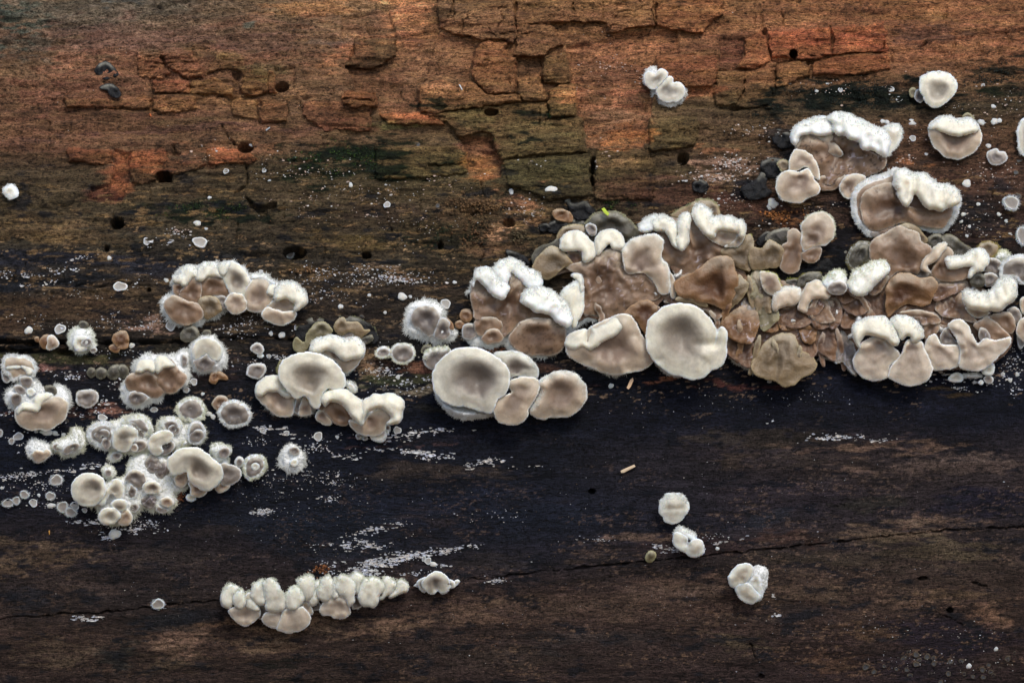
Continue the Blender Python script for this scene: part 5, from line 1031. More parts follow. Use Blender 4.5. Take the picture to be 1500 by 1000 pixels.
thing(F, 'slanted furry white sausage shaped lip above the brown ear', 'fungus', 'the furry white sausage', *HHH, [
 c("365,640 420,590 500,520 500,560 440,640 390,660", h=22, tone='brown', a=2, w=1),
 r("213,580 240,500 320,448 400,413 480,408 517,450 502,510 430,572 370,632 310,664 250,652 218,620", h=29, tone='pale', top=.6, felt=13, fz=6, fa=[(50, 170)], a=12, nz=2, hc=(240,240,222), dirt=.12)], G0)
thing('old_fungus', 'dark glassy grey cup with mossy brown rim, right of the round topped fan', 'fungus', 'the dark glassy cup', *HHH, [
 c("202,440 202,380 240,308 300,268 360,273 382,310 378,400 330,440 270,478 235,476", h=20, w=4.5, tone='jelly', a=4, fz=4, hc=(132,122,76)), c("245,400 262,340 300,300 350,298 368,330 365,390 320,425 270,440", h=20, w=1.4, tone='jelly', a=4, rg=(("345,380 375,355", 2, 2),))])
thing('fungus_clump', 'large brown fan with torn pale edge beside curled creamy ribbons, under the frilled grey fungus', 'fungus', 'the large torn-edged brown fan', *HHH, [
 f("360,460 500,400 700,350 900,400 1100,430 1110,520 1060,600 900,660 700,640 560,620 500,560 400,540", h=10, tone='mass', a=3, veil=2, nz=3),
 c("898,230 980,223 1052,280 1112,320 1102,362 1000,372 960,322 918,290", h=14, tone='jelly', a=3, w=1.4, nz=3, fz=2, fa=UP, hc=(140,136,90)), c("795,240 870,213 922,250 912,282 850,312 798,292", h=12, tone='jelly', a=2, w=1.4),
 c("590,150 650,135 720,160 770,220 790,270 740,270 700,200 640,180", h=17, tone='olive', a=2, w=1.4),
 c("1150,330 1190,280 1260,270 1310,300 1300,350 1240,390 1180,360", h=10, tone='olive', a=2, w=2, fz=5, hc=(180,164,100)),
 f("380,200 460,190 580,150 500,200 400,235", h=15, tone='slate', a=1),
 c("378,400 374,300 408,248 500,198 580,155 650,178 722,208 747,270 802,300 822,340 782,400 742,470 712,502 640,492 560,500 500,560 480,520 450,450", h=27, tone='brown', a=9, c0=(640,440), w=1.5, ty=6, dirt=.2, fan=.8, rg=(("580,160 572,250", 1.5, 1.2),), fz=1.5, fa=[(0, 90)]),
 c("818,500 860,420 905,340 940,308 982,350 962,402 932,460 1000,460 1120,402 1132,440 1082,532 1000,557 900,552 838,530", h=22, tone='brown', a=7, c0=(880,460), w=1.4),
 r("743,450 770,390 840,310 900,273 932,290 902,350 852,412 800,445 812,502 760,482", h=25, tone='beige', top=.5, a=7, fz=2, fa=UP),
 r("975,375 1060,368 1130,333 1180,323 1237,360 1242,410 1202,472 1130,512 1080,525 1120,450 1050,462 960,472 925,440 940,380", h=25, tone='cream', top=.75, felt=8, fz=3, fa=UP, a=8, rg=(("1110,440 1140,380", -3, 3),))], G0)
thing('fungus_clump', 'ear shaped amber brown fold surrounded by fused dark lobes, above the double lipped shell', 'fungus', 'the amber ear', *HHH, [
 f("180,640 400,600 500,560 900,560 1080,560 1110,700 1180,860 1100,880 900,880 600,800 500,840 300,860 180,800", h=10, tone='mass', a=2, veil=2.2, nz=3),
 c("858,580 1000,560 1072,572 1050,622 920,682 850,702 828,650", h=17, tone='mass', a=3, w=1.4, **BR), c("850,720 930,680 1040,640 1052,720 1112,800 1152,862 1000,832 880,802", h=17, tone='brown', a=4, w=1.2, **BR),
 c("590,790 700,765 860,795 882,862 760,872 740,852 650,802", h=18, tone='brown', a=2, w=1.2, **BR), c("500,812 560,780 640,745 560,830", h=15, tone='mass', a=1, w=1.2),
 c("700,510 745,470 800,490 850,560 800,540 740,530", h=14, tone='slate', a=2, w=1.6, veil=2),
 c("493,600 520,550 580,508 660,503 740,535 820,528 862,570 852,630 802,722 740,742 660,722 600,742 540,792 500,817 488,720", h=26, tone='amber', a=7, c0=(600,680), w=1.4, nz=2.5, rg=(("560,560 700,570 790,620", 5, 6), ("590,640 610,680", 4, 3), ("640,720 720,690 800,700", -4, 4)))], G0)
thing(F, 'plump white curved sausage lip with comb like pleats at the right', 'fungus', 'the pleated white sausage lip', *HHH, [
 c("1075,750 1140,771 1240,780 1222,817 1160,827 1108,802", h=24, tone='beige', a=2, w=1.4),
 r("1043,690 1055,620 1120,625 1200,642 1280,602 1312,550 1380,528 1432,550 1454,612 1442,680 1390,732 1330,772 1240,777 1140,767 1078,742", h=31, tone='cream', top=.75, felt=12, fz=6, fa=[(20, 170)], a=14, rg=(("1225,650 1225,700", -4, 2.5), ("1280,630 1290,690", -4, 2.5), ("1340,590 1360,660", -3, 2.5), ("1150,650 1160,700", -3, 2.5)))], G0)
thing(F, 'pair of smoky grey discs under the white felted cup near the right edge', 'fungus', 'the smoky grey discs', *HHH, [
 c("1198,440 1250,395 1320,408 1332,450 1312,512 1240,492 1198,480", h=17, tone='slate', a=2, w=1.2), c("1105,560 1128,512 1170,498 1212,520 1222,570 1180,602 1120,592", h=21, tone='jelly', a=2, w=1.6), c("1205,515 1250,500 1292,512 1312,542 1260,592 1215,590", h=20, tone='slate', a=2, w=1.4)], G0)
thing(F, 'white felted cup with grey throat cut by the right edge above the pleated lip', 'fungus', 'the white felted edge cup', *HHH, [
 wb("1270,390 1290,350 1350,330 1400,370 1350,410 1320,420", h=12, fz=6, hc=(228,228,196)),
 c("1320,500 1335,430 1400,380 1480,366 1562,380 1600,470 1560,560 1480,580 1440,540 1380,530 1330,532", h=26, tone='slate', w=5, fz=5, a=6, c0=(1450,500), top=.6)], G0)
# ---- double-lipped shell and fans
thing('fungus_clump', 'pale double lipped shell with two fat white upper rolls and broad smooth lower lobes', 'fungus', 'the double-lipped pale shell', *JJ, [
 c("248,620 290,560 320,500 430,465 520,520 592,600 562,640 517,680 512,750 450,782 370,784 290,742 253,680", h=30, tone='fawn', deepst=1.0, a=8, c0=(440,520), w=1.6, rg=(("410,640 440,600 480,590", 3, 3), ("300,540 380,540", 4, 7))),
 c("508,740 540,660 600,600 640,500 740,500 772,560 802,620 830,700 802,772 730,814 650,824 570,802 518,770", h=33, tone='fawn', deepst=1.0, a=4, c0=(650,560), w=1.6, rg=(("640,520 600,650", 3, 4), ("700,540 740,640", -3, 6)), dirt=.08),
 r("240,440 270,358 350,320 440,318 512,343 562,420 587,490 572,532 510,507 430,467 340,464 305,500 300,550 262,500", h=36, tone='cream', top=.8, felt=7, fz=2.5, fa=UP, a=13), r("513,350 560,310 630,306 702,343 752,400 765,453 737,482 690,507 665,470 640,470 600,492 570,440", h=35, tone='cream', top=.8, felt=9, fz=2.5, fa=UP, a=11)], G0)
thing('fungus_clump', 'smooth pinkish beige fans fused side by side right of the double lipped pale shell', 'fungus', 'the pinkish beige fans', *JJ, [
 f("600,290 760,273 900,330 1000,310 1130,370 1230,320 1400,400 1390,560 1200,700 1040,700 840,705 780,600 760,450", h=10, tone='mass', a=2, veil=2),
 c("590,290 700,272 800,285 870,315 872,352 780,372 720,352 640,322", h=19, tone='brown', a=2, w=1.4), c("770,380 840,345 880,380 860,440 790,500 768,450", h=19, tone='brown', a=3, w=1.5),
 c("768,560 790,480 850,450 900,522 1022,532 1037,600 1022,672 950,702 840,707 812,650 785,600", h=27, tone='fawn', deepst=1.0, a=4, w=1.6, c0=(880,560), dirt=.1),
 c("888,462 920,402 950,400 962,450 1022,522 960,527 900,512", h=24, tone='slate', a=1, w=1.4, dirt=.2),
 c("1130,382 1180,345 1232,318 1300,370 1397,460 1392,502 1300,510 1220,500 1190,440", h=24, tone='brown', a=4, w=1.4, c0=(1200,440)), f("1180,400 1230,420 1250,480 1210,500 1170,470", h=29, tone='slate', a=1, veil=1),
 c("943,390 980,348 1040,343 1092,390 1120,450 1162,517 1212,480 1300,490 1397,468 1393,530 1332,592 1272,652 1190,707 1100,714 1028,682 1032,560 1000,472", h=31, tone='fawn', deepst=1.0, a=7, c0=(1130,540), w=1.7, nz=2, rg=(("1000,400 1060,470 1080,560", 4, 6), ("1165,510 1160,560", -3, 4), ("1310,500 1370,540", -2, 6), ("1020,435 1040,450", -3, 2.5))),
 c("1195,712 1270,662 1284,700 1262,742 1212,742", h=14, tone='pale', a=1, w=1.6)], G0)
thing('fungus_clump', 'row of pinkish lobes fading to the right edge above the pinkish beige fans', 'fungus', 'the pinkish lobes near the right edge', *JJ, [
 c("1235,320 1380,285 1432,340 1434,400 1402,442 1330,402 1290,362", h=23, tone='brown', a=3, w=1.6, dirt=.1), c("1378,270 1430,248 1477,290 1472,360 1430,372 1392,345", h=21, tone='slate', a=2, w=1.4),
 c("1445,410 1480,335 1560,320 1600,420 1560,510 1490,495 1452,455", h=26, tone='beige', a=3, w=1.6), c("1470,210 1500,170 1580,180 1580,290 1500,300 1475,260", h=24, tone='beige', a=3, w=1.6)], G0)
thing(F, 'tiny polygonal pale discs and white crumbs below the pinkish beige fans', 'fungus', 'the polygonal pale discs', *JJ, [
 c("945,772 965,745 1010,730 1052,750 1045,790 1000,797 960,790", h=8, tone='pale', w=1.6, a=1), c("1205,770 1240,745 1272,770 1262,805 1220,802", h=8, tone='slate', w=1.8, a=1), c("1165,800 1185,782 1202,800 1185,815", h=7, tone='pale', w=1), wb("1040,740 1100,725 1180,735 1200,760 1100,770 1060,770", h=4, fz=2)], G0)
# ---- upper right pair
thing('fungus_clump', 'big frilled fungus with fat white upper rolls over a spotted brown sheet, upper right', 'fungus', 'the big white-rolled upper right fungus', *MM, [
 wb("85,560 110,430 170,440 200,560 300,640 560,640 600,690 632,715 585,705 540,640 400,650 300,710 180,730 100,690", h=7, fz=4),
 c("870,195 930,158 985,168 1007,210 990,290 942,352 885,400 900,300", h=29, tone='pale', a=-2, w=1.5, top=.5, felt=12, fz=5),
 c("93,452 130,420 177,440 184,490 130,503", h=17, tone='olive', a=2, w=1.6, fz=3, hc=(200,200,160)),
 c("548,612 600,538 700,528 742,560 692,602 642,692 590,692 558,652", h=19, tone='beige', a=3, w=1.6, fz=3, fa=[(180, 300)]),
 c("378,602 420,540 540,560 592,530 552,602 500,642 418,642", h=17, tone='brown', a=2, w=1.3, dirt=.2),
 c("225,330 240,240 350,220 480,230 500,190 560,240 660,280 740,345 850,400 888,410 874,480 780,532 690,542 600,542 540,600 440,602 380,580 400,480 330,420 250,360", h=21, tone='brown', a=6, w=1.3, c0=(560,380), dirt=.7, nz=2.5, veil=.6, fan=1.2, rg=(("540,440 600,430", 3, 4),)),
 c("83,622 103,540 180,498 240,510 320,490 362,560 402,622 392,672 310,702 260,737 180,727 118,702", h=26, tone='beige', a=5, c0=(260,560), w=1.6, fz=3, fa=[(120, 250)], rg=(("320,500 300,560", -3, 4),)),
 c("178,490 190,400 230,346 300,360 350,400 387,460 402,560 350,542 310,472 240,502 190,512", h=28, tone='beige', a=5, c0=(310,460), w=1.6),
 c("223,310 255,245 400,230 492,240 522,300 572,372 545,397 500,390 440,372 380,352 300,362 248,342", h=25, tone='beige', a=5, w=1.4, c0=(440,380), rg=(("485,240 555,370", 3, 3),)),
 r("188,255 213,190 290,133 380,106 460,116 502,150 497,232 420,242 320,232 255,250 228,310 200,298", h=28, tone='white', top=.7, felt=14, fz=4, fa=UP, a=13),
 r("458,120 490,83 550,71 640,93 700,123 790,163 862,190 912,250 914,330 892,402 840,382 790,347 750,350 708,332 678,282 620,272 570,232 540,242 503,212 498,150", h=36, tone='white', top=.85, felt=14, fz=4, fa=UP, a=16, rg=(("575,230 560,170", -4, 4), ("755,345 762,250", -5, 4), ("680,280 690,200", -3, 5), ("850,380 830,300", -3, 5)))], G0)
thing('fungus_clump', 'frilled grey fungus with woolly white collar and pleated creamy top roll, upper right', 'fungus', 'the woolly-collared frilled fungus', *MM, [
 c("633,760 638,670 700,588 790,543 870,523 960,478 1050,518 1170,518 1280,598 1380,618 1432,690 1427,780 1372,892 1290,952 1150,932 1000,882 890,962 780,987 700,922 648,842", h=19, w=9, tone='brown', fz=6, a=6, c0=(1000,780)),
 c("700,742 740,650 850,600 950,600 980,700 1050,760 1200,790 1370,770 1342,880 1290,922 1140,902 1000,882 900,922 800,942 730,882 705,802", h=23, tone='brown', a=7, w=1.2, c0=(960,760), dirt=.3, nz=2.2, deepst=1.0, rg=(("830,660 960,640", -3, 5), ("880,720 940,700", 2, 3))),
 f("820,960 900,920 1000,890 1000,930 900,960", h=15, tone='brown', a=1),
 r("943,600 958,500 1040,490 1100,530 1170,523 1232,578 1300,600 1390,620 1437,690 1427,742 1370,767 1310,792 1230,787 1158,742 1100,672 1070,722 1050,762 1010,745 988,700 958,640", h=32, tone='cream', top=.8, felt=11, fz=5, fa=UP, a=15,
   rg=(("1030,700 1040,600", -5, 4), ("1095,670 1105,580", -6, 4), ("1215,700 1205,620", -4, 3), ("1300,740 1295,660", -3, 3), ("1330,760 1370,690", -4, 4)))], G0)
thing(F, 'round grey fungus with whitish domed top, upper of the two near upper right edge', 'fungus', 'the upper round grey fungus', *NN, [
 c("65,300 95,270 125,288 120,335 85,347", h=8, tone='moss', w=1, a=1), c("110,350 120,300 150,288 187,350 160,390 125,377", h=11, tone='slate', w=1, a=1),
 c("148,250 163,190 218,153 300,138 372,150 432,190 455,240 442,312 390,372 330,412 265,430 215,402 188,365 182,345 153,300", h=25, tone='cream', a=9, c0=(305,320), ty=5, w=1.6, top=.6, felt=4, fz=2.5, fa=[(60, 130)], lip=3)], G0)
thing(F, 'round grey fungus with drooping white fold, lower of the two near upper right edge', 'fungus', 'the lower round grey fungus', *NN, [
 c("500,500 540,475 590,510 580,540 520,530", h=8, tone='moss', w=1, a=1),
 c("223,620 243,550 310,508 380,500 450,525 530,513 600,545 642,610 657,680 622,762 560,817 460,852 370,837 300,782 248,720", h=20, tone='beige', a=7, w=1.8, c0=(440,700), fz=1.5, fa=[(220, 320)], rg=(("380,770 390,830", 3, 2),)),
 r("228,605 258,545 330,503 400,500 450,525 530,513 600,545 632,600 602,632 520,657 440,664 370,647 310,615 260,612", h=22, tone='cream', top=.8, felt=7, fz=4, fa=UP, a=10)], G0)
thing(F, 'little grey cup with pale rim and two dark dots below the lower round grey fungus', 'fungus', 'the little two-dotted cup', *NN, [c("696,820 728,780 782,768 800,790 842,795 864,842 830,887 780,902 723,880", h=10, tone='slate', w=2, a=3, fz=1.5, c0=(775,840), dirt=.1)], G0)
thing(F, 'fuzzy edged fungus cut off by the right picture edge high on the log', 'fungus', 'the fuzzy upper right edge fungus', *NN, [c("945,640 958,570 1000,518 1080,530 1110,680 1080,810 1000,817 960,772", h=14, tone='grey', w=3, a=4, fz=4)], G0)
thing(F, 'double disc fungus with white hairy underside high on the reddish wood', 'fungus', 'the double disc on the reddish wood', (900, 60), 10, [
 wb("430,560 443,470 500,398 580,370 640,400 700,400 760,388 862,440 952,510 1012,610 1062,690 1067,762 1020,852 940,932 830,972 740,962 620,892 558,822 548,702 480,662 438,622", h=10, fz=5),
 c("605,712 640,650 720,590 790,520 850,540 862,622 940,600 1002,650 1037,740 1012,822 930,887 860,887 800,902 720,882 638,812", h=16, tone='grey', a=5, w=1.3, c0=(760,720), rg=(("850,600 820,640", -3, 4),)),
 c("434,560 453,480 520,443 600,475 640,430 690,412 752,440 777,500 720,582 640,662 600,702 520,692 458,642", h=21, tone='grey', a=5, w=1.3, c0=(640,580))], G0)
thing(F, 'tiny cream mitten shaped fungus below the double disc on reddish wood', 'fungus', 'the tiny cream mitten', (0, 0), 1, [c("975,192 979,187 984,189 983,183 992,182 998,190 997,201 987,206 978,203", h=9, tone='pale', w=1.2, a=-2), c("982,190 986,181 994,182 992,190", h=11, tone='pale', w=1, a=-1)], G0)
# ---- bottom row
rb = lambda p, h=20, **k: r(p, h=h, tone='grey', top=.75, felt=6, fz=5.5, fa=[(40, 150)], a=6, hc=(238,240,224), **k)
thing('fungus_clump', 'long low row of overlapping pale knuckle like caps with furry tops at the lower left', 'fungus', 'the row of knuckle-like caps', (310, 800), 5, [
 c("320,460 380,430 400,480 370,530 340,520", h=10, tone='slate', w=1, a=1), c("1030,430 1060,363 1102,430 1040,457", h=10, tone='slate', w=1, a=1), c("718,440 770,398 802,450 750,467", h=9, tone='slate', w=1, a=1),
 wb("720,460 800,462 1010,450 1090,432 1200,440 1260,390 1240,430 1180,447 1020,470 790,480", h=5, fz=2),
 c("243,420 250,360 290,340 330,420 352,460 347,512 300,562 240,579 180,552 128,490 128,455 200,440", h=20, tone='fawn', a=3, w=1.4, rg=(("235,520 245,450", -4, 2.5),)),
 c("373,520 408,480 532,458 527,500 482,592 430,592 383,562", h=22, tone='fawn', a=3, w=1.4, c0=(500,490)), c("478,602 500,540 528,463 600,463 660,440 702,480 727,520 702,582 640,617 570,634 508,622", h=24, tone='fawn', a=4, w=1.5, c0=(560,480)),
 c("658,420 700,400 742,480 720,500 668,470", h=17, tone='fawn', a=2, w=1.2),
 c("793,470 820,410 900,370 960,360 1012,450 1012,492 970,522 900,524 870,507 818,502", h=20, tone='fawn', a=3, w=1.4, rg=(("880,500 890,400", -3, 3),)),
 rb("68,370 90,308 140,273 200,290 212,330 165,345 155,430 115,462 78,430", 18), rb("153,380 180,328 230,318 247,380 242,432 210,462 173,440", 21), rb("245,400 252,350 285,335 335,420 350,470 300,470 260,450", 18, w=1),
 rb("283,350 300,280 350,248 392,260 382,330 397,400 370,432 318,402", 22), rb("373,330 385,250 440,233 490,278 532,340 540,420 522,467 440,482 393,462 398,400", 26),
 rb("533,420 545,340 600,288 662,330 682,390 642,442 570,470 538,442", 25), rb("618,250 690,208 752,220 757,280 742,350 700,402 668,350 638,290", 20),
 rb("700,400 745,330 758,258 792,260 782,340 790,390 740,432", 16), rb("783,330 800,250 860,213 892,250 887,330 862,392 820,410 788,380", 22), rb("870,370 885,280 910,220 935,300 925,370 895,390", 18),
 rb("905,300 925,230 980,208 1042,260 1057,330 1042,400 1010,442 972,372 935,350", 24), rb("1010,230 1070,188 1122,220 1112,260 1092,330 1060,352 1038,280", 17),
 rb("1078,370 1098,270 1140,230 1200,230 1252,260 1264,310 1222,360 1222,402 1180,447 1130,442 1093,410", 22), rb("1240,250 1290,223 1342,245 1347,300 1312,342 1260,382 1223,387 1258,320", 18), rb("1350,260 1400,243 1447,285 1432,320 1380,347 1310,374 1298,350 1340,310", 15)], G0)
thing(F, 'pale winged clam like fungus just right of the row of knuckle like caps', 'fungus', 'the winged clam-like fungus', (590, 800), 12.5, [
 c("205,720 250,680 290,640 350,588 350,680 300,740 230,725", h=9, tone='pale', w=1.5, a=1, fz=1.5), c("900,700 930,640 1000,613 1040,638 992,702 940,747 900,750", h=9, tone='pale', w=1.5, a=1),
 c("265,650 335,590 430,570 460,640 420,760 400,842 320,792 282,722", h=13, tone='grey', w=1.6, a=-2, top=.4), c("780,560 860,600 930,640 955,690 940,740 870,772 800,842 700,852 720,700", h=14, tone='grey', w=1.6, a=-3, top=.5),
 c("355,700 370,620 430,560 500,508 600,463 720,478 800,540 860,620 870,740 800,830 700,852 640,800 580,862 500,874 400,800", h=18, tone='grey', a=-4, w=1.4, top=.7, c0=(560,640), rg=(("615,790 590,650", -6, 2.6), ("600,660 680,640", -2, 3)))], G0)
RR = ((930, 700), 5)
thing(F, 'round pale fungus with torn furry top, uppermost of three on dark lower right wood', 'fungus', 'the uppermost lone pale fungus', *RR, [
 c("176,230 185,170 215,140 230,118 300,108 350,123 387,180 387,240 342,312 280,335 218,317 207,285 180,262", h=22, tone='pale', a=-4, w=1.3, top=.8, felt=9, fz=3, fa=UP, rg=(("215,230 340,220", -2.5, 3),))], G0)
thing(F, 'two lobed pale fungus with furry top, middle of three on dark lower right wood', 'fungus', 'the two-lobed lone pale fungus', *RR, [
 r("280,420 300,370 350,363 412,385 450,435 440,470 380,440 320,440", h=15, tone='white', felt=10, fz=5, fa=UP, a=4, top=.8),
 c("278,430 290,400 340,408 385,440 375,500 410,460 460,448 502,480 510,530 472,572 410,577 370,547 320,522 283,485", h=20, tone='pale', a=-3, w=1.3, rg=(("375,470 390,500 370,540", -3, 3),))], G0)
thing(F, 'large three lobed pale fungus, lowest of three on dark lower right wood', 'fungus', 'the three-lobed lone pale fungus', *RR, [
 wb("860,650 920,638 972,668 972,760 950,842 902,900 850,800 830,720", h=12, fz=3),
 c("735,805 770,775 820,765 880,820 925,870 890,905 850,922 780,892 743,842", h=18, tone='pale', a=-2, w=1.5), c("686,730 708,680 760,633 830,626 870,660 855,720 800,775 760,800 733,808 700,790", h=21, tone='pale', a=3, w=1.5, c0=(780,740), top=.6),
 c("820,775 860,720 900,700 930,760 935,840 925,872 880,830", h=17, tone='white', a=2, w=1, fz=2)], G0)
thing(F, 'tiny yellowish grey knob on the white dotted streak left of the two lobed pale fungus', 'fungus', 'the tiny yellowish knob', *RR, [c("78,575 108,533 145,543 152,580 120,614 85,607", h=8, tone='moss', w=1.5, a=-2)], G0)
thing(F, 'small white furry fungus alone near the left edge above the dark band', 'fungus', 'the furry fungus near the left edge', (0, 0), 1, [c("4,278 10,272 18,270 26,278 26,287 18,291 9,288", h=10, tone='white', w=2.4, a=2, fz=4, c0=(13, 281))], G0)
L0 = ((0, 340), 5)
thing(F, 'shaggy white ruffled cup perched over the crevice at the left', 'fungus', 'the shaggy cup over the crevice', *L0, [
 c("582,660 610,650 645,672 640,700 590,700", h=8, tone='jelly', w=1, a=1),
 wb("493,790 518,720 580,688 640,690 692,740 690,800 710,830 660,862 600,894 550,882 503,832", h=13, fz=6, hc=(236,238,224)),
 c("535,810 560,770 610,760 660,780 650,830 610,872 560,870", h=17, tone='pale', w=1.2, a=3), c("600,805 630,778 665,785 672,815 635,838 608,828", h=19, tone='slate', w=1, a=2), c("655,860 690,845 710,865 680,885", h=8, tone='slate', w=1, a=1)], G0)
thing('old_fungus', 'lumpy amber cream jelly knob sitting in the crevice at the left', 'fungus', 'the lumpy jelly knob in the crevice', *L0, [
 c("288,800 318,760 360,755 372,800 350,850 310,845", h=10, tone='amber', a=-3, w=1), c("350,770 385,755 422,790 427,830 370,862 340,845", h=12, tone='beige', a=-4, w=1), c("255,775 280,770 285,800 262,800", h=6, tone='amber', w=1)])
thing('old_fungus', 'rusty brown shrivelled fungus above the twin brown faced fungus', 'fungus', 'the rusty shrivelled fungus', *L0, [
 c("828,760 900,720 942,760 932,840 880,852 838,820", h=8, tone='amber', a=-2, w=1, nz=3), c("800,840 840,820 880,845 860,880 815,870", h=7, tone='amber', a=-1, w=1)])
thing('old_fungus', 'string of amber jelly beads in the dark band left of the twin brown faced fungus', 'fungus', 'the amber jelly beads', *A, [
 c("638,330 660,293 695,305 700,345 665,365", h=4, tone='jelly', a=-3, w=1), c("700,320 735,290 778,310 778,350 745,375 708,360", h=5, tone='jelly', a=-3, w=1), c("783,330 820,280 870,275 880,330 850,375 800,370", h=5, tone='jelly', a=-3, w=1, nz=2), c("868,285 910,270 942,310 930,350 880,370", h=5, tone='jelly', a=-3, w=1, nz=2)])
thing('old_fungus', 'amber leathery curl below the round omega fold fungus', 'fungus', 'the amber curl', *CC, [c("435,915 450,880 500,870 560,905 560,930 500,925 480,960 440,950", h=7, tone='amber', a=3, w=1.5, nz=2)])
# ---- black rotted pieces
X3 = ((1000, 0), 2.942)
BK = lambda p, **k: c(p, tone='black', w=1, nz=3.5, **{**dict(a=2), **k, 'h': k.get('h', 6)*.55})
thing('rotted_lump', 'black rotted lump with crumbly rim left of the big white rolled fungus', 'rotted lump', 'the black rotted lump', *X3, [
 BK("388,590 410,560 470,575 480,620 440,640 400,625", h=7), BK("255,805 300,785 345,735 372,745 360,800 385,830 352,850 300,862 262,838", h=7), BK("340,700 400,680 430,700 410,760 350,760", h=10), BK("45,790 70,772 100,785 112,812 88,828 50,822", h=4)])
thing('rotted_lump', 'dark spiky rotted scrap above the curled creamy lips at upper centre', 'rotted lump', 'the dark spiky scrap', (660, 280), 4.547, [
 BK("760,70 790,50 810,80 860,75 900,55 925,90 962,130 940,165 860,192 800,155 790,110", h=9), c("680,140 740,118 802,150 802,202 710,192", h=8, tone='amber', w=1, a=3, nz=3), BK("590,230 640,215 665,245 630,270 600,260", h=5),
 BK("370,395 430,405 500,440 522,492 470,482 400,452", h=6), BK("660,210 760,185 880,200 900,235 760,240 700,280 650,260", h=5)])
thing('rotted_lump', 'two small black crumpled scraps high on the reddish wood at the left', 'rotted lump', 'the black scraps on the reddish wood', ((0, 0)), 2.942, [
 BK("410,305 435,270 470,272 500,300 508,325 460,342 430,332", h=6), BK("428,380 470,362 500,372 522,405 510,420 478,415 465,390", h=6)])
thing('rotted_lump', 'black charred looking hollow filling between the olive ribbon and the glassy cup', 'rotted lump', 'the black hollow filling', *GG, [
 BK("1050,560 1120,600 1220,520 1350,500 1480,380 1560,440 1620,560 1560,640 1380,620 1240,660 1100,660", h=3, a=4)])
# ------------------------------------------------------------------ young button-like discs: each a thing, sharing a few meshes
def disc_mesh(kind, seed):
    n, rings = 20, [0, .45, .74, .86, .95, 1.0, 1.02]
    hts = {'cup': [.26, .26, .34, .44, .40, .22, -.2], 'dome': [.62, .55, .42, .34, .22, .05, -.2], 'fuzzy': [.34, .34, .42, .52, .42, .2, -.2], 'brown': [.18, .2, .3, .36, .3, .1, -.2]}[kind]
    colr = {'cup': [(178,172,164)]*2+[(190,184,176), (240,238,232), (240,238,232), (225,222,216), (200,200,196)],
            'dome': [(222,216,206)]*3+[(228,224,216)]*2+[(214,210,204), (190,188,182)],
            'fuzzy': [(150,142,134)]*2+[(170,164,154), (240,240,232), (240,240,232), (236,236,228), (220,220,212)],
            'brown': [(84,84,86)]*2+[(80,76,72), (96,82,64), (84,70,54), (66,54,42), (44,36,30)]}[kind]
    rg2 = np.random.default_rng(seed); ph = rg2.uniform(0, 6.28, 3)
    V, C_ = [(0, 0, hts[0])], [lin(colr[0])]
    for rr, hh, cc in list(zip(rings, hts, colr))[1:]:
        for i in range(n):
            t = 2*math.pi*i/n; k = 1+.09*math.sin(2*t+ph[0])+.08*math.sin(3*t+ph[1])+.05*math.sin(5*t+ph[2])
            V.append((rr*k*math.cos(t), rr*k*math.sin(t), hh*(1+.08*math.sin(3*t+ph[2])))); C_.append(lin(cc))
    T = [(0, 1+i, 1+(i+1) % n) for i in range(n)]; Q_ = []
    for j in range(len(rings)-2):
        a_, b_ = 1+j*n, 1+(j+1)*n
        Q_ += [(a_+i, b_+i, b_+(i+1) % n, a_+(i+1) % n) for i in range(n)]
    if kind == 'fuzzy':   # hair tufts as thin triangles round the rim
        for _ in range(150):
            t = rg2.uniform(0, 6.28); r0 = rg2.uniform(.8, 1.0); L = rg2.uniform(.18, .42); z0 = .5-(r0-.8)*1.4
            d_ = t+rg2.normal(0, .3); w2 = .035; b0 = len(V)
            V += [(r0*math.cos(t)-w2*math.sin(t), r0*math.sin(t)+w2*math.cos(t), z0), (r0*math.cos(t)+w2*math.sin(t), r0*math.sin(t)-w2*math.cos(t), z0), (r0*math.cos(t)+L*math.cos(d_), r0*math.sin(t)+L*math.sin(d_), z0+rg2.uniform(-.1, .2))]
            C_ += [WHITE_H]*3; T.append((b0, b0+1, b0+2))
    ob = mesh_np('young_disc', np.array(V), quads=np.array(Q_), tris=np.array(T), col=np.array(C_), mat=FLESH)
    me = ob.data; bpy.data.objects.remove(ob); return me
DM = {k: [disc_mesh(k, s) for s in range(1, 8)] for k in ('cup', 'dome', 'fuzzy', 'brown')}
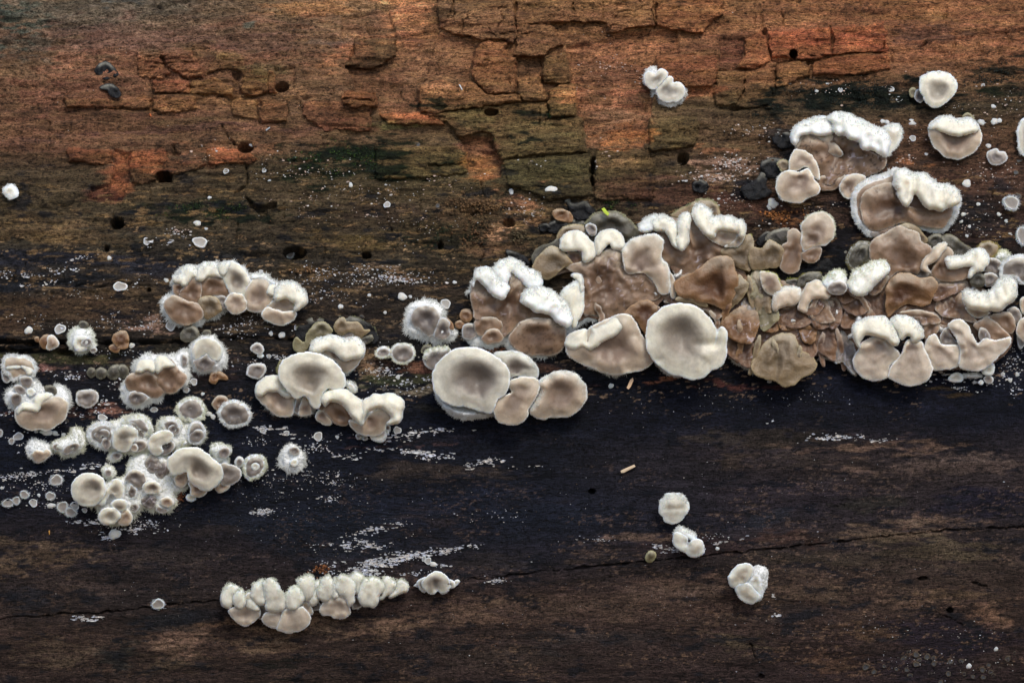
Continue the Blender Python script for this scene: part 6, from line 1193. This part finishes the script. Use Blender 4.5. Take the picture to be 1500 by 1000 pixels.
DISCS = [ # x, y, rx, ry, kind
 (293,355,11,8,'cup'),(176,420,10,7.5,'cup'),(88,482,8.2,7.6,'cup'),(42,484,6.5,5.5,'dome'),(250,477,7.5,7.5,'cup'),(215,354,5.2,5.6,'cup'),(244,410,4,4,'dome'),(424,372,7.5,7,'fuzzy'),(160,378,3.2,3.6,'dome'),
 (193,506,4.2,4.2,'dome'),(413,490,5.2,5.2,'dome'),(397,488,3.6,3.6,'dome'),(435,480,4.4,4.4,'cup'),(284,559,5.6,5.2,'cup'),(394,522,3.6,3.4,'cup'),(499,449,3.8,3.8,'dome'),(382,397,3.6,4,'dome'),
 (27,639,8.2,5.6,'cup'),(17,646,4.5,4.5,'fuzzy'),(150,611,7.4,4.6,'cup'),(68,633,10,4.4,'dome'),(80,634,5,3.6,'dome'),(53,632,3,2.6,'dome'),(93,636,3.4,3,'dome'),(226,600,5.4,3.6,'fuzzy'),(273,571,5,3.8,'fuzzy'),(98,616,3,2.6,'brown'),
 (0,634,4.5,5.5,'fuzzy'),(312,610,4,4,'dome'),(306,606,4.5,4,'dome'),(297,577,3,3,'dome'),
 (12,736,9,6.5,'fuzzy'),(24,733,6,6,'fuzzy'),(36,724,7,6,'fuzzy'),(49,736,6.5,6,'cup'),(57,725,2.6,2.6,'dome'),(74,726,7,6.5,'fuzzy'),(75,740,6.5,4,'dome'),(83,703,10,8,'fuzzy'),(92,742,9,8,'fuzzy'),(104,750,9,7,'fuzzy'),(110,740,7,6,'cup'),(124,747,4,3.6,'cup'),(3,714,3,3,'dome'),
 (168,782,9,8,'dome'),(232,884,10,7.5,'fuzzy'),(466,639,7,6.6,'cup'),(385,630,5,4.4,'cup'),(420,634,4.4,3.6,'cup'),(494,640,3,3,'dome'),(582,630,5.6,6,'cup'),(563,569,3.8,3.8,'brown'),(528,640,4,4,'dome'),(583,552,3.4,3.6,'dome'),
 (589,434,7,6,'dome'),(601,434,3,2.6,'dome'),(653,445,7.2,7.2,'cup'),(666,414,3.2,3.2,'dome'),(895,565,4,4,'dome'),(541,432,3,3,'dome'),(564,457,3,3,'dome'),(530,464,4,3.6,'brown'),
 (808,280,10,7.6,'dome'),(749,281,3.6,5,'dome'),(788,259,4,3.4,'dome'),(790,270,3.4,3,'dome'),(567,300,5.4,4.6,'cup'),(641,302,3.8,4,'brown'),(514,271,3.2,4,'dome'),(528,232,3,3,'dome'),(612,212,4,3.4,'brown'),
 (232,256,4.6,4.6,'cup'),(331,251,4.2,4.2,'cup'),(387,250,3.2,3.2,'cup'),(369,212,4.4,3,'dome'),(318,223,3.4,3,'dome'),(289,327,6,4,'dome'),(302,335,3,3,'dome'),(307,290,3,3,'dome'),(395,265,3,3,'dome'),
 (1108,119,3.6,3.6,'dome'),(1102,147,3,3,'dome'),(1196,133,3.2,3,'dome'),(1231,132,3.6,3.6,'cup'),(1238,125,3,3,'cup'),(1305,131,4.6,4.8,'cup'),(1317,146,5,4.8,'cup'),(1307,145,3.2,3.2,'brown'),(1300,243,3,3,'brown'),
 (1336,180,6,5.6,'dome'),(1337,203,5.2,4.6,'cup'),(1437,178,6,6.2,'dome'),(1441,179,4,4.4,'dome'),(1457,178,6,5.4,'dome'),(1464,177,4,3.6,'dome'),(1440,126,3.2,3.6,'cup'),(1455,156,3.8,3,'dome'),(1448,214,4.6,3.6,'dome'),(1357,226,3,3,'dome'),
 (1488,253,3.8,4,'brown'),(1493,235,4.6,4,'brown'),(1461,231,3,3,'dome'),(1416,269,7,6.4,'dome'),(1132,298,8.2,8,'dome'),(1127,303,4.2,4.6,'dome'),(1299,179,4,3.6,'dome'),(1293,178,4,3.6,'dome'),
 (1411,314,3.6,3.2,'dome'),(1408,324,3,3,'dome'),(1420,332,2.8,2.8,'dome'),(1463,314,3.2,3,'dome'),(1474,324,3,3,'dome'),(1416,345,3,3,'dome'),(1433,299,3,3,'dome'),(1127,559,3.6,3.6,'dome'),(1469,548,3.4,3,'dome'),(1480,557,3.2,3,'dome'),(1490,548,3.2,3.6,'dome'),
 (1497,346,9,14,'fuzzy'),(1481,298,12,11,'fuzzy'),(1491,288,5,6,'brown'),(1497,495,8,16,'cup'),
 (621,818,3,4,'cup'),(627,821,5.4,5,'cup'),(635,826,6,3.6,'dome'),(669,853,4,3.6,'cup'),(950,814,4,4,'dome'),(1051,803,3,3,'dome'),
 (1268,976,5.4,5.6,'brown'),(1280,983,4.4,3.8,'brown'),(1331,955,3.4,3.4,'brown'),(1342,958,5.2,4.8,'brown'),(1323,965,4,4.6,'brown'),(1326,961,3,3,'brown'),(1342,972,4.8,4.4,'brown'),(1346,966,4,3.6,'brown'),(1358,961,5,4.6,'brown'),(1367,963,3.6,3.6,'brown'),(1328,980,4,3.8,'brown'),(1333,989,4.6,4.6,'brown'),(1313,979,3.4,3.4,'brown'),(1392,968,4.2,5,'brown'),(1408,967,4.4,3.4,'brown'),(1419,975,4.6,4,'dome'),(1368,971,4,4,'brown'),(1362,985,3.4,3,'brown'),(1389,986,4.2,4.2,'brown'),(1439,980,4.6,4.6,'brown'),(1448,973,3.6,3.6,'brown'),(1451,983,4,3.6,'brown'),(1459,950,3.4,3.4,'dome'),(1476,964,4.6,4.6,'brown'),(1465,978,3,3,'brown'),(1412,986,3.6,3.4,'brown'),(1425,990,3.4,3.4,'brown'),(1440,991,4,4,'brown'),(1455,988,3.2,3.2,'brown'),(1486,956,3,3,'brown'),(1378,998,4,3.4,'brown'),(1295,975,3,3,'brown'),
]
NOUN = {'cup': 'rimmed cup', 'dome': 'smooth button', 'fuzzy': 'hairy button', 'brown': 'dull ringed disc'}
SZ = lambda r_: 'tiny' if r_ < 4 else ('small' if r_ < 6.5 else 'larger')
from collections import defaultdict
ONES = ['', 'second ', 'third ', 'fourth ', 'fifth ', 'sixth ', 'seventh ', 'eighth ', 'ninth ', 'tenth ', 'eleventh ', 'twelfth ', 'thirteenth ', 'fourteenth ', 'fifteenth ', 'sixteenth ', 'seventeenth ', 'eighteenth ', 'nineteenth ', 'twentieth ']
for t_ in ('twenty', 'thirty', 'forty'): ONES += [f'{t_}-{u_} ' for u_ in ('first', 'second', 'third', 'fourth', 'fifth', 'sixth', 'seventh', 'eighth', 'ninth')] + [{'twenty': 'thirtieth ', 'thirty': 'fortieth ', 'forty': 'fiftieth '}[t_]]
ORD = [a_ + 'nearest' for a_ in ONES]; ORD2 = [a_ + 'largest' for a_ in ONES]
groups_ = defaultdict(list)
dx_ = np.array([d[0] for d in DISCS], float); dy_ = np.array([d[1] for d in DISCS], float); hh_ = surf_h(dx_, dy_)
rec = []
for i, (x, y, rx, ry, kd) in enumerate(DISCS):
    best = min(THINGS, key=lambda t: max(0, max(t[3][0]-x, x-t[4][0]))**2 + max(0, max(t[3][1]-y, y-t[4][1]))**2 + 1e-3*((t[1]-x)**2+(t[2]-y)**2))
    ddx, ddy = x-best[1], y-best[2]
    hw, hv = (best[4]-best[3])/2
    sx = 'right' if ddx > hw*.5 else ('left' if ddx < -hw*.5 else ''); sy = 'below' if ddy > hv*.5 else ('above' if ddy < -hv*.5 else '')
    rel = (sy + (' ' + sx + ' of' if sx else '')) if sy else (sx + ' of' if sx else 'against')
    if x > 1240 and y > 930: key = ('', NOUN[kd], 'crowded at', 'the bottom right corner'); groups_[key].append((-rx*ry, i))
    else: key = (SZ(max(rx, ry)), NOUN[kd], rel, best[0]); groups_[key].append((ddx*ddx+ddy*ddy, i))
for key, lst in groups_.items():
    lst.sort()
    for n_, (_, i) in enumerate(lst):
        x, y, rx, ry, kd = DISCS[i]
        if key[0]: lab = ((ORD[n_] + ' ') if len(lst) > 1 else '') + f"{key[0]} {key[1]} {key[2]} {key[3]}"
        else: lab = f"{(ORD2[n_]+' ') if len(lst) > 1 else ''}{key[1]} {key[2]} {key[3]}"
        o = bpy.data.objects.new('young_fungus', DM[kd][i % 7]); COL.objects.link(o)
        hgt = hh_[i] - .5; p = P(x, y, hgt); ph = phi_of(y)
        o.location = p; s1 = rx*S*1.0; s2 = ry*S*1.0; o.scale = (s1, s2, (s1+s2)/2*.8)
        o.rotation_euler = (R_(90)-ph, 0, 0)
        tag(o, lab, 'fungus', 'young button fungi dotted over the log')
# ------------------------------------------------------------------ white dots and crust: far too many to count
SPECK = [ # cx, cy, rx, ry, n, size, slope(dy/dx), flat crust?
 (45,397,70,4,70,1.6,-.04,0),(30,405,45,4,40,1.5,-.03,0),(60,415,35,4,20,1.8,-.1,0),(120,378,22,4,16,1.6,-.2,0),(215,415,60,14,18,1.1,0,0),(100,430,60,8,20,1.1,0,0),(80,470,80,16,40,1.2,0,0),(190,470,60,14,50,1.3,0,0),
 (230,475,40,14,30,1.4,0,0),(350,482,50,14,36,1.5,0,0),(365,470,30,10,20,1.4,0,0),(430,430,60,14,50,1.4,.1,0),(480,400,60,20,60,1.5,0,0),(560,405,80,16,120,1.5,.05,0),(500,435,50,20,40,1.2,0,0),(585,410,50,5,50,1.9,.1,0),
 (250,355,30,10,30,1.6,0,0),(260,340,20,8,20,2.2,0,0),(480,255,70,26,60,1.3,0,0),(560,280,60,26,50,1.3,0,0),(450,300,90,30,50,1.2,0,0),(600,330,90,40,60,1.2,0,0),(400,240,70,20,24,1.2,0,0),(640,260,60,20,30,1.3,0,0),
 (805,240,44,6,40,1.8,.05,0),(900,238,30,12,50,2.0,0,0),(1065,240,60,16,110,1.9,0,0),(1045,262,50,10,70,1.9,0,0),(1070,290,50,18,40,1.5,0,0),(1160,200,50,12,24,1.3,0,0),(1100,190,40,14,30,1.2,0,0),(890,100,40,10,20,1.4,0,0),(900,105,70,60,40,1.2,0,0),
 (1210,130,60,24,30,1.3,0,0),(1300,120,60,24,16,1.2,0,0),(1440,150,70,40,60,1.3,0,0),(1330,210,60,30,20,1.2,0,0),(1340,235,34,6,14,2.2,0,0),(1450,260,60,40,60,1.2,0,0),(1430,330,60,34,50,1.3,0,0),(1200,300,60,12,16,1.5,0,0),(1110,330,70,10,16,1.5,0,0),
 (770,310,40,26,60,1.3,0,0),(735,250,60,20,14,1.2,0,0),(330,225,60,26,30,1.1,0,0),(560,545,44,12,60,2.0,0,0),(600,560,60,14,60,1.6,0,0),(560,515,60,16,40,1.2,0,0),(575,580,30,6,30,1.6,0,0),
 (410,523,20,4,16,1.8,0,0),(370,530,40,10,20,1.2,0,0),(60,545,40,5,30,1.8,0,0),(90,548,40,5,30,1.9,.1,0),(110,553,16,5,12,2.2,.1,0),(160,518,60,8,30,1.4,0,0),(170,545,70,20,30,1.2,0,0),(180,560,30,14,24,1.6,0,0),(140,600,40,10,30,1.6,0,0),(150,590,20,8,14,2.0,0,0),(130,606,30,5,26,2.0,-.05,1),
 (20,606,24,6,20,1.4,0,0),(60,640,40,12,30,1.4,0,0),(30,655,30,14,24,1.4,0,0),(10,700,30,5,30,1.5,0,0),(40,694,50,5,60,1.5,-.08,1),(110,688,60,5,60,1.6,-.12,1),(140,680,30,4,30,1.6,-.1,1),(60,712,60,14,50,1.2,0,0),(60,740,50,12,40,1.2,0,0),
 (120,762,20,6,30,1.9,0,1),(137,765,18,5,30,2.0,0,1),(152,786,20,5,70,2.6,0,1),(196,777,30,6,40,1.7,0,1),(205,770,60,9,60,1.3,0,0),(220,765,30,10,30,1.4,0,0),(127,905,18,5,60,2.0,0,1),(395,627,30,4,40,1.8,.05,1),(430,638,40,4,50,1.9,.1,1),(560,640,60,8,70,1.8,.02,1),
 (620,632,60,5,50,1.8,-.05,1),(575,660,44,5,90,2.3,.02,1),(610,662,40,5,60,2.2,.05,1),(640,670,30,4,24,1.6,0,0),(470,655,40,8,40,1.6,0,0),(510,668,30,6,24,1.6,0,1),(440,660,30,10,20,1.2,0,0),(380,645,30,8,20,1.2,0,0),
 (450,690,60,10,70,1.4,.1,0),(480,705,60,12,60,1.3,0,0),(400,700,40,14,30,1.2,0,0),(380,750,16,7,60,1.4,-.1,1),(395,748,16,5,24,1.3,0,0),(480,730,16,6,24,1.4,0,0),(400,720,60,20,40,.9,0,0),
 (700,682,26,4,40,2.2,-.1,1),(715,675,30,4,26,1.8,-.1,1),(760,683,26,3,24,1.8,0,1),(580,768,24,4,30,1.7,-.15,1),(550,775,40,6,50,1.8,-.2,1),(520,797,30,7,110,1.9,-.12,1),(480,800,30,5,30,1.5,0,1),(540,800,30,7,50,1.6,0,1),
 (548,824,34,9,150,2.3,-.05,1),(580,818,40,9,150,2.2,-.08,1),(620,812,40,6,90,2.0,-.12,1),(660,805,30,4,50,1.7,-.1,1),(690,800,24,4,24,1.4,0,1),(530,838,40,8,90,2.0,-.05,1),(540,836,26,5,60,2.2,0,1),(470,828,24,6,24,1.7,0,1),(600,840,40,6,30,1.5,0,1),
 (480,840,20,8,16,1.6,0,0),(735,850,24,4,30,1.5,-.1,1),(650,828,16,3,14,2.4,0,1),(965,800,16,4,16,1.8,0,1),(985,806,30,3,34,1.6,-.04,1),(1050,795,40,3,26,1.7,-.15,1),(1040,785,20,6,12,1.2,0,0),(870,790,30,4,24,1.3,0,1),(710,755,60,10,16,1.2,0,0),
 (1240,640,50,4,46,2.0,-.05,1),(1210,640,20,5,22,2.1,0,0),(1285,642,16,5,26,2.1,0,1),(1128,617,5,3,14,2.0,0,1),(1400,552,50,9,70,2.0,.02,1),(1420,565,40,8,30,1.8,0,0),(1470,540,34,24,50,1.7,0,0),(1480,520,30,24,30,1.4,0,0),(1440,535,24,8,24,1.8,0,1),(1490,570,20,20,16,1.4,0,0),
 (1100,590,200,30,24,.9,0,0),(1200,580,80,14,16,1.0,0,0),(900,600,200,30,20,.9,0,0),(1430,925,50,12,14,1.0,0,0),(1430,975,60,20,20,1.0,0,0),(1340,965,60,16,20,.9,0,0),(1290,920,60,20,16,1.1,0,0),(1140,900,8,3,8,1.8,0,0),(1133,872,4,4,8,1.8,0,0),
 (300,870,200,60,40,.7,0,0),(700,900,300,80,70,.7,0,0),(1200,880,300,110,110,.7,0,0),(1100,700,350,60,70,.7,0,0),(500,760,300,60,110,.8,0,0),(200,150,250,140,60,.7,0,0),(800,60,500,60,60,.7,0,0),
]
SX, SY, SR, SA, SF = [], [], [], [], []
for cx, cy, rx, ry, n_, sz, sl2, fl in SPECK:
    n_ = int(n_*1.7)
    x = cx + rx*rng.normal(0, .5, n_); y = cy + ry*rng.normal(0, .5, n_) + (x-cx)*sl2
    kp = fbm(x/(16 if fl else 26), y/(4.5 if fl else 9), int(cx) % 9, 2) > (-.12 if fl else -.3); x, y = x[kp], y[kp]; n_ = len(x); sz = min(sz, 1.8)*(.56 if fl else .62)
    SX.append(x); SY.append(y); SR.append(sz*np.exp(rng.normal(-.15, .38, n_))); SA.append(rng.uniform(1, 3.2 if fl else 1.8, n_)); SF.append(np.full(n_, fl))
SX, SY, SR, SA, SF = map(np.concatenate, (SX, SY, SR, SA, SF))
SH = surf_h(SX, SY)
n_ = len(SX); K = 7; ang = np.linspace(0, 2*math.pi, K+1)[:-1]
rj = rng.uniform(.65, 1.25, (n_, K)) * np.where(SF[:, None] > 0, rng.uniform(.6, 1.4, (n_, K)), 1)
xr = SX[:, None] + np.cos(ang)*SR[:, None]*SA[:, None]*rj; yr = SY[:, None] + np.sin(ang)*SR[:, None]*rj*.8
hr = np.repeat((SH-.3)[:, None], K, 1)
top_ = np.where(SF > 0, .8, 1.3)*SR**.7
Vx = np.concatenate([SX[:, None], xr], 1); Vy = np.concatenate([SY[:, None], yr], 1); Vh = np.concatenate([(SH+top_)[:, None], hr], 1)
xi = SX[:, None] + np.cos(ang)*SR[:, None]*SA[:, None]*rj*.68; yi = SY[:, None] + np.sin(ang)*SR[:, None]*rj*.55
Vx = np.concatenate([Vx, xi], 1); Vy = np.concatenate([Vy, yi], 1); Vh = np.concatenate([Vh, np.repeat((SH+top_*.85)[:, None], K, 1)], 1)
VV = P(Vx, Vy, Vh).reshape(-1, 3); b0 = (np.arange(n_)*(2*K+1))[:, None]
i0 = np.arange(K); i1 = (i0+1) % K
T = np.stack([np.broadcast_to(b0, (n_, K)), b0+1+K+i1, b0+1+K+i0], -1)[..., ::-1].reshape(-1, 3)
Q2 = np.stack([b0+1+i0, b0+1+i1, b0+1+K+i1, b0+1+K+i0], -1)[..., ::-1].reshape(-1, 4)
pal = np.array([lin((250,250,250)), lin((240,232,224)), lin((230,234,248)), lin((238,208,190))])
warm = np.clip((420-SY)/250, 0, 1); pick = np.where(rng.uniform(0, 1, n_) < .35+.3*warm, np.where(warm > .3, 3, 2), np.where(rng.uniform(0, 1, n_) < .5, 0, 1))
cl = np.repeat(pal[pick]*rng.uniform(.6, 1, (n_, 1)), 2*K+1, 0)
o = mesh_np('white_specks', VV, quads=Q2, tris=T, col=cl, mat=FILM, smooth=True)
tag(o, 'countless white and pink specks of young fungus and crust strewn in streaks over the log', 'specks', kind='stuff')
# ------------------------------------------------------------------ moss and algae tufts
MOSSP = [(520,235,80,22,900,'dark green moss beard across the wood left of the stepped plates'),(470,232,50,8,260,'thin green moss line left of the main moss beard'),(300,308,60,14,420,'moss film on the wood above the arched fungus row'),
 (640,150,24,7,160,'moss specks on the pale stepped plate'),(790,168,40,10,220,'moss tuft on the olive plate in the top centre'),(760,200,24,9,160,'moss specks low on the olive plate in the top centre'),(1240,140,80,22,900,'blackish moss carpet above the big white rolled fungus'),
 (1120,155,16,22,220,'blackish moss patch at the left end of the moss carpet'),(1460,118,44,30,460,'sparse moss by the upper right edge'),(230,240,10,5,40,'moss dot by the burrow hole at upper left'),(640,345,60,22,260,'moss haze above the white ringed disc'),(900,300,30,12,120,'moss crumbs around the rotting fringed fungus')]
for mx, my, rx, ry, n_, lab in MOSSP:
    x = mx + rx*rng.normal(0, .55, n_*5); y = my + ry*rng.normal(0, .55, n_*5)
    k_ = fbm(x/16, y/7, 4, 3, .6) > .12; x, y = x[k_], y[k_]; n2 = len(x)
    h0 = surf_h(x, y); L = rng.uniform(1.6, 4.2, n2); th = rng.uniform(0, 6.28, n2); ww = rng.uniform(.5, .95, n2)
    ax_, ay_ = np.cos(th)*L*.6, np.sin(th)*L*.6; hx_ = L*rng.uniform(.25, .9, n2)
    p0 = P(x-np.sin(th)*ww, y+np.cos(th)*ww, h0-.3); p1 = P(x+np.sin(th)*ww, y-np.cos(th)*ww, h0-.3); p2 = P(x+ax_, y+ay_, h0+hx_)
    V3 = np.stack([p0, p1, p2], 1).reshape(-1, 3); T3 = np.arange(n2*3).reshape(-1, 3)
    cc = lin((30, 44, 26))*rng.uniform(.4, 1.5, (n2, 1)); br = rng.uniform(0, 1, n2) < .10*(my < 330); cc[br] = lin((74, 100, 34))
    if 'blackish' in lab or 'sparse' in lab: cc = lin((24, 32, 26))*rng.uniform(.4, 1.4, (n2, 1))
    o = mesh_np('moss', V3, tris=T3, col=np.repeat(cc, 3, 0), mat=MOSS, smooth=False); tag(o, lab, 'moss', kind='stuff')
# ------------------------------------------------------------------ splinters, needles, frass
def chip(name, lab, cat, pts, th, colr, lift=2.0):
    p = np.array(pts, float); n_ = len(p); h0 = surf_h(p[:, 0], p[:, 1])
    hb = h0.max()+lift
    V4 = np.concatenate([P(p[:, 0], p[:, 1], np.full(n_, hb+th)), P(p[:, 0], p[:, 1], np.full(n_, hb-1.5))])
    cx, cy = p.mean(0); top = P(cx, cy, hb+th*1.25)[None]; V4 = np.concatenate([V4, top]); T = [(i, (i+1) % n_, 2*n_) for i in range(n_)]
    Q_ = [(i, i+n_, (i+1) % n_+n_, (i+1) % n_) for i in range(n_)]
    loc = P(cx, cy, 0)
    o = mesh_np(name, V4, quads=np.array(Q_), tris=np.array(T), col=np.tile(lin(colr), (len(V4), 1)), mat=FILM, smooth=False, loc=loc); o.location = loc
    tag(o, lab, cat)
chip('wood_splinter', 'pale wood splinter lying on the dark wood below the large creamy shell', 'splinter', [(909,689),(913,687),(929,680),(931,683),(914,692),(910,692)], 2.5, (214,190,160))
chip('wood_splinter', 'tan wood splinter just below the shell with an S shaped lip', 'splinter', [(918,568),(923,556),(927,553),(928,557),(924,566),(921,570)], 2.5, (214,180,146))
chip('leaf_scrap', 'small green leaf scrap on the dark block of wood at the upper centre', 'leaf scrap', [(541,76),(545,74),(549,75),(549,78),(543,77)], 1.5, (70,150,50), 1)
chip('leaf_scrap', 'tiny bright yellow green leaf scrap stuck on the old fungus at upper centre', 'leaf scrap', [(881,306),(885,304),(889,309),(893,313),(890,316),(885,312)], 1.5, (176,196,60), 26)
chip('pine_needle', 'short pale needle on the reddish wood near the upper left burrow hole', 'needle', [(389,190),(395,186),(396,187),(390,192)], 1.2, (150,156,160), 1)
chip('wood_splinter', 'tiny orange crumb on the reddish wood at the upper left', 'crumb', [(219,166),(221,167),(222,171),(220,170)], 1.2, (200,104,50), 1)
chip('wood_splinter', 'tiny yellow crumb on the dark wood at the lower left', 'crumb', [(71,777),(73,776),(73,782),(72,783)], 1.2, (190,140,70), 1)
chip('wood_splinter', 'tiny pale sliver at the top edge of the pale stepped plate', 'splinter', [(672,124),(674,124),(678,132),(677,133)], 1.0, (190,190,190), 6)
FR = [(1000,830,520,150,420,(96,80,62),'fine grit and crumbs scattered over the dark lower right wood'),(350,800,330,150,260,(88,78,66),'fine grit and crumbs scattered over the dark lower left wood'),(500,200,520,150,320,(120,84,54),'fine wood dust strewn over the reddish upper wood'),
      (715,513,24,8,130,(104,62,34),'dark brown crumbly frass below the middle white rolled fungus'),(262,726,10,9,60,(110,66,38),'rusty frass lump at the right foot of the large crowded clump'),(472,834,12,9,60,(116,72,40),'rusty frass grains above the row of knuckle like caps'),
      (697,300,40,14,160,(104,78,50),'brown frass crumbs above the middle white rolled fungus'),(700,340,30,18,110,(92,66,42),'loose frass by the ragged hole above the middle fungus'),(1140,315,30,8,90,(150,96,50),'orange frass shreds above the round topped beige fan'),
      (445,395,30,5,30,(120,90,60),'sparse crumbs beside the eye shaped hole'),(760,345,14,10,50,(96,84,60),'dull crumbs above the middle fungus')]
for mx, my, rx, ry, n_, colr, lab in FR:
    x = mx + rx*rng.normal(0, .5, n_); y = my + ry*rng.normal(0, .5, n_); big_ = rx > 200; h0 = surf_h(x, y) + (.3 if big_ else rng.uniform(0, 3, n_)); rr = rng.uniform(.4, 1.1, n_) if big_ else rng.uniform(.8, 2.4, n_)
    dirs = np.array([(1,0,0),(-1,0,0),(0,1,0),(0,-1,0),(0,0,1),(0,0,-1)], float)
    vj = dirs[None]*rr[:, None, None]*rng.uniform(.6, 1.3, (n_, 6, 1)) + rng.normal(0, .25, (n_, 6, 3))
    V5 = P(x[:, None]+vj[..., 0], y[:, None]+vj[..., 1], h0[:, None]+vj[..., 2]).reshape(-1, 3)
    tt = np.array([(0,2,4),(2,1,4),(1,3,4),(3,0,4),(2,0,5),(1,2,5),(3,1,5),(0,3,5)]); T5 = (np.arange(n_)[:, None, None]*6+tt[None]).reshape(-1, 3)
    cc = np.repeat(lin(colr)*rng.uniform(.5, 1.4, (n_, 1)), 6, 0)
    o = mesh_np('frass', V5, tris=T5, col=cc, mat=FILM); tag(o, lab, 'frass', kind='stuff')
